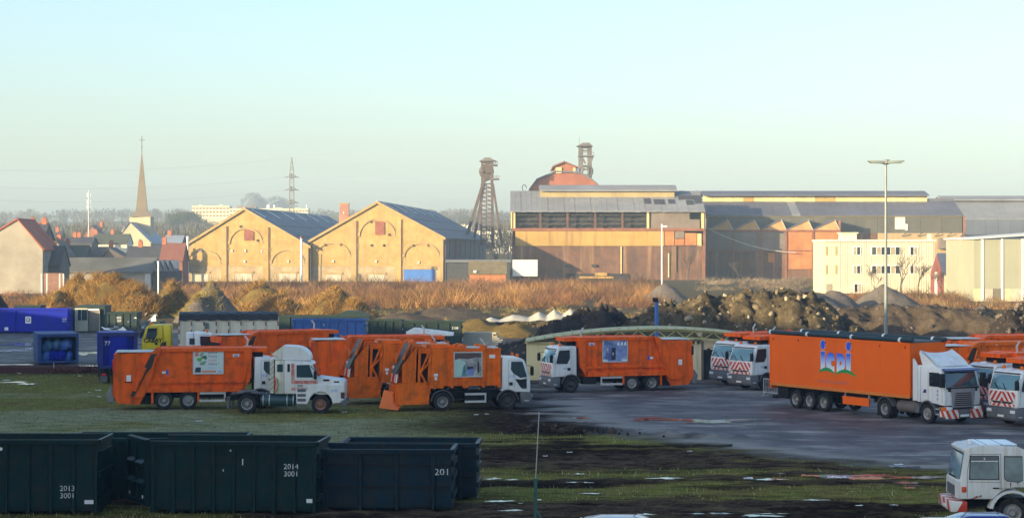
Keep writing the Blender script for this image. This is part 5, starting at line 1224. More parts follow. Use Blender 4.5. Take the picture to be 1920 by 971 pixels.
# ------------------------------------------------------------------ vehicles
_WM = {}
def wheel(t, x, y, r=.5, w=.3, rim=RIM, side=-1, front=False):
    k = (r, w, front)
    if k not in _WM:
        a = MB().lathe([(r * .62, -w / 2), (r * .93, -w / 2), (r, -w * .36), (r, w * .36), (r * .93, w / 2), (r * .62, w / 2), (r * .62, -w / 2)], 'y', (0, 0, 0), 26).mesh('wheel', smooth=True)
        o = w * .42 if front else w * .1
        b = MB().lathe([(0, o + .02), (r * .2, o + .02), (r * .24, o - .05), (r * .46, o - .09 if front else o - .16), (r * .54, w * .4), (r * .61, w * .46), (r * .62, w * .3), (r * .62, -w * .3), (0, -w * .3)], 'y', (0, 0, 0), 22)
        for q in range(10):
            an = 2 * math.pi * q / 10; b.bar((math.cos(an) * r * .33, o - .08, math.sin(an) * r * .33), (math.cos(an) * r * .33, o + .03, math.sin(an) * r * .33), .022, 5)
        _WM[k] = (a, b.mesh('rim', smooth=True))
    a, b = _WM[k]; b = b if True else b
    o = obj('wheel', a, RUBBER, t, (x, y, r))
    me = b.copy(); me.materials.clear()
    obj('rim', me, rim, o, (0, 0, 0), (0, 0, math.pi if side < 0 else 0)); return o
def axle(t, x, W, r=.5, dual=False, rims=(RIM, RIM), front=False):
    for s in (-1, 1):
        wheel(t, x, s * (W / 2 - .17), r, .31, rims[0] if s < 0 else rims[1], s, front)
        if dual: obj('wheel', _WM[(r, .31, front)][0], RUBBER, t, (x, s * (W / 2 - .51), r))
    MB().bar((x, -W / 2 + .3, r), (x, W / 2 - .3, r), .09, 6).build('axle', CHASSIS, t)
def mudguard(t, x, W, r=.5, m=GREYP, a0=10, a1=170):
    for s in (-1, 1):
        mb = MB(); R1, R2 = r * 1.16, r * 1.24; N = 9; y0, y1 = sorted((s * (W / 2 - .02), s * (W / 2 - .42)))
        for k in range(N):
            p, q = R(a0 + (a1 - a0) * k / N), R(a0 + (a1 - a0) * (k + 1) / N)
            mb.prism([(x + math.cos(p) * R1, r + math.sin(p) * R1), (x + math.cos(q) * R1, r + math.sin(q) * R1), (x + math.cos(q) * R2, r + math.sin(q) * R2), (x + math.cos(p) * R2, r + math.sin(p) * R2)], y0, y1)
        mb.build('mudguard', m, t)
def sidepoly(parent, name, poly, m, W, side, t0=.004, th=.02, **k):
    y = side * (W / 2); a, b = (y + side * t0, y + side * (t0 + th)); return MB().prism(poly, min(a, b), max(a, b)).build(name, m, parent, **k)
def cab_low(t, W=2.42, paint=WHITE, x=0.0, chev=True, lowglass=True, mark=True, beacon=True, H=3.0):
    """forward-control cab: front at x, looking along +x"""
    f = H / 3.0
    prof = [(x - .02, 1.0), (x, 1.35), (x - .03, 1.85 * f), (x - .33, 2.72 * f), (x - .42, 2.86 * f), (x - .62, 2.95 * f), (x - 1.6, 3.0 * f), (x - 1.68, 2.94 * f), (x - 1.70, 1.05)]
    # wheel arch cut out of the lower edge
    cx = x - 1.32; arch = [(cx + .66 * math.cos(R(a)), .52 + .66 * math.sin(R(a))) for a in (132, 112, 90, 68, 50)]
    prof += [p for p in arch if p[0] > x - 1.69]
    cab = MB().prism(prof, -W / 2, W / 2).build('cab', paint, t, bevel=.07, seg=3, ang=25)
    nx, nz = .945, .327; 
    def ws(y0, y1, z0, z1, off): # point on the raked screen
        X = lambda zz: x - .03 - (zz - 1.85 * f) / (.87 * f) * .30
        return [(X(z0) + off, y0, z0), (X(z0) + off, y1, z0), (X(z1) + off, y1, z1), (X(z1) + off, y0, z1)]
    a = ws(-W / 2 + .1, W / 2 - .1, 1.92 * f, 2.70 * f, -.03); b = ws(-W / 2 + .1, W / 2 - .1, 1.92 * f, 2.70 * f, .022)
    MB().add(a + b, [(0, 3, 2, 1), (4, 5, 6, 7), (0, 1, 5, 4), (1, 2, 6, 5), (2, 3, 7, 6), (3, 0, 4, 7)]).build('windscreen', GLASST, cab, bevel=.015, seg=1)
    MB().bar((x + .0, -.3, 1.9 * f), (x - .12, -.8, 2.25 * f), .018, 4).bar((x + .0, .3, 1.9 * f), (x - .12, -.1, 2.25 * f), .018, 4).build('wiper', BLACK, cab)
    MB().box(x - .44, x - .3, -W / 2 + .12, W / 2 - .12, 2.75 * f, 2.81 * f).build('visor', mat('visor_tint', (.05, .06, .07), .3, .1), cab)
    # left side: clean window; right side: low-cut window plus kerb glass
    wl = [(x - .50, 2.72 * f), (x - 1.22, 2.74 * f), (x - 1.22, 2.2 * f), (x - 1.05, 1.86 * f), (x - .34, 1.86 * f), (x - .32, 2.0 * f)]
    wr = [(x - .48, 2.74 * f), (x - 1.14, 2.74 * f), (x - 1.16, 2.3 * f), (x - 1.02, 2.08 * f), (x - .60, 1.82 * f), (x - .22, 1.86 * f), (x - .25, 2.0 * f)]
    wr2 = [(x - .92, 1.76 * f), (x - .60, 1.72 * f), (x - .22, 1.78 * f), (x - .24, 1.22), (x - .5, 1.22), (x - .62, 1.34)]
    sidepoly(cab, 'side_window', wl, GLASSD, W, 1); sidepoly(cab, 'side_window', wr if lowglass else wl, GLASS if lowglass else GLASSD, W, -1)
    if lowglass: sidepoly(cab, 'kerb_window', wr2, GLASSD, W, -1); MB().box(x - .72, x - .68, -W / 2 - .03, -W / 2 - .026, 1.9 * f, 2.72 * f).build('window_bar', BLACK, cab)
    for s in (-1, 1):
        y = s * (W / 2 + .003)
        m = MB()
        for (xa, za, xb, zb) in ((x - 1.30, 1.25, x - 1.30, 2.80 * f), (x - .2, 1.12, x - .28, 2.0), (x - 1.30, 2.8 * f, x - .5, 2.8 * f)): m.bar((xa, y, za), (xb, y, zb), .009, 4)
        m.build('door_seam', GREYP, cab)
        MB().box(x - 1.26, x - 1.06, min(y, y + s * .03), max(y, y + s * .03), 1.42, 1.6).build('door_handle', BLACK, cab)
        a = MB().box(x - .02, x + .16, s * (W / 2 + .1) - .09, s * (W / 2 + .1) + .12, 1.95 * f, 2.45 * f).build('mirror', BLACK, cab, bevel=.03, seg=1)
        MB().bar((x - .25, s * W / 2, 2.5 * f), (x + .06, s * (W / 2 + .12), 2.5 * f), .02).bar((x + .06, s * (W / 2 + .12), 2.5 * f), (x + .06, s * (W / 2 + .12), 2.4 * f), .02).build('mirror_arm', BLACK, cab)
    if chev:
        MB().box(x - .02, x + .012, -W / 2 + .16, W / 2 - .16, 1.32, 1.83 * f).build('chevron_panel', CHEV, cab); MB().box(x - .015, x + .02, -W / 2 + .2, W / 2 - .2, 1.05, 1.2).build('chevron_panel', CHEV, cab)
        MB().prism([(-.95, 1.3), (.95, 1.3), (.7, 1.22), (-.7, 1.22)], x - .02, x + .03, 'x').build('grille', BLACK, cab)
        MB().prism([(-.1, 1.2), (0, 1.34), (.1, 1.2)], x + .031, x + .045, 'x').build('badge', RIM, cab)
    bp = MB().prism([(x - .55, .38), (x + .02, .32), (x + .1, .45), (x + .09, .85), (x + .02, 1.0), (x - .6, 1.0)], -W / 2 - .01, W / 2 + .01).build('bumper', GREYP, t, bevel=.04, seg=2)
    for s in (-1, 1): MB().box(x + .04, x + .12, s * .98 - .2, s * .98 + .2, .72, .88).build('headlight', LENS, bp, bevel=.02, seg=1); MB().box(x - .35, x - .1, min(s * (W / 2 + .012), s * (W / 2 + .03)), max(s * (W / 2 + .012), s * (W / 2 + .03)), .5, .56).build('step', STEEL, bp)
    MB().box(x + .091, x + .106, -.26, .26, .5, .61).build('number_plate', INKW, bp)
    if beacon:
        for s in (-.75, .75): MB().lathe([(.09, 0), (.09, .13), (.06, .18), (0, .18)], 'z', (x - .7, s, 2.98 * f), 10).build('beacon', AMBER, cab)
    if mark:
        text(cab, 'icdi', x - 1.28, 1.85 * f, -1, .27, LTBLUE, -W / 2 - .008); text(cab, 'icdi', x - .75, 1.5, 1, .2, LTBLUE, W / 2 + .008)
    mudguard(t, x - 1.32, W + .06, .52, GREYP, 5, 175)
    return cab
def poster_trier(t, x, z, w, h, W, s):
    y = s * (W / 2); o = thing_part = MB().box(x - w / 2, x + w / 2, min(y, y + s * .05), max(y, y + s * .05), z, z + h).build('poster_board', mat('poster_pale', (.62, .70, .70), .45, .06), t)
    fr = MB()
    for a, b, c, d in ((-.03, w + .03, -.03, .03), (-.03, w + .03, h - .03, h + .03), (-.03, .03, .031, h - .031), (w - .03, w + .03, .031, h - .031)): fr.box(x - w / 2 + a, x - w / 2 + b, min(y, y + s * .07), max(y, y + s * .07), z + c, z + d)
    fr.build('poster_frame', STEEL, o); yy = y + s * .052
    L = x - w / 2
    for i, (body, zz, m) in enumerate((('Jetons', .82, INK), ('moins', .665, INK), ('trions', .51, INKO), ('mieux !', .355, INK))): text(o, body, L + w * .5, z + h * zz, s, h * .165, m, yy, ext=.003, sx=.9)
    text(o, 'Pensez-y !', L + w * .52, z + h * .22, s, h * .075, LTBLUE, yy, ext=.003)
    G1, G2, G3 = mat('poster_green', (.12, .42, .05), .5, .1), mat('poster_dark_green', (.06, .16, .08), .5, .1), mat('poster_grey_green', (.22, .36, .24), .5, .1)
    def blob(pts, m): MB().prism([(L + w * a, z + h * b) for a, b in pts], min(yy, yy + s * .006), max(yy, yy + s * .006)).build('poster_print', m, o)
    blob([(.05 + .07 * (1 + math.cos(q)), .79 + .09 * math.sin(q)) for q in np.linspace(0, 5.9, 12)], mat('poster_apple', (.72, .22, .12), .5, .1))
    blob([(.20, .74), (.24, .84), (.36, .86), (.33, .78), (.27, .72)], G3); blob([(.24, .68), (.34, .74), (.44, .74), (.46, .62), (.42, .58), (.33, .62)], G2); blob([(.11, .64), (.30, .66), (.27, .52), (.15, .50)], G1); blob([(.2, .44), (.32, .5), (.44, .54), (.40, .42), (.36, .35), (.22, .36)], G3)
    blob([(.05, .06), (.25, .06), (.25, .25), (.24, .27), (.08, .26), (.07, .22)], mat('poster_bin', (.03, .045, .06), .5, .1)); blob([(.28, .06), (.76, .06), (.76, .13), (.28, .13)], INKO); blob([(.82, .06), (.94, .06), (.94, .11), (.82, .11)], LTBLUE)
def poster_pmc(t, x, z, w, h, W, s):
    y = s * (W / 2); g = NT('poster_blue_photo'); c = g.ramp(g.noise(g.tc(), 1.6, 4), [(.3, (.10, .15, .36)), (.5, (.22, .30, .55)), (.75, (.55, .62, .78))]); g.set('Base Color', c); g.set('Roughness', .4)
    o = MB().box(x - w / 2, x + w / 2, min(y, y + s * .05), max(y, y + s * .05), z, z + h).build('poster_board', g.m, t); fr = MB()
    for a, b, c_, d in ((-.03, w + .03, -.03, .03), (-.03, w + .03, h - .03, h + .03), (-.03, .03, .031, h - .031), (w - .03, w + .03, .031, h - .031)): fr.box(x - w / 2 + a, x - w / 2 + b, min(y, y + s * .07), max(y, y + s * .07), z + c_, z + d)
    fr.build('poster_frame', STEEL, o); yy = y + s * .052; L = x + s * w / 2   # reads from this edge
    text(o, 'PMC', L - s * w * .08, z + h * .74, s, h * .24, mat('print_navy', (.015, .03, .10), .5, .05), yy, ext=.003, sx=.85)
    def blob(pts, m): MB().prism([(L - s * w * a, z + h * b) for a, b in pts], min(yy, yy + s * .006), max(yy, yy + s * .006)).build('poster_print', m, o)
    for k in range(3): blob([(a + .14 * k, b) for a, b in ((.58, .74), (.68, .74), (.67, .84), (.645, .90), (.63, .90), (.59, .82))], INKW)
    blob([(.34, .08), (.52, .08), (.52, .64), (.36, .64)], mat('poster_dark', (.02, .025, .07), .5, .1)); blob([(.08, .08), (.34, .08), (.34, .5), (.25, .6), (.14, .5)], mat('poster_violet', (.12, .15, .36), .5, .2)); blob([(.15, .42), (.24, .42), (.23, .6), (.17, .6)], INKW); blob([(.02, .03), (.2, .03), (.2, .12), (.02, .12)], INKW); blob([(.78, .03), (.98, .03), (.98, .11), (.78, .11)], INKW); blob([(.39, .3), (.45, .3), (.45, .42), (.39, .42)], INKW)
def poster_photo(t, x, z, w, h, W, s):
    y = s * (W / 2); g = NT('poster_smoky_photo'); v = g.tc(); c = g.ramp(g.noise(v, 1.4, 5), [(.3, (.06, .045, .05)), (.5, (.30, .30, .31)), (.7, (.58, .57, .55))]); g.set('Base Color', c); g.set('Roughness', .35)
    o = MB().box(x - w / 2, x + w / 2, min(y, y + s * .05), max(y, y + s * .05), z, z + h).build('poster_board', g.m, t); fr = MB()
    for a, b, c_, d in ((-.03, w + .03, -.03, .03), (-.03, w + .03, h - .03, h + .03), (-.03, .03, .031, h - .031), (w - .03, w + .03, .031, h - .031)): fr.box(x - w / 2 + a, x - w / 2 + b, min(y, y + s * .07), max(y, y + s * .07), z + c_, z + d)
    fr.build('poster_frame', STEEL, o); yy = y + s * .052; L = x - w / 2
    def blob(pts, m): MB().prism([(L + w * a, z + h * b) for a, b in pts], min(yy, yy + s * .006), max(yy, yy + s * .006)).build('poster_print', m, o)
    blob([(0, .04), (.40, .04), (.42, .45), (.40, .62), (.18, .72), (0, .68)], mat('poster_mint', (.42, .60, .55), .5, .15)); blob([(.26, .04), (.40, .04), (.41, .52), (.32, .42)], mat('poster_teal', (.10, .36, .34), .5, .1))
    blob([(.43, .05), (.70, .05), (.74, .30), (.62, .36), (.45, .28)], mat('poster_lilac', (.20, .26, .52), .5, .25)); blob([(.45, .28), (.70, .33), (.68, .42), (.48, .42)], mat('poster_navy', (.03, .03, .09), .5, .1)); blob([(.84, .15), (.9, .15), (.9, .6), (.84, .6)], INKK)
    blob([(.02, .7), (.2, .76), (.5, .72), (.8, .8), (.96, .78), (.96, .97), (.02, .97)], mat('poster_umber', (.10, .06, .06), .5, .3)); blob([(.75, .06), (.96, .06), (.96, .13), (.75, .13)], mat('poster_khaki', (.35, .36, .25), .5, .1)); text(o, 'icdi', L + w * .1, z + h * .08, s, h * .08, LTBLUE, yy, ext=.003)
def stickers(t, W, s, items):
    y = s * (W / 2)
    for x, z, w, h, m in items: MB().box(x - w / 2, x + w / 2, min(y + s * .001, y + s * .014), max(y + s * .001, y + s * .014), z, z + h).build('sticker', m, t)
def truck_a(label, px, py, rz, ram=False, poster=None, anchor=-5.5, paint=ORANGE, chev=True, simple=False, beacon=True, Y=None, lowglass=True, scale=1.0, group='orange refuse trucks in the yard', name='refuse_truck'):
    """rear loader, slanted tail; px,py mark where the near wheel at local x=anchor meets the ground"""
    W = 2.45; Y = Y or GY(py); side = -1 if math.cos(rz) > 0 else 1
    c, s_ = math.cos(rz), math.sin(rz); ax, ay = anchor, side * W / 2
    gx, gy = PX(px, Y), Y
    t = thing(name, label, 'truck', (gx - (c * ax - s_ * ay), gy - (s_ * ax + c * ay), 0), rz, group); t.scale = (scale,) * 3
    cab_low(t, chev=chev, lowglass=lowglass, beacon=beacon)
    MB().box(-9.0, -.4, -.45, .45, .62, .98).build('chassis', CHASSIS, t)
    axle(t, -1.32, W, .52, False, (RIMD, RIMD), True); axle(t, -5.5, W, .52, False, (RIM, RIM), True); axle(t, -6.9, W, .52, True)
    body = MB().prism([(-1.85, 3.5), (-7.15, 3.5), (-8.1, 1.05), (-2.35, 1.05), (-2.0, 1.6)], -W / 2 + .1, W / 2 - .1).build('body', paint, t)
    MB().prism([(-1.8, 3.56), (-2.3, 3.56), (-2.3, 1.0), (-2.42, 1.0), (-1.95, 1.62)], -W / 2 - .01, W / 2 + .01).build('front_post', paint, t)
    for s in (-1, 1):
        y0, y1 = sorted((s * (W / 2 - .099), s * (W / 2 + .03)))
        MB().box(-7.0, -2.303, y0, y1, 3.34, 3.555).build('top_rail', paint, t)
        MB().prism([(-2.303, 1.52), (-7.75, 1.52), (-7.7, 1.66), (-2.303, 1.66)], y0, y1).build('waist_rail', paint, t); MB().prism([(-2.45, 1.0), (-8.1, 1.0), (-8.0, 1.26), (-2.45, 1.26)], y0, y1).build('lower_rail', paint, t)
        MB().box(-3.5, -3.44, y0, y1, 1.262, 1.5).build('rail_stay', paint, t)
        # side guard
        m = MB(); yy = s * (W / 2 - .06)
        for zz in (.42, .86): m.box(-4.85, -3.35, yy - .03, yy + .03, zz, zz + .13)
        m.box(-3.45, -3.351, yy - .029, yy + .029, .551, .859); m.build('side_guard', STEEL, t); MB().box(-4.3, -4.24, yy - .02, yy + .02, .4, 1.02).build('guard_stay', CHASSIS, t)
        MB().box(-4.98, -4.87, yy - .04, yy + .04, .45, 1.0).build('guard_post', paint, t)
        MB().box(-3.1, -2.15, min(s * .6, s * 1.1), max(s * .6, s * 1.1), .5, .98).build('tank', CHASSIS, t, bevel=.05); MB().box(-7.62, -7.5, min(s * .75, s * 1.15), max(s * .75, s * 1.15), .35, 1.0).build('mud_flap', paint, t)
    # tail
    MB().prism([(-7.0, 3.58), (-7.5, 3.42), (-9.02, 1.05), (-8.95, .82), (-8.65, .72), (-8.05, .74), (-7.75, 1.45)], -W / 2 - .1, -W / 2 + .1).build('tail_pillar', paint, t); MB().prism([(-7.0, 3.58), (-7.5, 3.42), (-9.02, 1.05), (-8.95, .82), (-8.65, .72), (-8.05, .74), (-7.75, 1.45)], W / 2 - .1, W / 2 + .1).build('tail_pillar', paint, t)
    hop = MB().prism([(-7.2, 3.32), (-9.75, 3.22), (-9.8, 1.7), (-9.85, .95), (-9.5, .36), (-8.3, .3), (-7.95, .9)], -W / 2 + .06, W / 2 - .06).build('hopper', paint, t)
    MB().box(-9.65, -7.5, -W / 2 + .1, W / 2 - .1, 3.32, 3.36).build('hopper_lid', GALV, t)
    MB().box(-9.82, -9.7, -W / 2 - .02, -W / 2 + .2, 2.3, 2.9).build('tail_lamp', RED, t); MB().box(-9.82, -9.7, W / 2 - .2, W / 2 + .02, 2.3, 2.9).build('tail_lamp', CHASSIS, t)
    MB().box(-9.86, -9.79, -.95, .95, 1.3, 2.8).build('hopper_mouth', CHASSIS, t)
    for s in (-1, 1):
        MB().prism([(-9.7, .45), (-10.1, .4), (-10.2, .95), (-9.95, 1.35), (-9.75, 1.2)], s * .78 - .3, s * .78 + .3).build('lift_plate', mat('lift_grey', (.22, .22, .21), .6, .25), t, bevel=.08, seg=2)
    MB().bar((-9.9, -1.05, .7), (-9.9, 1.05, .7), .07, 6).bar((-9.95, -1.0, 1.0), (-9.95, 1.0, 1.0), .05, 6).build('lift_bar', CHASSIS, t)
    MB().box(-8.4, -7.4, -.9, .9, .3, .75).build('tail_underframe', CHASSIS, t)
    if ram:
        for s in (-1, 1):
            y0, y1 = sorted((s * (W / 2 + .102), s * (W / 2 + .13)))
            MB().prism([(-7.62, 3.22), (-7.3, 3.25), (-7.62, 2.4), (-7.9, 2.1), (-8.6, .74), (-8.82, .82), (-8.2, 2.1)], y0, y1).build('ram_gap_shade', mat('greasy_gap_dark', (.03, .022, .016), .6, .4, 3), t)  # raised dark plate stands in for the shaded, greasy gap at the ram
            MB().bar((-7.95, s * (W / 2 + .22), 2.45), (-8.55, s * (W / 2 + .22), 1.1), .11, 8).build('ram', paint, t); MB().bar((-7.35, s * (W / 2 + .19), 3.1), (-7.5, s * (W / 2 + .19), 2.45), .05, 6).build('ram', paint, t)
            MB().prism([(-7.85, .75), (-7.2, .75), (-6.95, 3.4), (-7.1, 3.5), (-7.5, 2.0)], y0 if s > 0 else y0 + .03, y1 - .03 if s > 0 else y1).build('dark_panel', CHASSIS, t) if False else None
            MB().box(-9.15, -7.9, *sorted((s * (W / 2 - .058), s * (W / 2 - .03))), 1.58, 1.62).build('hopper_seam', CHASSIS, t)
    for s in (-1, 1):
        MB().bar((-2.1, s * .9, 3.5), (-2.05, s * .9, 3.95) if s > 0 else (-2.1, s * .9, 3.55), .06, 6).bar((-2.05, s * .9, 3.9), (-2.25, s * .9, 4.15) if s > 0 else (-2.1, s * .9, 3.92), .055, 6).build('exhaust', STEEL, t)
    MB().box(-1.85, -.95, -.9, .9, 3.28, 3.52).build('front_pack', paint, t); MB().box(-1.8, -1.2, -.7, .7, 3.0, 3.275).build('pack_bracket', CHASSIS, t)
    MB().box(-1.84, -1.74, -1.0, 1.0, 1.0, 2.9).build('cab_guard', CHASSIS, t)
    if not simple:
        for s in (-1, 1): stickers(t, W - .2, s, [(-2.75, 3.02, .38, .16, INKW), (-6.7, 2.0, .14, .3, mat('sticker_blue', (.05, .12, .5), .4, .1)), (-6.9, 2.08, .2, .13, INKW)]); stickers(t, W - .1, s, [(-8.9, 1.65, .26, .36, INKW)]); stickers(t, W - .17, s, [(-2.75, 3.05, .22, .07, INKB)])
    if poster == 'trier': poster_trier(t, -4.35, 2.05, 1.72, 1.42, W - .2, side)
    if poster == 'pmc': poster_pmc(t, -4.35, 1.93, 1.7, 1.45, W - .2, side)
    return t
def truck_b(label, px, py, rz, poster=False, flap=True, paint=ORANGE2, group='orange refuse trucks in the yard'):
    """rear loader with ribbed body and open bucket tail"""
    W = 2.42; Y = GY(py); c, s_ = math.cos(rz), math.sin(rz); ax, ay = -5.15, -W / 2
    t = thing('refuse_truck', label, 'truck', (PX(px, Y) - (c * ax - s_ * ay), Y - (s_ * ax + c * ay), 0), rz, group)
    cab_low(t, H=3.05)
    MB().box(-6.2, -.4, -.45, .45, .62, 1.1).build('chassis', CHASSIS, t)
    axle(t, -1.32, W, .52, False, (RIMD, RIMD), True); axle(t, -5.15, W, .52, True); mudguard(t, -5.15, W + .04, .54, GREYP, 0, 180)
    MB().box(-5.1, -1.75, -W / 2 + .04, W / 2 - .04, 1.42, 3.55).build('body', paint, t)
    MB().prism([(-5.1, 1.3), (-5.85, 1.3), (-5.75, 3.62), (-5.1, 3.62)], -W / 2 - .01, W / 2 + .01).build('body_shoulder', paint, t)
    MB().prism([(-4.0, 3.552), (-6.1, 3.62), (-6.0, 3.82), (-4.6, 3.78)], -.8, .8).build('top_cowl', paint, t); MB().box(-4.0, -1.8, -.7, .7, 3.553, 3.6).build('roof_panel', GALV, t)
    for s in (-1, 1):
        y0, y1 = sorted((s * (W / 2 - .039), s * (W / 2 + .07)))
        for xx, zt in ((-4.6, 3.6), (-3.9, 1.95), (-3.2, 1.95) if False else (-3.75, 1.95), (-2.75, 3.6), (-1.85, 3.6)): MB().prism([(xx - .1, 1.32), (xx + .07, 1.32), (xx + .09, zt), (xx - .09, zt)], y0, y1).build('body_rib', paint, t)
        MB().box(-5.05, -1.78, y0, y1 - .04 * (s > 0), 1.35, 1.5).build('sill', paint, t) if False else None
        m = MB(); yy = s * (W / 2 - .06)
        for zz in (.45, .88): m.box(-3.85, -2.6, yy - .03, yy + .03, zz, zz + .12)
        m.box(-2.68, -2.601, yy - .029, yy + .029, .571, .879); m.build('side_guard', STEEL, t); MB().box(-3.8, -2.7, yy * .7 - .15, yy * .7 + .15, .6, 1.05).build('tank', CHASSIS, t)
        MB().prism([(-4.25, 3.55), (-3.85, 3.55), (-3.65, 3.75), (-3.95, 3.78), (-4.2, 3.7)], *sorted((s * .7, s * 1.1))).build('roof_lug', paint, t); MB().prism([(-2.95, 3.55), (-2.55, 3.55), (-2.5, 3.72), (-2.9, 3.75)], *sorted((s * .7, s * 1.1))).build('roof_lug', paint, t)
        # tail cheeks, frame and rams
        y0, y1 = sorted((s * (W / 2 - .06), s * (W / 2 + .02)))
        MB().prism([(-6.65, 3.68), (-6.72, 1.62), (-7.5, 1.66), (-7.5, 2.62)], y0, y1).build('cheek_panel', paint, t)
        MB().prism([(-5.87, 1.0), (-6.05, 1.0), (-5.95, 3.6), (-5.78, 3.6)], y0, y1).build('tail_post', paint, t); MB().prism([(-6.45, 1.62), (-6.6, 1.62), (-6.55, 3.6), (-6.4, 3.6)], y0, y1).build('tail_post', paint, t)
        yy = s * (W / 2 + .06)
        MB().bar((-5.9, yy, 3.45), (-6.45, yy, 2.2), .06, 8).bar((-5.85, yy, 2.9), (-6.45, yy, 2.2), .05, 8).bar((-6.45, yy, 2.2), (-6.1, yy, 1.55), .07, 8).build('ram', paint, t)
        MB().box(-6.6, -5.8, *sorted((s * (W / 2 - .2), s * (W / 2 - .1))), 3.3, 3.6).build('tail_top_beam', paint, t); MB().box(-6.42, -6.06, *sorted((s * .7, s * .95)), 1.3, 3.5).build('tail_inner', CHASSIS, t)
        MB().prism([(-5.95, .42), (-7.75, .36), (-7.85, 1.62), (-5.9, 1.66)], y0, y1).build('bucket_side', paint, t)
        MB().bar((-2.3, s * .95, 3.55), (-2.35, s * .95, 3.75), .05, 6).bar((-2.35, s * .95, 3.75), (-2.6, s * .95, 4.05), .045, 6).build('exhaust', STEEL, t) if s > 0 else None
    MB().prism([(-7.0, 3.85), (-7.85, 2.15), (-7.78, 2.1), (-6.9, 3.82)], -W / 2 + .07, W / 2 - .07).build('loading_slide', mat('worn_black_slide', (.035, .028, .022), .55, .4, 2), t)
    MB().prism([(-6.95, 3.9), (-7.08, 3.86), (-7.5, 3.0), (-7.38, 2.95)], -W / 2 + .0, -W / 2 + .06).build('slide_edge', paint, t)
    MB().box(-7.85, -6.0, -W / 2 + .061, W / 2 - .061, .38, .5).build('bucket_floor', paint, t); MB().prism([(-7.78, .38), (-7.88, .38), (-7.93, 1.5), (-7.83, 1.5)], -W / 2 + .062, W / 2 - .062).build('bucket_rear', paint, t); MB().box(-6.05, -5.97, -W / 2 + .065, W / 2 - .065, .5, 1.6).build('bucket_front', RUSTW, t)
    MB().box(-7.97, -7.93, -1.0, -.75, .5, 1.5).build('rear_frame', paint, t); MB().box(-7.97, -7.93, .75, 1.0, .5, 1.5).build('rear_frame', paint, t)
    MB().prism([(-7.86, 1.62), (-7.8, 1.62), (-7.7, 2.2), (-7.78, 2.2)], -1.1, -.3).build('striped_flap', STRIPE, t); MB().prism([(-7.86, 1.62), (-7.8, 1.62), (-7.66, 2.5), (-7.74, 2.5)], .6, 1.1).build('striped_flap', STRIPE, t)
    MB().lathe([(.32, -.04), (.32, .04)], 'x', (-7.6, .55, 2.95), 16).build('beacon_board', paint, t)
    stickers(t, W + .02, -1, [(-5.55, 2.0, .24, .14, INKW), (-5.55, 1.78, .14, .18, INKW)]); stickers(t, W - .08, -1, [(-2.25, 3.0, .34, .2, INKW)])
    if flap:
        f = MB().prism([(0, 0), (1.02, -.28), (1.0, -.95), (.78, -1.2), (-.28, -1.05)], -.03, .03).build('hanging_flap', mat('bright_orange_flap', (.85, .17, .012), .5, .1, 1), t); f.location = (-8.45, -.55, 1.22); f.rotation_euler = (R(-12), 0, R(-10))
    if poster: poster_photo(t, -3.68, 1.95, 1.62, 1.4, W - .08 + .12, -1)
    return t
def simple_chassis(t, L, W=2.45):
    MB().box(-L, -.4, -.45, .45, .62, .98).build('chassis', CHASSIS, t)

# --- the parked refuse trucks
truck_a('orange refuse truck with the green and white waste sorting poster', 353, 767, R(8), ram=True, poster='trier', lowglass=True)
truck_b('orange refuse truck with smoky photo poster and hanging rear flap', 830, 770, R(11), poster=True)
truck_b('faded orange truck with open bucket tail behind the poster truck', 738, 757, R(11), flap=False)
truck_a('orange refuse truck tailed in behind the white bonneted tractor', 706, 0, R(10), Y=133.0, simple=True)
truck_a('orange refuse truck farthest back, above the white bonneted tractor', 525, 0, R(28), Y=141.0, simple=True, ram=True)
truck_a('orange refuse truck with blue PMC poster before the arched shelter', 1185, 733, R(180 + 17), poster='pmc', ram=False)
truck_a('white cabbed refuse truck, left of the two behind the big lorry', 1402, 0, R(180 + 32), Y=137.5, anchor=-1.32, simple=True)
truck_a('white cabbed refuse truck, right of the two behind the big lorry', 1439, 0, R(180 + 32), Y=133.0, anchor=-1.32, simple=True)
truck_a('refuse truck facing left, nearer one right of the big lorry', 1893, 783, R(180 + 24), anchor=-1.32, simple=True)
truck_a('refuse truck cut by the right picture edge, chevrons just showing', 1945, 800, R(180 + 24), anchor=-1.32, simple=True)
truck_a('refuse truck mostly hidden straight behind the big lorry cab', 1880, 0, R(180 + 196), Y=125.0, anchor=-5.5, simple=True, paint=ORANGE2, ram=True)
truck_a('refuse truck farthest back on the right, orange top over the others', 1860, 0, R(180 + 190), Y=134.0, anchor=-6.9, simple=True)

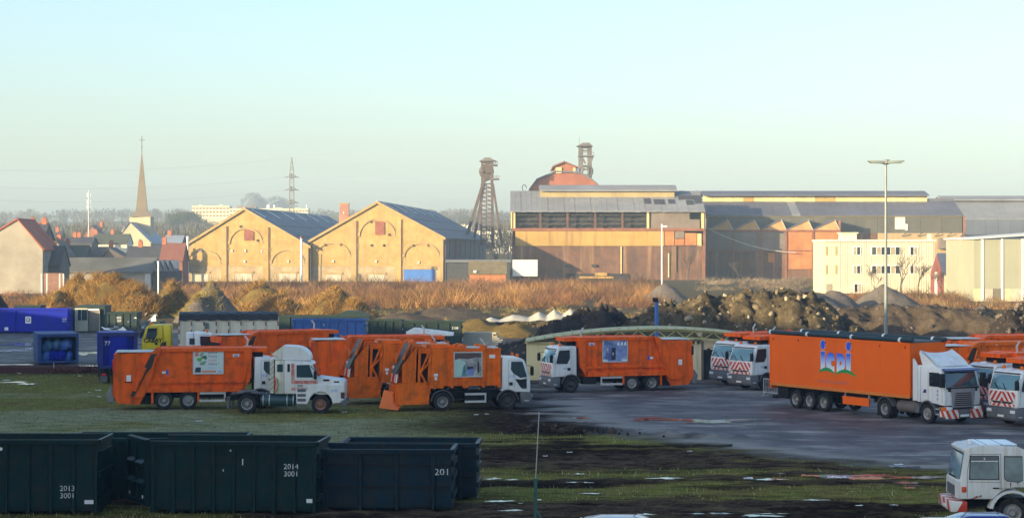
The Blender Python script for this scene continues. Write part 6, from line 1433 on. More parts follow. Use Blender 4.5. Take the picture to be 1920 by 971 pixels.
# --- white cab parked behind, and yellow lorry with white trailer
t = thing('white_truck', 'white truck cab showing above the poster truck', 'truck', (PX(407, 150), 150, 0), R(8), None)
cab_low(t, chev=True, mark=False, lowglass=False, H=3.12); simple_chassis(t, 6.5); axle(t, -1.32, 2.45, .52, False, (RIMD, RIMD), True); axle(t, -5.0, 2.45, .52, True)
sidepoly(t, 'rear_side_window', [(-1.62, 2.7), (-2.0, 2.7), (-2.0, 2.25), (-1.62, 2.25)], GLASS, 2.42, -1); MB().box(-2.25, -1.71, -1.2, 1.2, 1.1, 3.08).build('sleeper', WHITE, t, bevel=.06)
def yellow_lorry():
    Y = 166.0; t = thing('yellow_lorry', 'yellow lorry cab with black lettering hauling a cream walled trailer', 'lorry', (PX(268, Y), Y, 0), R(180 + 6)); W = 2.45
    YP = mat('yellow_paint', (.72, .56, .01), .4, .08, 1)
    cab = cab_low(t, paint=YP, chev=False, mark=False, lowglass=False, beacon=True, H=3.05)
    MB().box(-2.35, -1.71, -1.2, 1.2, 1.1, 3.05).build('sleeper', YP, t, bevel=.12, seg=2)
    text(cab, 'CABAY', -.15, 1.62, 1, .46, INKK, W / 2 + .012, sx=1.0, bold=.018); sidepoly(cab, 'black_print', [(-1.4, 1.1), (-1.95, 1.1), (-1.95, 1.7), (-1.55, 1.55)], INKK, W, 1)
    MB().box(-1.1, -.75, W / 2 - .5, W / 2 - .15, 1.7, 2.3).build('high_visibility_jacket', mat('hi_vis_green', (.12, .6, .06), .6, .1), cab); MB().box(-.01, .03, -.9, .9, 1.1, 1.6).build('grille', BLACK, cab)
    MB().prism([(-.2, 2.95), (.0, 2.85), (.05, 2.72), (-.1, 2.8)], -1.1, 1.1).build('sun_visor', INKW, cab)
    axle(t, -1.32, W, .52, False, (RIMD, RIMD), True); axle(t, -4.6, W, .52, True); simple_chassis(t, 5.5)
    # trailer
    x0, x1 = -3.0, -11.0; zt = 3.95; CW = mat('trailer_cream', (.66, .63, .50), .5, .1, .8, streak=((.35, .25, .12), .5, 3))
    tr = MB().box(x1, x0, -1.24, 1.24, 1.2, zt - .4).build('trailer_body', CW, t)
    for s in (-1, 1):
        n = 8
        for k in range(n + 1):
            x = x1 + (x0 - x1) * k / n; MB().box(x - .06, x + .06, *sorted((s * 1.241, s * 1.31)), 1.25, zt - .4).build('trailer_post', CW, tr)
            for zz in (1.5, 2.3, 2.95): MB().box(x - .05, x + .05, *sorted((s * 1.311, s * 1.33)), zz, zz + .35).build('hinge', RUSTC, tr)
    m = MB(); N = 24
    for k in range(N):
        xa, xb = x1 + (x0 - x1) * k / N, x1 + (x0 - x1) * (k + 1) / N; d = .06 * math.sin(k * 1.9)
        m.prism([(-1.36, zt - .55 + d), (1.36, zt - .55 + d * .6), (1.3, zt - .05 + d), (.5, zt + .12), (-.5, zt + .1), (-1.3, zt - .03)], xa, xb, 'x')
    m.build('tarpaulin', mat('black_tarp', (.008, .010, .02), .5, .3, 2), tr)
    MB().box(x0 - 2.4, x0 - 2.05, 1.312, 1.33, 2.7, 3.2).build('sign', INK, tr); MB().box(x1, x0, -.5, .5, .95, 1.19).build('trailer_frame', CHASSIS, tr)
    for x in (-8.2, -9.5): axle(t, x, W, .5, False)
yellow_lorry()
def hook_truck():
    Y = 140.0; t = thing('hook_lift_truck', 'truck seen from behind carrying a deep blue container marked 77', 'truck', (PX(222, Y), Y, 0), R(103)); W = 2.5
    MB().box(-.1, 6.5, -.45, .45, .6, 1.0).build('chassis', CHASSIS, t)
    for x in (1.0, 2.4): axle(t, x, W, .52, True)
    axle(t, 6.4, W, .52, False, (RIMD, RIMD), True)
    c = thing('container', 'deep blue container marked 77 on the hook-lift truck', 'container', (t.location.x, t.location.y, 1.02), t.rotation_euler.z, None)
    MB().box(.25, 6, -1.22, 1.22, .05, 2.35).build('shell', CBLUE, c)
    fr = MB()
    for a in ((-1.3, -1.05, 0, 2.48), (1.05, 1.3, 0, 2.48)): fr.box(-.05, .5, a[0], a[1], a[2], a[3])
    fr.box(-.049, .5, -1.049, 1.049, 2.2, 2.47); fr.box(-.049, .5, -1.049, 1.049, 0, .18); fr.build('end_frame', mat('container_navy', (.012, .02, .16), .5, .2), c)
    MB().box(-.02, .24, -.62, .62, .181, 2.19).build('door_panel', CBLUE, c); 
    for y in (-.5, .5): MB().box(-.06, .05, y - .05, y + .05, .185, 2.19).build('door_bar', CBLUE, c)
    o = text(c, '77', 0, 0, -1, .4, INKW, 0); o.rotation_euler = (R(90), 0, R(-90)); o.location = (-.07, .95, 1.6)
    for k in range(5):
        for s in (-1, 1): MB().box(.9 + k * 1.1, 1.05 + k * 1.1, *sorted((s * 1.221, s * 1.3)), .1, 2.3).build('rib', CBLUE, c)
    MB().box(-.25, -.12, -1.2, 1.2, .55, .75).build('rear_bumper', CHASSIS, t)
    for y in (-1.0, 1.0): MB().box(-.3, -.251, y - .15, y + .15, .56, .7).build('tail_lamp', RED, t); MB().box(-.2, -.16, y - .25, y + .25, .1, .54).build('mud_flap', GREYP, t)
    cab = MB().box(7.0, 8.6, -1.2, 1.2, 1.0, 2.95).build('cab', WHITE, t, bevel=.1); MB().box(8.6, 8.63, -1.05, 1.05, 1.85, 2.7).build('windscreen', GLASS, cab)
    for s in (-1, 1): sidepoly(cab, 'side_window', [(7.4, 2.7), (8.4, 2.7), (8.45, 1.9), (7.4, 1.9)], GLASSD, 2.4, s)
hook_truck()

# --- white bonneted tractor
def bonnet_tractor():
    W = 2.42; Y = GY(775); rz = R(1); c, s_ = math.cos(rz), math.sin(rz); ax, ay = -5.5, -W / 2
    t = thing('bonneted_tractor', 'white bonneted tractor unit with red stripes parked on the grass', 'tractor unit', (PX(463, Y) - (c * ax - s_ * ay), Y - (s_ * ax + c * ay), 0), rz)
    WP = mat('weathered_white', (.74, .74, .72), .45, .08, 1, streak=((.42, .36, .26), .5, 3)); STR = mat('faded_red_stripe', (.55, .13, .09), .5, .15, 1.5, dirt=((.7, .55, .5), .5, 3))
    axle(t, -1.35, W, .52, False, (mat('rusty_hub', (.30, .14, .10), .7, .3, 4), RIM), True); axle(t, -5.5, W, .54, True)
    MB().box(-6.6, -.3, -.45, .45, .7, 1.0).build('chassis', CHASSIS, t)
    # bonnet and wings
    bon = MB().prism([(0, .62), (.02, 1.75), (-.15, 1.86), (-1.55, 2.05), (-1.55, 1.05), (-.72, 1.05), (-.72, .62)], -W / 2 + .12, W / 2 - .12).build('bonnet', WP, t, bevel=.05, seg=2)
    for s in (-1, 1):
        cx = -1.35; arch = [(cx + .68 * math.cos(R(a)), .55 + .68 * math.sin(R(a))) for a in (0, 25, 50, 75, 100, 125, 150, 172)]
        MB().prism([(-.03, .62), (0, 1.5), (-.3, 1.62), (-1.7, 1.66), (-2.1, 1.45), (-2.1, .6)] + arch[::-1], *sorted((s * (W / 2 - .3), s * (W / 2)))).build('wing', WP, bon, bevel=.03, seg=1)
        MB().box(-.03, .03, s * .9 - .2, s * .9 + .2, 1.05, 1.35).build('headlight', LENS, bon); MB().box(-.2, .02, *sorted((s * (W / 2 + .001), s * (W / 2 + .015))), .85, 1.2).build('corner_lamp', mat('lamp_dark', (.08, .03, .03), .3, .2), bon)
        text(bon, 'icdi.', -.75 if s < 0 else -.3, 1.22, s, .26, LTBLUE, s * (W / 2 + .008)); MB().box(-1.2, -.85, *sorted((s * (W / 2 - .119), s * (W / 2 - .105))), 1.82, 1.93).build('air_vent', BLACK, bon); MB().box(-.6, -.3, *sorted((s * (W / 2 - .119), s * (W / 2 - .105))), 1.74, 1.82).build('air_vent', BLACK, bon)
        st = MB()
        st.prism([(-2.7, .55), (-2.1, .55), (-2.1, 1.45), (-2.75, 1.45)], *sorted((s * (W / 2 - .32), s * (W / 2 - .02)))); stp = st.build('step_box', WP, t)
        for zz in (.68, .95, 1.22): MB().box(-2.65, -2.18, *sorted((s * (W / 2 - .019), s * (W / 2 - .012))), zz, zz + .16).build('step_recess', GREYP, stp)
    bp = MB().box(-.25, .12, -W / 2, W / 2, .42, .78).build('bumper', GREYP, t, bevel=.04); MB().box(.121, .13, -.26, .26, .52, .63).build('number_plate', INKW, bp)
    # cab
    cab = MB().prism([(-1.5, 1.1), (-1.5, 2.02), (-1.85, 2.85), (-2.1, 2.95), (-3.35, 2.98), (-3.4, 2.9), (-3.4, 1.1)], -W / 2 + .03, W / 2 - .03).build('cab', WP, t, bevel=.06, seg=2, ang=25)
    MB().add([(-1.5, -1.0, 2.1), (-1.5, 1.0, 2.1), (-1.79, 1.0, 2.78), (-1.79, -1.0, 2.78), (-1.46, -1.0, 2.1), (-1.46, 1.0, 2.1), (-1.75, 1.0, 2.78), (-1.75, -1.0, 2.78)], [(0, 3, 2, 1), (4, 5, 6, 7), (0, 1, 5, 4), (1, 2, 6, 5), (2, 3, 7, 6), (3, 0, 4, 7)]).build('windscreen', GLASS, cab)
    Wc = W - .06
    for s in (-1, 1):
        sidepoly(cab, 'window_frame', [(-1.7, 1.98), (-2.75, 1.98), (-2.75, 2.78), (-1.95, 2.8)], INKW, Wc, s, .002, .012); sidepoly(cab, 'side_window', [(-1.76, 2.04), (-2.7, 2.04), (-2.7, 2.74), (-1.98, 2.76)], GLASS, Wc, s, .015)
        for z0, z1 in ((1.68, 1.86), (1.3, 1.47)): sidepoly(cab, 'stripe', [(-1.52, z0), (-3.0, z0), (-3.0, z1), (-1.52, z1)], STR, Wc, s, .002, .008)
        sidepoly(cab, 'stripe', [(-2.84, 1.861), (-3.0, 1.861), (-3.0, 2.82), (-2.84, 2.82)], STR, Wc, s, .002, .008); sidepoly(cab, 'small_window', [(-3.08, 2.35), (-3.22, 2.35), (-3.22, 2.8), (-3.08, 2.8)], GLASSD, Wc, s, .003)
        sidepoly(cab, 'door_handle', [(-2.35, 1.55), (-2.65, 1.55), (-2.65, 1.6), (-2.35, 1.6)], BLACK, Wc, s, .01); MB().box(-1.72, -1.55, *sorted((s * (W / 2 + .02), s * (W / 2 + .22))), 1.95, 2.4).build('mirror', BLACK, cab, bevel=.03); MB().bar((-1.9, s * W / 2, 2.7), (-1.63, s * (W / 2 + .12), 2.38), .02).build('mirror_arm', BLACK, cab)
        m = MB(); [m.bar(a, b, .008, 4) for a, b in (((-1.62, s * (Wc / 2 + .003), 1.15), (-1.62, s * (Wc / 2 + .003), 2.0)), ((-2.8, s * (Wc / 2 + .003), 1.15), (-2.8, s * (Wc / 2 + .003), 2.85)))]; m.build('door_seam', GREYP, cab)
    slp = MB().prism([(-3.41, 1.1), (-3.41, 2.98), (-3.93, 3.0), (-3.95, 1.1)], -W / 2 + .08, W / 2 - .08).build('sleeper', CREAMW, t, bevel=.05)
    for s in (-1, 1): sidepoly(slp, 'side_window', [(-3.48, 2.35), (-3.8, 2.35), (-3.8, 2.78), (-3.48, 2.78)], GLASS, W - .16, s, .003)
    gd = MB().box(-4.22, -4.0, -W / 2 + .12, W / 2 - .12, 1.15, 3.0).build('rear_guard', CREAMW, t)
    for k in range(6): MB().bar((-4.22, -W / 2 + .1, 1.3 + k * .28), (-4.0, -W / 2 + .1, 1.55 + k * .28), .015, 4).build('guard_mesh', PANELG, gd)
    MB().path([(-3.95, -W / 2 + .0, 2.1), (-3.9, -W / 2 - .05, 1.7), (-3.95, -W / 2 - .02, 1.3)], .035, 6).build('air_hose', RED, t); MB().path([(-3.82, -W / 2 + .0, 2.0), (-3.72, -W / 2 - .05, 1.6), (-3.85, -W / 2 - .02, 1.2)], .035, 6).build('air_hose', OCHRE, t)
    # roof deflector: curved shell, open at the back
    N = 8; m = MB(); prev = None
    for k in range(N + 1):
        a = R(90 * k / N); x = -3.1 + 1.15 * math.cos(a) ** .8 if k < N else -3.1; z = 3.0 + .78 * math.sin(a)
        q = (x, z)
        if prev: m.prism([prev, q, (q[0] - .05, q[1] - .05), (prev[0] - .05, prev[1] - .05)], -1.0, 1.0)
        prev = q
    sh = [(-3.1 + 1.15 * math.cos(R(90 * k / N)) ** .8 if k < N else -3.1, 3.0 + .78 * math.sin(R(90 * k / N))) for k in range(N + 1)] + [(-3.5, 3.8), (-3.5, 3.0)]
    for s in (-1, 1): m.prism(sh, *sorted((s * 1.0, s * 1.04)))
    m.prism([(-3.1, 3.73), (-3.5, 3.75), (-3.5, 3.8), (-3.1, 3.78)], -1.0, 1.0); m.build('roof_deflector', WP, t)
    MB().box(-4.2, -3.5, -1.0, 1.0, 3.02, 3.06).build('deflector_tray', CREAMW, t); MB().prism([(-3.52, 3.1), (-4.1, 3.3), (-4.1, 3.36), (-3.52, 3.78)], .97, 1.03).build('side_fin', CREAMW, t); MB().prism([(-3.52, 3.1), (-4.1, 3.3), (-4.1, 3.36), (-3.52, 3.78)], -1.03, -.97).build('side_fin', CREAMW, t)
    MB().bar((-3.8, -.95, 3.7), (-3.6, -.2, 3.1), .02).bar((-4.0, -.9, 3.4), (-3.5, .4, 3.3), .02).build('deflector_stay', BLACK, t)
    for s in (-1, 1):
        tk = MB().lathe([(0, -4.75), (.3, -4.75), (.33, -4.7), (.33, -2.85), (.3, -2.8), (0, -2.8)], 'x', (0, s * .82, .72), 16).build('fuel_tank', mat('tank_green', (.02, .06, .065), .4, .2), t, smooth=True)
        for x in (-4.6, -4.25, -3.25, -2.9): MB().lathe([(.345, x - .025), (.345, x + .025)], 'x', (0, s * .82, .72), 16).build('tank_strap', STEEL, tk)
        MB().box(-6.62, -6.5, s * .95 - .22, s * .95 + .22, .3, .75).build('mud_flap', GREYP, t); MB().box(-6.75, -6.63, s * .95 - .2, s * .95 + .2, .72, .9).build('tail_lamp', mat('lamp_dark', (0, 0, 0)), t)
    mudguard(t, -5.5, W + .02, .54, CHASSIS, 20, 160)
    MB().prism([(-4.9, 1.02), (-6.3, 1.02), (-6.1, 1.2), (-5.2, 1.25)], -.5, .5).build('fifth_wheel', GREYP, t, bevel=.03); MB().box(-6.68, -6.5, -1.1, 1.1, .75, .9).build('rear_beam', GREYP, t)
    MB().box(-6.4, -4.6, -W / 2 + .1, -.5, 1.12, 1.16).build('deck_plate', GREYP, t)
bonnet_tractor()

# --- the big articulated lorry
def artic():
    W = 2.5; Y = GY(793); rz = R(-60.5); c, s_ = math.cos(rz), math.sin(rz); ax, ay = -1.4, -W / 2
    t = thing('articulated_lorry', 'big orange curtain-sided lorry with blue and white logo and white cab', 'lorry', (PX(1738, Y) - (c * ax - s_ * ay), Y - (s_ * ax + c * ay), 0), rz)
    axle(t, -1.4, W, .52, False, (RIM, RIM), True); axle(t, -4.9, W, .52, True); simple_chassis(t, 6.0)
    WP = WHITE
    prof = [(-.05, 1.0), (0, 1.4), (-.03, 1.95), (-.30, 2.82), (-.45, 2.98), (-.8, 3.06), (-2.15, 3.08), (-2.2, 3.0), (-2.2, 1.1)]
    arch = [(-1.4 + .68 * math.cos(R(a)), .54 + .68 * math.sin(R(a))) for a in (125, 105, 90, 75, 55)]
    cab = MB().prism(prof + arch, -W / 2, W / 2).build('cab', WP, t, bevel=.09, seg=3, ang=25)
    X = lambda z: -.03 - (z - 1.95) / .87 * .27
    MB().add([(X(2.0) - .03, -1.1, 2.0), (X(2.0) - .03, 1.1, 2.0), (X(2.78) - .03, 1.06, 2.78), (X(2.78) - .03, -1.06, 2.78), (X(2.0) + .025, -1.1, 2.0), (X(2.0) + .025, 1.1, 2.0), (X(2.78) + .025, 1.06, 2.78), (X(2.78) + .025, -1.06, 2.78)],
             [(0, 3, 2, 1), (4, 5, 6, 7), (0, 1, 5, 4), (1, 2, 6, 5), (2, 3, 7, 6), (3, 0, 4, 7)]).build('windscreen', GLASS, cab)
    MB().prism([(-.3, 2.86), (-.02, 2.82), (-.04, 2.88), (-.34, 2.96)], -1.15, 1.15).build('sun_visor', mat('navy_visor', (.02, .03, .14), .3, .1), cab); MB().box(-.015, .035, -1.12, 1.12, 1.9, 1.985).build('screen_base', BLACK, cab)
    gr = MB().prism([(-.85, 1.9), (.85, 1.9), (.72, .92), (-.72, .92)], -.02, .045, 'x').build('grille_panel', mat('silver_grille', (.32, .34, .37), .35, .1, metal=.4), cab)
    for k in range(7): w = .62 - .015 * k; MB().box(.046, .06, -w, w, 1.0 + k * .105, 1.055 + k * .105).build('grille_slot', BLACK, gr)
    MB().box(.046, .062, -.5, .5, 1.78, 1.85).build('badge_strip', RIM, gr)
    for s in (-1, 1):
        sidepoly(cab, 'side_window', [(-.42, 2.74), (-1.2, 2.74), (-1.2, 2.0), (-.2, 2.0)], GLASSD, W, s); sidepoly(cab, 'vent_panel', [(-1.45, 1.62), (-1.72, 1.62), (-1.6, 1.8), (-1.45, 1.82)], mat('navy_print', (.03, .03, .14), .5, .1), W, s)
        MB().box(-.12, .12, *sorted((s * (W / 2 + .04), s * (W / 2 + .3))), 1.98, 2.72).build('mirror', BLACK, cab, bevel=.04); MB().bar((-.3, s * W / 2, 2.7), (0, s * (W / 2 + .1), 2.65), .025).bar((-.3, s * W / 2, 2.1), (0, s * (W / 2 + .1), 2.1), .025).build('mirror_arm', BLACK, cab)
        m = MB(); [m.bar(a, b, .008, 4) for a, b in (((-1.3, s * (W / 2 + .003), 1.2), (-1.3, s * (W / 2 + .003), 2.85)), ((-.18, s * (W / 2 + .003), 1.15), (-.22, s * (W / 2 + .003), 2.0)), ((-1.9, s * (W / 2 + .003), 1.1), (-1.9, s * (W / 2 + .003), 3.0)))]; m.build('door_seam', GREYP, cab)
        hl = MB().box(-.2, .1, *sorted((s * .78, s * 1.2)), .74, .95).build('headlight', LENS, cab, bevel=.03); MB().box(-.25, .08, *sorted((s * 1.201, s * 1.27)), .76, .94).build('indicator', AMBER, hl)
        MB().prism([(-.05, 1.75), (.035, 1.75), (.03, 1.9), (-.03, 1.9)], *sorted((s * .6, s * 1.0))).build('upper_vent', BLACK, cab)
    text(cab, '4\n9\n9', -.62, 1.68, -1, .26, INKB, -W / 2 - .008, vertical=True)
    bp = MB().prism([(-.45, .36), (.08, .34), (.16, .45), (.15, .72), (.05, .78), (-.45, .95)], -W / 2 - .01, W / 2 + .01).build('bumper', GREYP, t, bevel=.03)
    for s in (-1, 1): MB().box(.12, .18, *sorted((s * .42, s * 1.27)), .34, .8).build('striped_panel', STRIPEX, bp); MB().box(-.35, .119, *sorted((s * (W / 2 + .011), s * (W / 2 + .03))), .42, .74).build('striped_panel', STRIPEX, bp)
    MB().box(.151, .175, -.3, .3, .42, .54).build('number_plate', INKW, bp)
    for s in (-1, 1):
        for z in (.5, .78): MB().box(-.72, -.46, *sorted((s * (W / 2 - .2), s * (W / 2))), z, z + .06).build('step', STEEL, t)
    mudguard(t, -1.4, W + .06, .54, GREYP, 0, 170); mudguard(t, -4.9, W + .02, .54, GREYP, 15, 165)
    # roof deflector: bowed sheet
    m = MB(); N = 8; M_ = 6; vs = []; fs = []
    for i in range(N + 1):
        y = -1.12 + 2.24 * i / N; e = abs(2 * i / N - 1)
        for j in range(M_ + 1):
            f = j / M_; x = -.75 - 1.35 * f + .12 * (1 - e * e) ; z = 3.06 + (.66 + .16 * e ** 3) * f ** .75
            vs.append((x, y, z))
    for th in (0, .05): 
        base = [(a - th, b, cc - th) for a, b, cc in vs]; o = len(m.v); m.v += base
        for i in range(N):
            for j in range(M_): q = i * (M_ + 1) + j; m.f.append(tuple(o + k for k in (q, q + 1, q + M_ + 2, q + M_ + 1)))
    m.build('roof_deflector', WP, t, smooth=True)
    for s in (-1, 1):
        MB().prism([(-.8, 3.06), (-2.08, 3.86), (-2.15, 3.7), (-1.9, 3.08)], *sorted((s * 1.1, s * 1.13))).build('deflector_cheek', WP, t); MB().prism([(-2.21, 1.15), (-2.21, 3.1), (-2.45, 3.4), (-2.55, 3.4), (-2.55, 1.15)], *sorted((s * 1.18, s * 1.24))).build('side_fairing', WP, t)
        MB().lathe([(0, -4.0), (.3, -4.0), (.32, -3.95), (.32, -2.6), (.3, -2.55), (0, -2.55)], 'x', (0, s * .85, .75), 16).build('fuel_tank', GALV if False else PANELG, t, smooth=True)
        MB().box(-2.5, -2.15, s * .85 - .3, s * .85 + .3, .5, 1.0).build('battery_box', GREYP, t)
    # trailer
    x0, x1, z0, z1 = -2.75, -15.3, 1.28, 4.22; TO = mat('trailer_orange', (.92, .140, .003), .5, .05, .35, streak=((.6, .10, .01), .2, 1.5), spec=.25)
    tr = MB().box(x1, x0, -1.25, 1.25, z0, z1).build('trailer_body', TO, t)
    MB().box(x1 - .03, x1 + .12, -1.27, 1.27, z0 - .22, z1 + .02).build('rear_frame', TO, t); 
    for s in (-1, 1):
        MB().box(x1 + .13, x0 + .01, *sorted((s * 1.251, s * 1.275)), z1 - .12, z1 + .01).build('top_rail', TO, tr); MB().box(x1 + .13, x0 + .01, *sorted((s * 1.251, s * 1.28)), z0 - .06, z0 + .1).build('bottom_rail', mat('orange_rail', (.70, .20, .02), .5, .1), tr)
        r = MB().bar((x1 - .2, s * 1.16, z1 + .13), (x0 + .1, s * 1.16, z1 + .13), .13, 10).build('tarpaulin_roll', mat('dark_green_tarp', (.012, .03, .035), .5, .25, 2), tr, smooth=True)
        for f in (0, .28, .6, .93): x = x1 + (x0 - x1) * f; MB().lathe([(.145, x - .08), (.145, x + .08)], 'x', (0, s * 1.16, z1 + .13), 12).build('roll_strap', INKW, tr)
        for f in (.03, .22, .42, .6, .8, .97): x = x1 + (x0 - x1) * f; MB().box(x - .03, x + .03, *sorted((s * 1.276, s * 1.3)), z1 - .3, z1 - .2).build('tie_hook', BLACK, tr)
        MB().box(-8.6, -6.3, *sorted((s * 1.12, s * 1.18)), .55, 1.0).build('side_panel', TO, t)
        for x in (-8.5, -6.4): MB().box(x - .04, x + .04, *sorted((s * 1.02, s * 1.1)), .6, z0 - .061).build('panel_stay', STEEL, t)
        MB().box(-5.9, -5.75, s * .8 - .1, s * .8 + .1, .1, z0 - .061).build('landing_leg', CHASSIS, t)
    MB().box(x1 + .1, x0, -1.0, 1.0, z1 + .003, z1 + .1).build('roof_sheet', mat('grey_tarp', (.10, .115, .12), .6, .2), tr)
    MB().box(x1 + .2, -5, -.6, .6, .95, z0 - .062).build('trailer_frame', CHASSIS, tr)
    for x in (-12.9, -11.58, -10.26): axle(t, x, W, .52, False, (RIM, RIM)); mudguard(t, x, W - .05, .52, CHASSIS, 35, 145)
    MB().box(x1 + .1, x1 + .5, -1.15, 1.15, .45, .65).build('rear_bumper', CHASSIS, t); MB().box(x1 + .55, x1 + 1.6, -1.1, 1.1, .5, 1.15).build('spare_box', CHASSIS, t)
    # logo: gradient letters standing on two green hills
    g = NT('logo_gradient'); x_, y_, z_ = g.sep(g.tc()); f = g.math('DIVIDE', g.math('SUBTRACT', z_, 2.45), 1.0); g.set('Base Color', g.ramp(f, [(.0, (.75, .82, .9)), (.25, (.55, .70, .9)), (.85, (.02, .13, .80))])); g.set('Roughness', .4)
    ya, yb = -1.259, -1.262; S = lambda pts, m, y0=ya: MB().prism([(-11.0 + a, 2.2 + b) for a, b in pts], y0 - .004, y0).build('logo_print', m, tr)
    halo = mat('logo_halo', (.55, .50, .65), .5, .05)
    ell = lambda cx, cz, rx, rz_, n=18: [(cx + rx * math.cos(2 * math.pi * k / n), cz + rz_ * math.sin(2 * math.pi * k / n)) for k in range(n)]
    GRN = mat('logo_green', (.02, .32, .08), .5, .08)
    for cx in (.72, 3.02):
        S(ell(cx, 1.62, .25, .29), halo); S(ell(cx, 1.62, .2, .25), INKB if False else mat('logo_blue', (.02, .09, .72), .45, .05), yb)
        S([(cx - .22, .15), (cx + .22, .15), (cx + .22, 1.27), (cx - .22, 1.27)], halo); S([(cx - .18, .15), (cx + .18, .15), (cx + .18, 1.22), (cx - .18, 1.22)], g.m, yb)
    C = [(1.78, .12), (1.78, .45), (1.55, .42), (1.46, .6), (1.5, .74), (1.8, .74), (1.82, 1.0), (1.62, 1.18), (1.32, 1.2), (1.08, 1.02), (1.0, .7), (1.06, .35), (1.25, .15)]
    MB().prism([(-11.0 + a, 2.2 + b) for a, b in C], yb - .004, yb).build('logo_print', g.m, tr)
    m = MB(); outer = [(1.98, .12), (1.98, 1.2), (2.35, 1.2), (2.62, 1.08), (2.74, .8), (2.74, .5), (2.6, .25), (2.35, .12)]; hole = [(2.24, .56), (2.24, .68), (2.27, .76), (2.34, .76), (2.42, .7), (2.44, .62), (2.40, .56), (2.32, .53)]
    vs = [(-11.0 + a, yb - .004, 2.2 + b) for a, b in outer + hole]; m.add(vs, [(i, (i + 1) % 8, 8 + (i + 1) % 8, 8 + i) for i in range(8)]); m.build('logo_print', g.m, tr)
    for a, b in ((.3, 1.85), (1.85, 3.75)):
        pts = [(a + (b - a) * f, .0 + .34 * math.sin(math.pi * f) ** .8 - (.06 if a > 1 else 0) * f) for f in np.linspace(0, 1, 13)] + [(a + (b - a) * f, -.02 + .16 * math.sin(math.pi * f) - (.06 if a > 1 else 0) * f) for f in np.linspace(1, 0, 13)]
        S(pts, GRN, -1.266)
    text(tr, 'Ramassons, respectons', -10.75, 1.66, -1, .30, mat('logo_script', (.50, .16, .16), .5, .1), -1.256, sx=1.0)
artic()

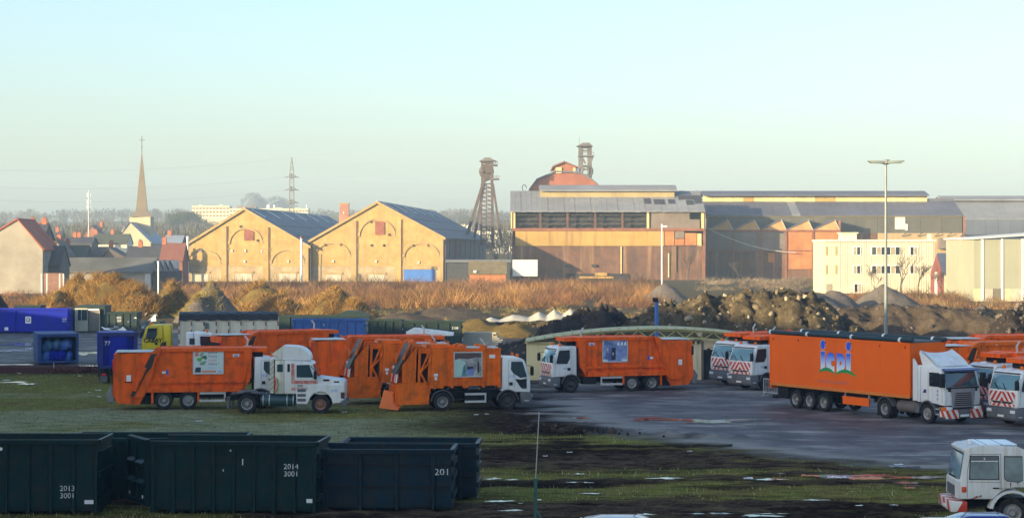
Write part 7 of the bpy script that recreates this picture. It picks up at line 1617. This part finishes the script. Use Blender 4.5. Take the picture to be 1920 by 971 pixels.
# --- white cab at lower right
def old_cab():
    Y = 68.3; W = 2.35; t = thing('old_white_truck', 'old white forward-control truck cab with rusty window sills at lower right', 'truck', (PX(1800, Y + .0), Y + W / 2, 0), R(180 - 1.5)); t.scale = (.95, .95, .95)
    WP = mat('old_white_paint', (.70, .71, .68), .5, .06, 1.0, streak=((.36, .24, .12), .55, 4), dirt=((.45, .42, .36), .2, 3)); H = 2.92
    prof = [(.02, 1.0), (.0, 1.62), (-.06, 1.66), (-.2, 2.62), (-.16, 2.74), (-.3, 2.82), (-.9, 2.92), (-2.1, 2.86), (-2.36, 2.74), (-2.4, 2.6), (-2.4, 1.42), (-1.95, 1.42), (-1.66, 1.36), (-1.4, 1.2), (-1.2, 1.0)]
    cab = MB().prism(prof, -W / 2, W / 2).build('cab', WP, t, bevel=.07, seg=3, ang=28)
    X = lambda z: -.06 - (z - 1.66) / .96 * .14
    a = [(X(1.72) - .02, -1.0, 1.72), (X(1.72) - .02, 1.0, 1.72), (X(2.58) - .02, 1.0, 2.58), (X(2.58) - .02, -1.0, 2.58)]
    MB().add([(p[0] - .05, p[1] * 1.06, 1.66 if p[2] < 2 else 2.64) for p in a] + [(p[0] + .028, p[1] * 1.06, 1.66 if p[2] < 2 else 2.64) for p in a], [(0, 3, 2, 1), (4, 5, 6, 7), (0, 1, 5, 4), (1, 2, 6, 5), (2, 3, 7, 6), (3, 0, 4, 7)]).build('screen_seal', BLACK, cab, bevel=.02)
    MB().add([(p[0], p[1], p[2]) for p in a] + [(p[0] + .055, p[1], p[2]) for p in a], [(0, 3, 2, 1), (4, 5, 6, 7), (0, 1, 5, 4), (1, 2, 6, 5), (2, 3, 7, 6), (3, 0, 4, 7)]).build('windscreen', mat('pale_screen', (.22, .36, .44), .12, .1, spec=.8), cab, bevel=.02)
    CG = mat('misted_glass', (.20, .25, .25), .15, .35, 1.4, spec=.8)
    for s in (-1, 1):
        for poly, gl in (([(-.42, 2.52), (-1.38, 2.52), (-1.4, 1.72), (-.4, 1.72)], CG), ([(-1.62, 2.5), (-2.22, 2.5), (-2.24, 1.68), (-2.1, 1.62), (-1.72, 1.66), (-1.62, 1.75)], CG)):
            cx = sum(p[0] for p in poly) / len(poly); cz = sum(p[1] for p in poly) / len(poly)
            sl = sidepoly(cab, 'window_seal', [(cx + (p[0] - cx) * 1.07, cz + (p[1] - cz) * 1.07) for p in poly], BLACK, W, s, .002, .012); sidepoly(cab, 'side_window', poly, gl, W, s, .015, .01)
        sidepoly(cab, 'window_bar', [(-.43, 2.34), (-1.38, 2.34), (-1.38, 2.37), (-.43, 2.37)], INKW, W, s, .026, .008); sidepoly(cab, 'window_tint', [(-.44, 2.375), (-1.37, 2.375), (-1.37, 2.5), (-.44, 2.5)], GREYP, W, s, .026, .003)
        for q in range(3): an = R(60 * q); sidepoly(cab, 'star_mark', [(-.9 + .05 * math.cos(an) - .01, 2.44 + .05 * math.sin(an)), (-.9 + .05 * math.cos(an) + .01, 2.44 + .05 * math.sin(an)), (-.9 - .05 * math.cos(an) + .01, 2.44 - .05 * math.sin(an)), (-.9 - .05 * math.cos(an) - .01, 2.44 - .05 * math.sin(an))], INKW, W, s, .03 + .002 * q, .002)
        m = MB(); y = s * (W / 2 + .002); [m.bar((a_, y, b_), (c_, y, d_), .01, 4) for a_, b_, c_, d_ in ((-.3, 1.05, -.3, 2.0), (-.3, 2.0, -.42, 2.6), (-.42, 2.6, -1.48, 2.6), (-1.48, 2.6, -1.5, 1.25), (-1.25, 1.38, -2.35, 1.38), (-.35, 1.62, -1.48, 1.6))]; m.build('door_seam', GREYP, cab)
        MB().box(-1.42, -1.2, *sorted((y, y + s * .04)), 1.38, 1.42).build('door_handle', BLACK, cab); sidepoly(cab, 'rust_stain', [(-1.8, 1.6), (-1.86, 1.6), (-1.84, 1.42), (-1.82, 1.42)], RUSTC, W, s, .002, .004); sidepoly(cab, 'rust_stain', [(-2.05, 1.62), (-2.1, 1.62), (-2.08, 1.5)], RUSTC, W, s, .002, .004)
        sidepoly(cab, 'rust_stain', [(-.35, 1.02), (-.5, 1.04), (-.62, 1.12), (-.7, 1.1), (-.8, 1.16), (-.82, 1.1), (-.6, 1.04), (-.5, 1.0)], RUSTC, W, s, .002, .004); MB().box(-.26, -.1, *sorted((s * (W / 2 + .001), s * (W / 2 + .05))), 1.25, 1.45).build('side_lamp', mat('red_orange_lens', (.6, .07, .02), .3, .1), cab, bevel=.02)
        mg = MB(); N = 10; cx = -1.9
        for k in range(N):
            p, q = R(12 + 160 * k / N), R(12 + 160 * (k + 1) / N); mg.prism([(cx + math.cos(p) * .72, .52 + math.sin(p) * .72), (cx + math.cos(q) * .72, .52 + math.sin(q) * .72), (cx + math.cos(q) * .86, .52 + math.sin(q) * .8), (cx + math.cos(p) * .86, .52 + math.sin(p) * .8)], *sorted((s * (W / 2 - .35), s * (W / 2 + .06))))
        mg.build('wheel_arch', WP, t)
    MB().box(.02, .05, -.75, .75, 1.06, 1.42).build('grille', GREYP, cab); MB().box(.0, .06, -.85, -.76, 1.02, 1.46).build('grille_frame', WP, cab); MB().box(.0, .06, .76, .85, 1.02, 1.46).build('grille_frame', WP, cab)
    MB().bar((-.04, -.9, 1.68), (-.08, .9, 1.66), .03, 5).build('wiper', BLACK, cab); MB().lathe([(.09, 0), (.09, .12), (.05, .17), (0, .17)], 'z', (-.55, .3, 2.88), 12).build('roof_lamp', LENS, cab)
    for x in (-1.0, -1.55): MB().box(x - .012, x + .012, -1.05, 1.05, 2.9, 2.93).build('roof_seam', GREYP, cab)
    MB().box(-.8, -2.1, -1.0, 1.0, 2.9, 2.925).build('roof_panel', mat('pale_blue_roof_panel', (.62, .70, .80), .3, .06), cab)
    bp = MB().box(-.3, .28, -W / 2 - .02, W / 2 + .02, .55, .92).build('bumper', stripe_x('old_bumper_stripes', .8), t, bevel=.02); MB().box(.281, .3, -.26, .26, .6, .72).build('number_plate', INKW, bp)
    axle(t, -1.9, W, .52, False, (RIM, RIM), True); MB().box(-7.0, -.2, -.45, .45, .65, .98).build('chassis', CHASSIS, t); axle(t, -5.6, W, .52, True); MB().box(-4.6, -3.2, .5, 1.1, .5, 1.0).build('tank', CHASSIS, t, bevel=.05)
old_cab()

# --- parked cars along the bottom edge
def car(label, px, Y, rz, paint, H=1.46):
    t = thing('car', label, 'car', (PX(px, Y), Y, 0), rz, 'cars parked along the bottom edge'); W = 1.76
    MB().prism([(2.0, .3), (2.08, .55), (1.98, .74), (1.1, .92), (-1.75, .95), (-2.02, .86), (-2.08, .5), (-2.0, .3)], -W / 2, W / 2).build('body', paint, t, bevel=.1, seg=3, ang=20)
    # tapered glasshouse
    lo = [(1.05, .9), (-1.85, .93)]; m = MB()
    sec = lambda z, xf, xr, w: [(xf, -w, z), (xf, w, z), (xr, w, z), (xr, -w, z)]
    a, b, c = sec(.9, 1.05, -1.9, .82), sec(1.32, .35, -1.62, .66), sec(H, -.15, -1.3, .54)
    m.add(a + b + c, [(0, 1, 5, 4), (1, 2, 6, 5), (2, 3, 7, 6), (3, 0, 4, 7), (4, 5, 9, 8), (5, 6, 10, 9), (6, 7, 11, 10), (7, 4, 8, 11), (8, 9, 10, 11), (0, 3, 2, 1)])
    cb = m.build('roof', paint, t, bevel=.09, seg=3, ang=15)
    q = lambda name, pts, off: MB().add(pts + [(p[0] + off[0], p[1] + off[1], p[2] + off[2]) for p in pts], [(0, 1, 2, 3), (7, 6, 5, 4), (0, 4, 5, 1), (1, 5, 6, 2), (2, 6, 7, 3), (3, 7, 4, 0)]).build(name, GLASSD, cb)
    q('windscreen', [(.98, -.7, .96), (.98, .7, .96), (.42, .58, 1.29), (.42, -.58, 1.29)], (.02, 0, .02)); q('rear_window', [(-1.88, -.66, .98), (-1.88, .66, .98), (-1.65, .56, 1.28), (-1.65, -.56, 1.28)], (-.025, 0, .01))
    for s in (-1, 1):
        q('side_window', [(.75, s * .81, .97), (-.4, s * .81, .97), (-.4, s * .685, 1.29), (.33, s * .685, 1.29)], (0, s * .02, .008)); q('side_window', [(-.5, s * .81, .97), (-1.5, s * .81, .97), (-1.4, s * .685, 1.27), (-.5, s * .685, 1.29)], (0, s * .02, .008))
        for x in (1.28, -1.25): wheel(t, x, s * (W / 2 - .1), .31, .2, RIM, s)
        MB().box(.75, .95, *sorted((s * (W / 2), s * (W / 2 + .16))), .95, 1.08).build('mirror', paint, t, bevel=.03); MB().box(1.9, 2.07, *sorted((s * .5, s * .8)), .58, .72).build('headlight', LENS, t); MB().box(-2.09, -2.0, *sorted((s * .55, s * .82)), .6, .8).build('tail_lamp', RED, t)
    MB().bar((-1.1, 0, H - .02), (-1.35, 0, H + .22), .012, 4).build('aerial', BLACK, t)
CARB = mat('dark_blue_car', (.012, .025, .20), .25, .08, coat=.5); CARW = mat('pale_blue_car', (.42, .52, .66), .3, .06, coat=.4); CARK = mat('navy_car', (.02, .035, .12), .25, .08, coat=.5)
car('pale silver blue car roof, leftmost of three at lower right', 1728, 59.7, R(182), CARW, 1.44); car('dark blue car roof in front of the old white cab', 1800, 60.5, R(181), CARB, 1.5); car('pale roofed car at the bottom right corner', 1915, 59.3, R(180), CARW, 1.45); car('blue car roof just showing at the bottom centre', 1118, 60.6, R(178), CARB, 1.42)

# --- fence post with rod, crowd barrier, litter
t = thing('fence_post', 'green braced fence post carrying a thin pale rod', 'post', (PX(1003, 58), 58, 0))
MB().bar((0, 0, 0), (.02, 0, PZ(896, 58)), .055, 8).build('post', mat('green_post', (.02, .09, .075), .5, .2), t); MB().bar((.05, 0, 1.9), (1.1, .1, 0), .03, 6).build('brace', MATS['green_post'], t); MB().bar((.02, 0, PZ(896, 58)), (.12, 0, PZ(772, 58)), .014, 6).build('rod', mat('pale_rod', (.42, .40, .34), .6, .1), t)
def barrier():
    Y = GY(742); t = thing('crowd_barrier', 'grey metal crowd barrier at the rear corner of the big lorry', 'barrier', (PX(1432, Y), Y, 0), R(-60))
    m = MB().path([(0, 0, .05), (0, 0, 1.1), (1.6, 0, 1.1), (1.6, 0, .05)], .025, 6).bar((0, 0, .25), (1.6, 0, .25), .02, 6); m.build('frame', STEEL, t)
    for k in range(1, 10): MB().bar((.16 * k, 0, .25), (.16 * k, 0, 1.1), .012, 5).build('bar', STEEL, t)
    for x in (0.1, 1.5): MB().bar((x, -.3, .03), (x, .3, .03), .02, 5).build('foot', STEEL, t)
barrier()
LIT = [mat('litter_white', (.7, .72, .72), .6, .1), mat('litter_orange', (.75, .2, .05), .5, .1), mat('litter_green', (.08, .42, .2), .5, .1), mat('litter_grey', (.3, .31, .33), .6, .2), mat('litter_black', (.02, .02, .022), .6, .2)]
def sheet(label, px, py, wpx, m, seed, h=.06, asp=.5, group='litter on the muddy ground', ya=0):
    Y = GY(py); w = wpx * Y / F; rr = random.Random(seed); n = 9; vs = []; fs = []
    for i in range(n):
        for j in range(5): vs.append(((i / (n - 1) - .5) * w + rr.uniform(-.04, .04) * w, (j / 4 - .5) * w * asp + rr.uniform(-.05, .05) * w, rr.random() ** 2 * h + .05))
    for i in range(n - 1):
        for j in range(4):
            if rr.random() < .9: q = i * 5 + j; fs.append((q, q + 1, q + 6, q + 5))
    me = bpy.data.meshes.new('litter'); me.from_pydata(vs, [], fs); o = obj('litter_sheet', me, m, None, (PX(px, Y), Y, 0), (0, 0, rr.uniform(-.3, .3))); tag(o, label, 'litter', group)
    md = o.modifiers.new('thick', 'SOLIDIFY'); md.thickness = .012
for k, a in enumerate([('orange plastic sheet lying in the puddles, left part', 1520, 894, 34, 1), ('green plastic sheet beside the orange ones in the puddles', 1542, 894, 16, 2), ('pale sheet between green and orange in the puddles', 1570, 897, 34, 0), ('long orange plastic sheet at the right of the puddles', 1625, 899, 62, 1), ('small orange scrap left of the puddle sheets', 1452, 901, 9, 1), ('small orange scrap below the long orange sheet', 1705, 917, 22, 1),
        ('white crumpled sheet left of the coloured plastic', 1403, 900, 18, 0), ('white scraps strewn on dark earth near the bank of clods', 1293, 848, 10, 0), ('black and white board lying near the tarmac edge', 1688, 876, 40, 3), ('white sheet lying beside the black and white board', 1685, 873, 18, 0), ('dark board under the white sheet near the tarmac edge', 1712, 878, 26, 4),
        ('white sheet on the meadow above the numbered containers', 373, 791, 12, 0), ('pale paper on the grass left of the sorting-poster truck', 184, 733, 11, 0), ('scrap of paper left of the poster truck tail', 168, 737, 6, 0), ('flat paper behind the poster truck tail', 186, 745, 8, 0), ('white litter left end of the dark strip', 12, 714, 14, 0), ('crumpled pale bags at the weed strip', 119, 695, 15, 3), ('tiny white scrap in the weeds left', 36, 701, 8, 0), ('white scrap in the weeds by the open container', 150, 706, 8, 0),
        ('white scrap in front of the rusty teal container', 1068, 850, 10, 0), ('pale scrap near the fence post rod', 1022, 857, 8, 0), ('small white scrap below the photo poster truck', 893, 779, 8, 0), ('white bit of litter beneath the truck with hanging flap', 913, 778, 7, 0), ('scrap of paper under the bonneted tractor', 637, 770, 8, 0), ('white scrap right of the bonneted tractor', 645, 774, 10, 0)]):
    sheet(a[0], a[1], a[2], a[3], LIT[a[4]], k, .08 if k in (6, 16) else .04)
def log(label, px, py, Lx, r, rz, m):
    Y = GY(py); mb = MB(); n = 7; pts = [(Lx * (k / (n - 1) - .5), .05 * math.sin(k * 2.1), r + .03 * math.sin(k * 1.3)) for k in range(n)]
    for a, b in zip(pts[:-1], pts[1:]): mb.bar(a, b, r, 8)
    o = mb.build('log', m); o.location = (PX(px, Y), Y, .02); o.rotation_euler = (0, 0, rz); tag(o, label, 'log')
log('dark log lying along the bank of clods near the tarmac', 1335, 838, 1.9, .06, R(-4), mat('dark_log', (.03, .025, .022), .9, .3))
t = thing('stick', 'thin bare twig sticking up from the grass at lower right', 'twig', (PX(1388, GY(934)), GY(934), 0)); MB().bar((0, 0, 0), (.18, 0, .38), .012, 4).bar((.18, 0, .38), (.16, 0, .48), .008, 4).build('stem', mat('bark', (.07, .058, .05)), t)
t = thing('marker_stake', 'thin pale stake before the open container of blue bags', 'stake', (PX(101, 157), 157, 0)); MB().bar((0, 0, 0), (0, 0, PZ(680, 157)), .03, 5).build('stake', GALV, t)

# ------------------------------------------------------------------ haze
hz_ = NT('haze_air'); hz_.n.remove(hz_.b); pv = hz_.n.new('ShaderNodeVolumePrincipled'); pv.inputs['Color'].default_value = (.58, .78, 1.0, 1); pv.inputs['Density'].default_value = .00026; pv.inputs['Anisotropy'].default_value = .0
hz_.l.new(pv.outputs[0], hz_.n['Material Output'].inputs['Volume'])
o = MB().box(-1400, 1400, -270, 3200, -4, 112).build('haze', hz_.m); tag(o, kind='stuff', label='thin winter haze over the whole valley')
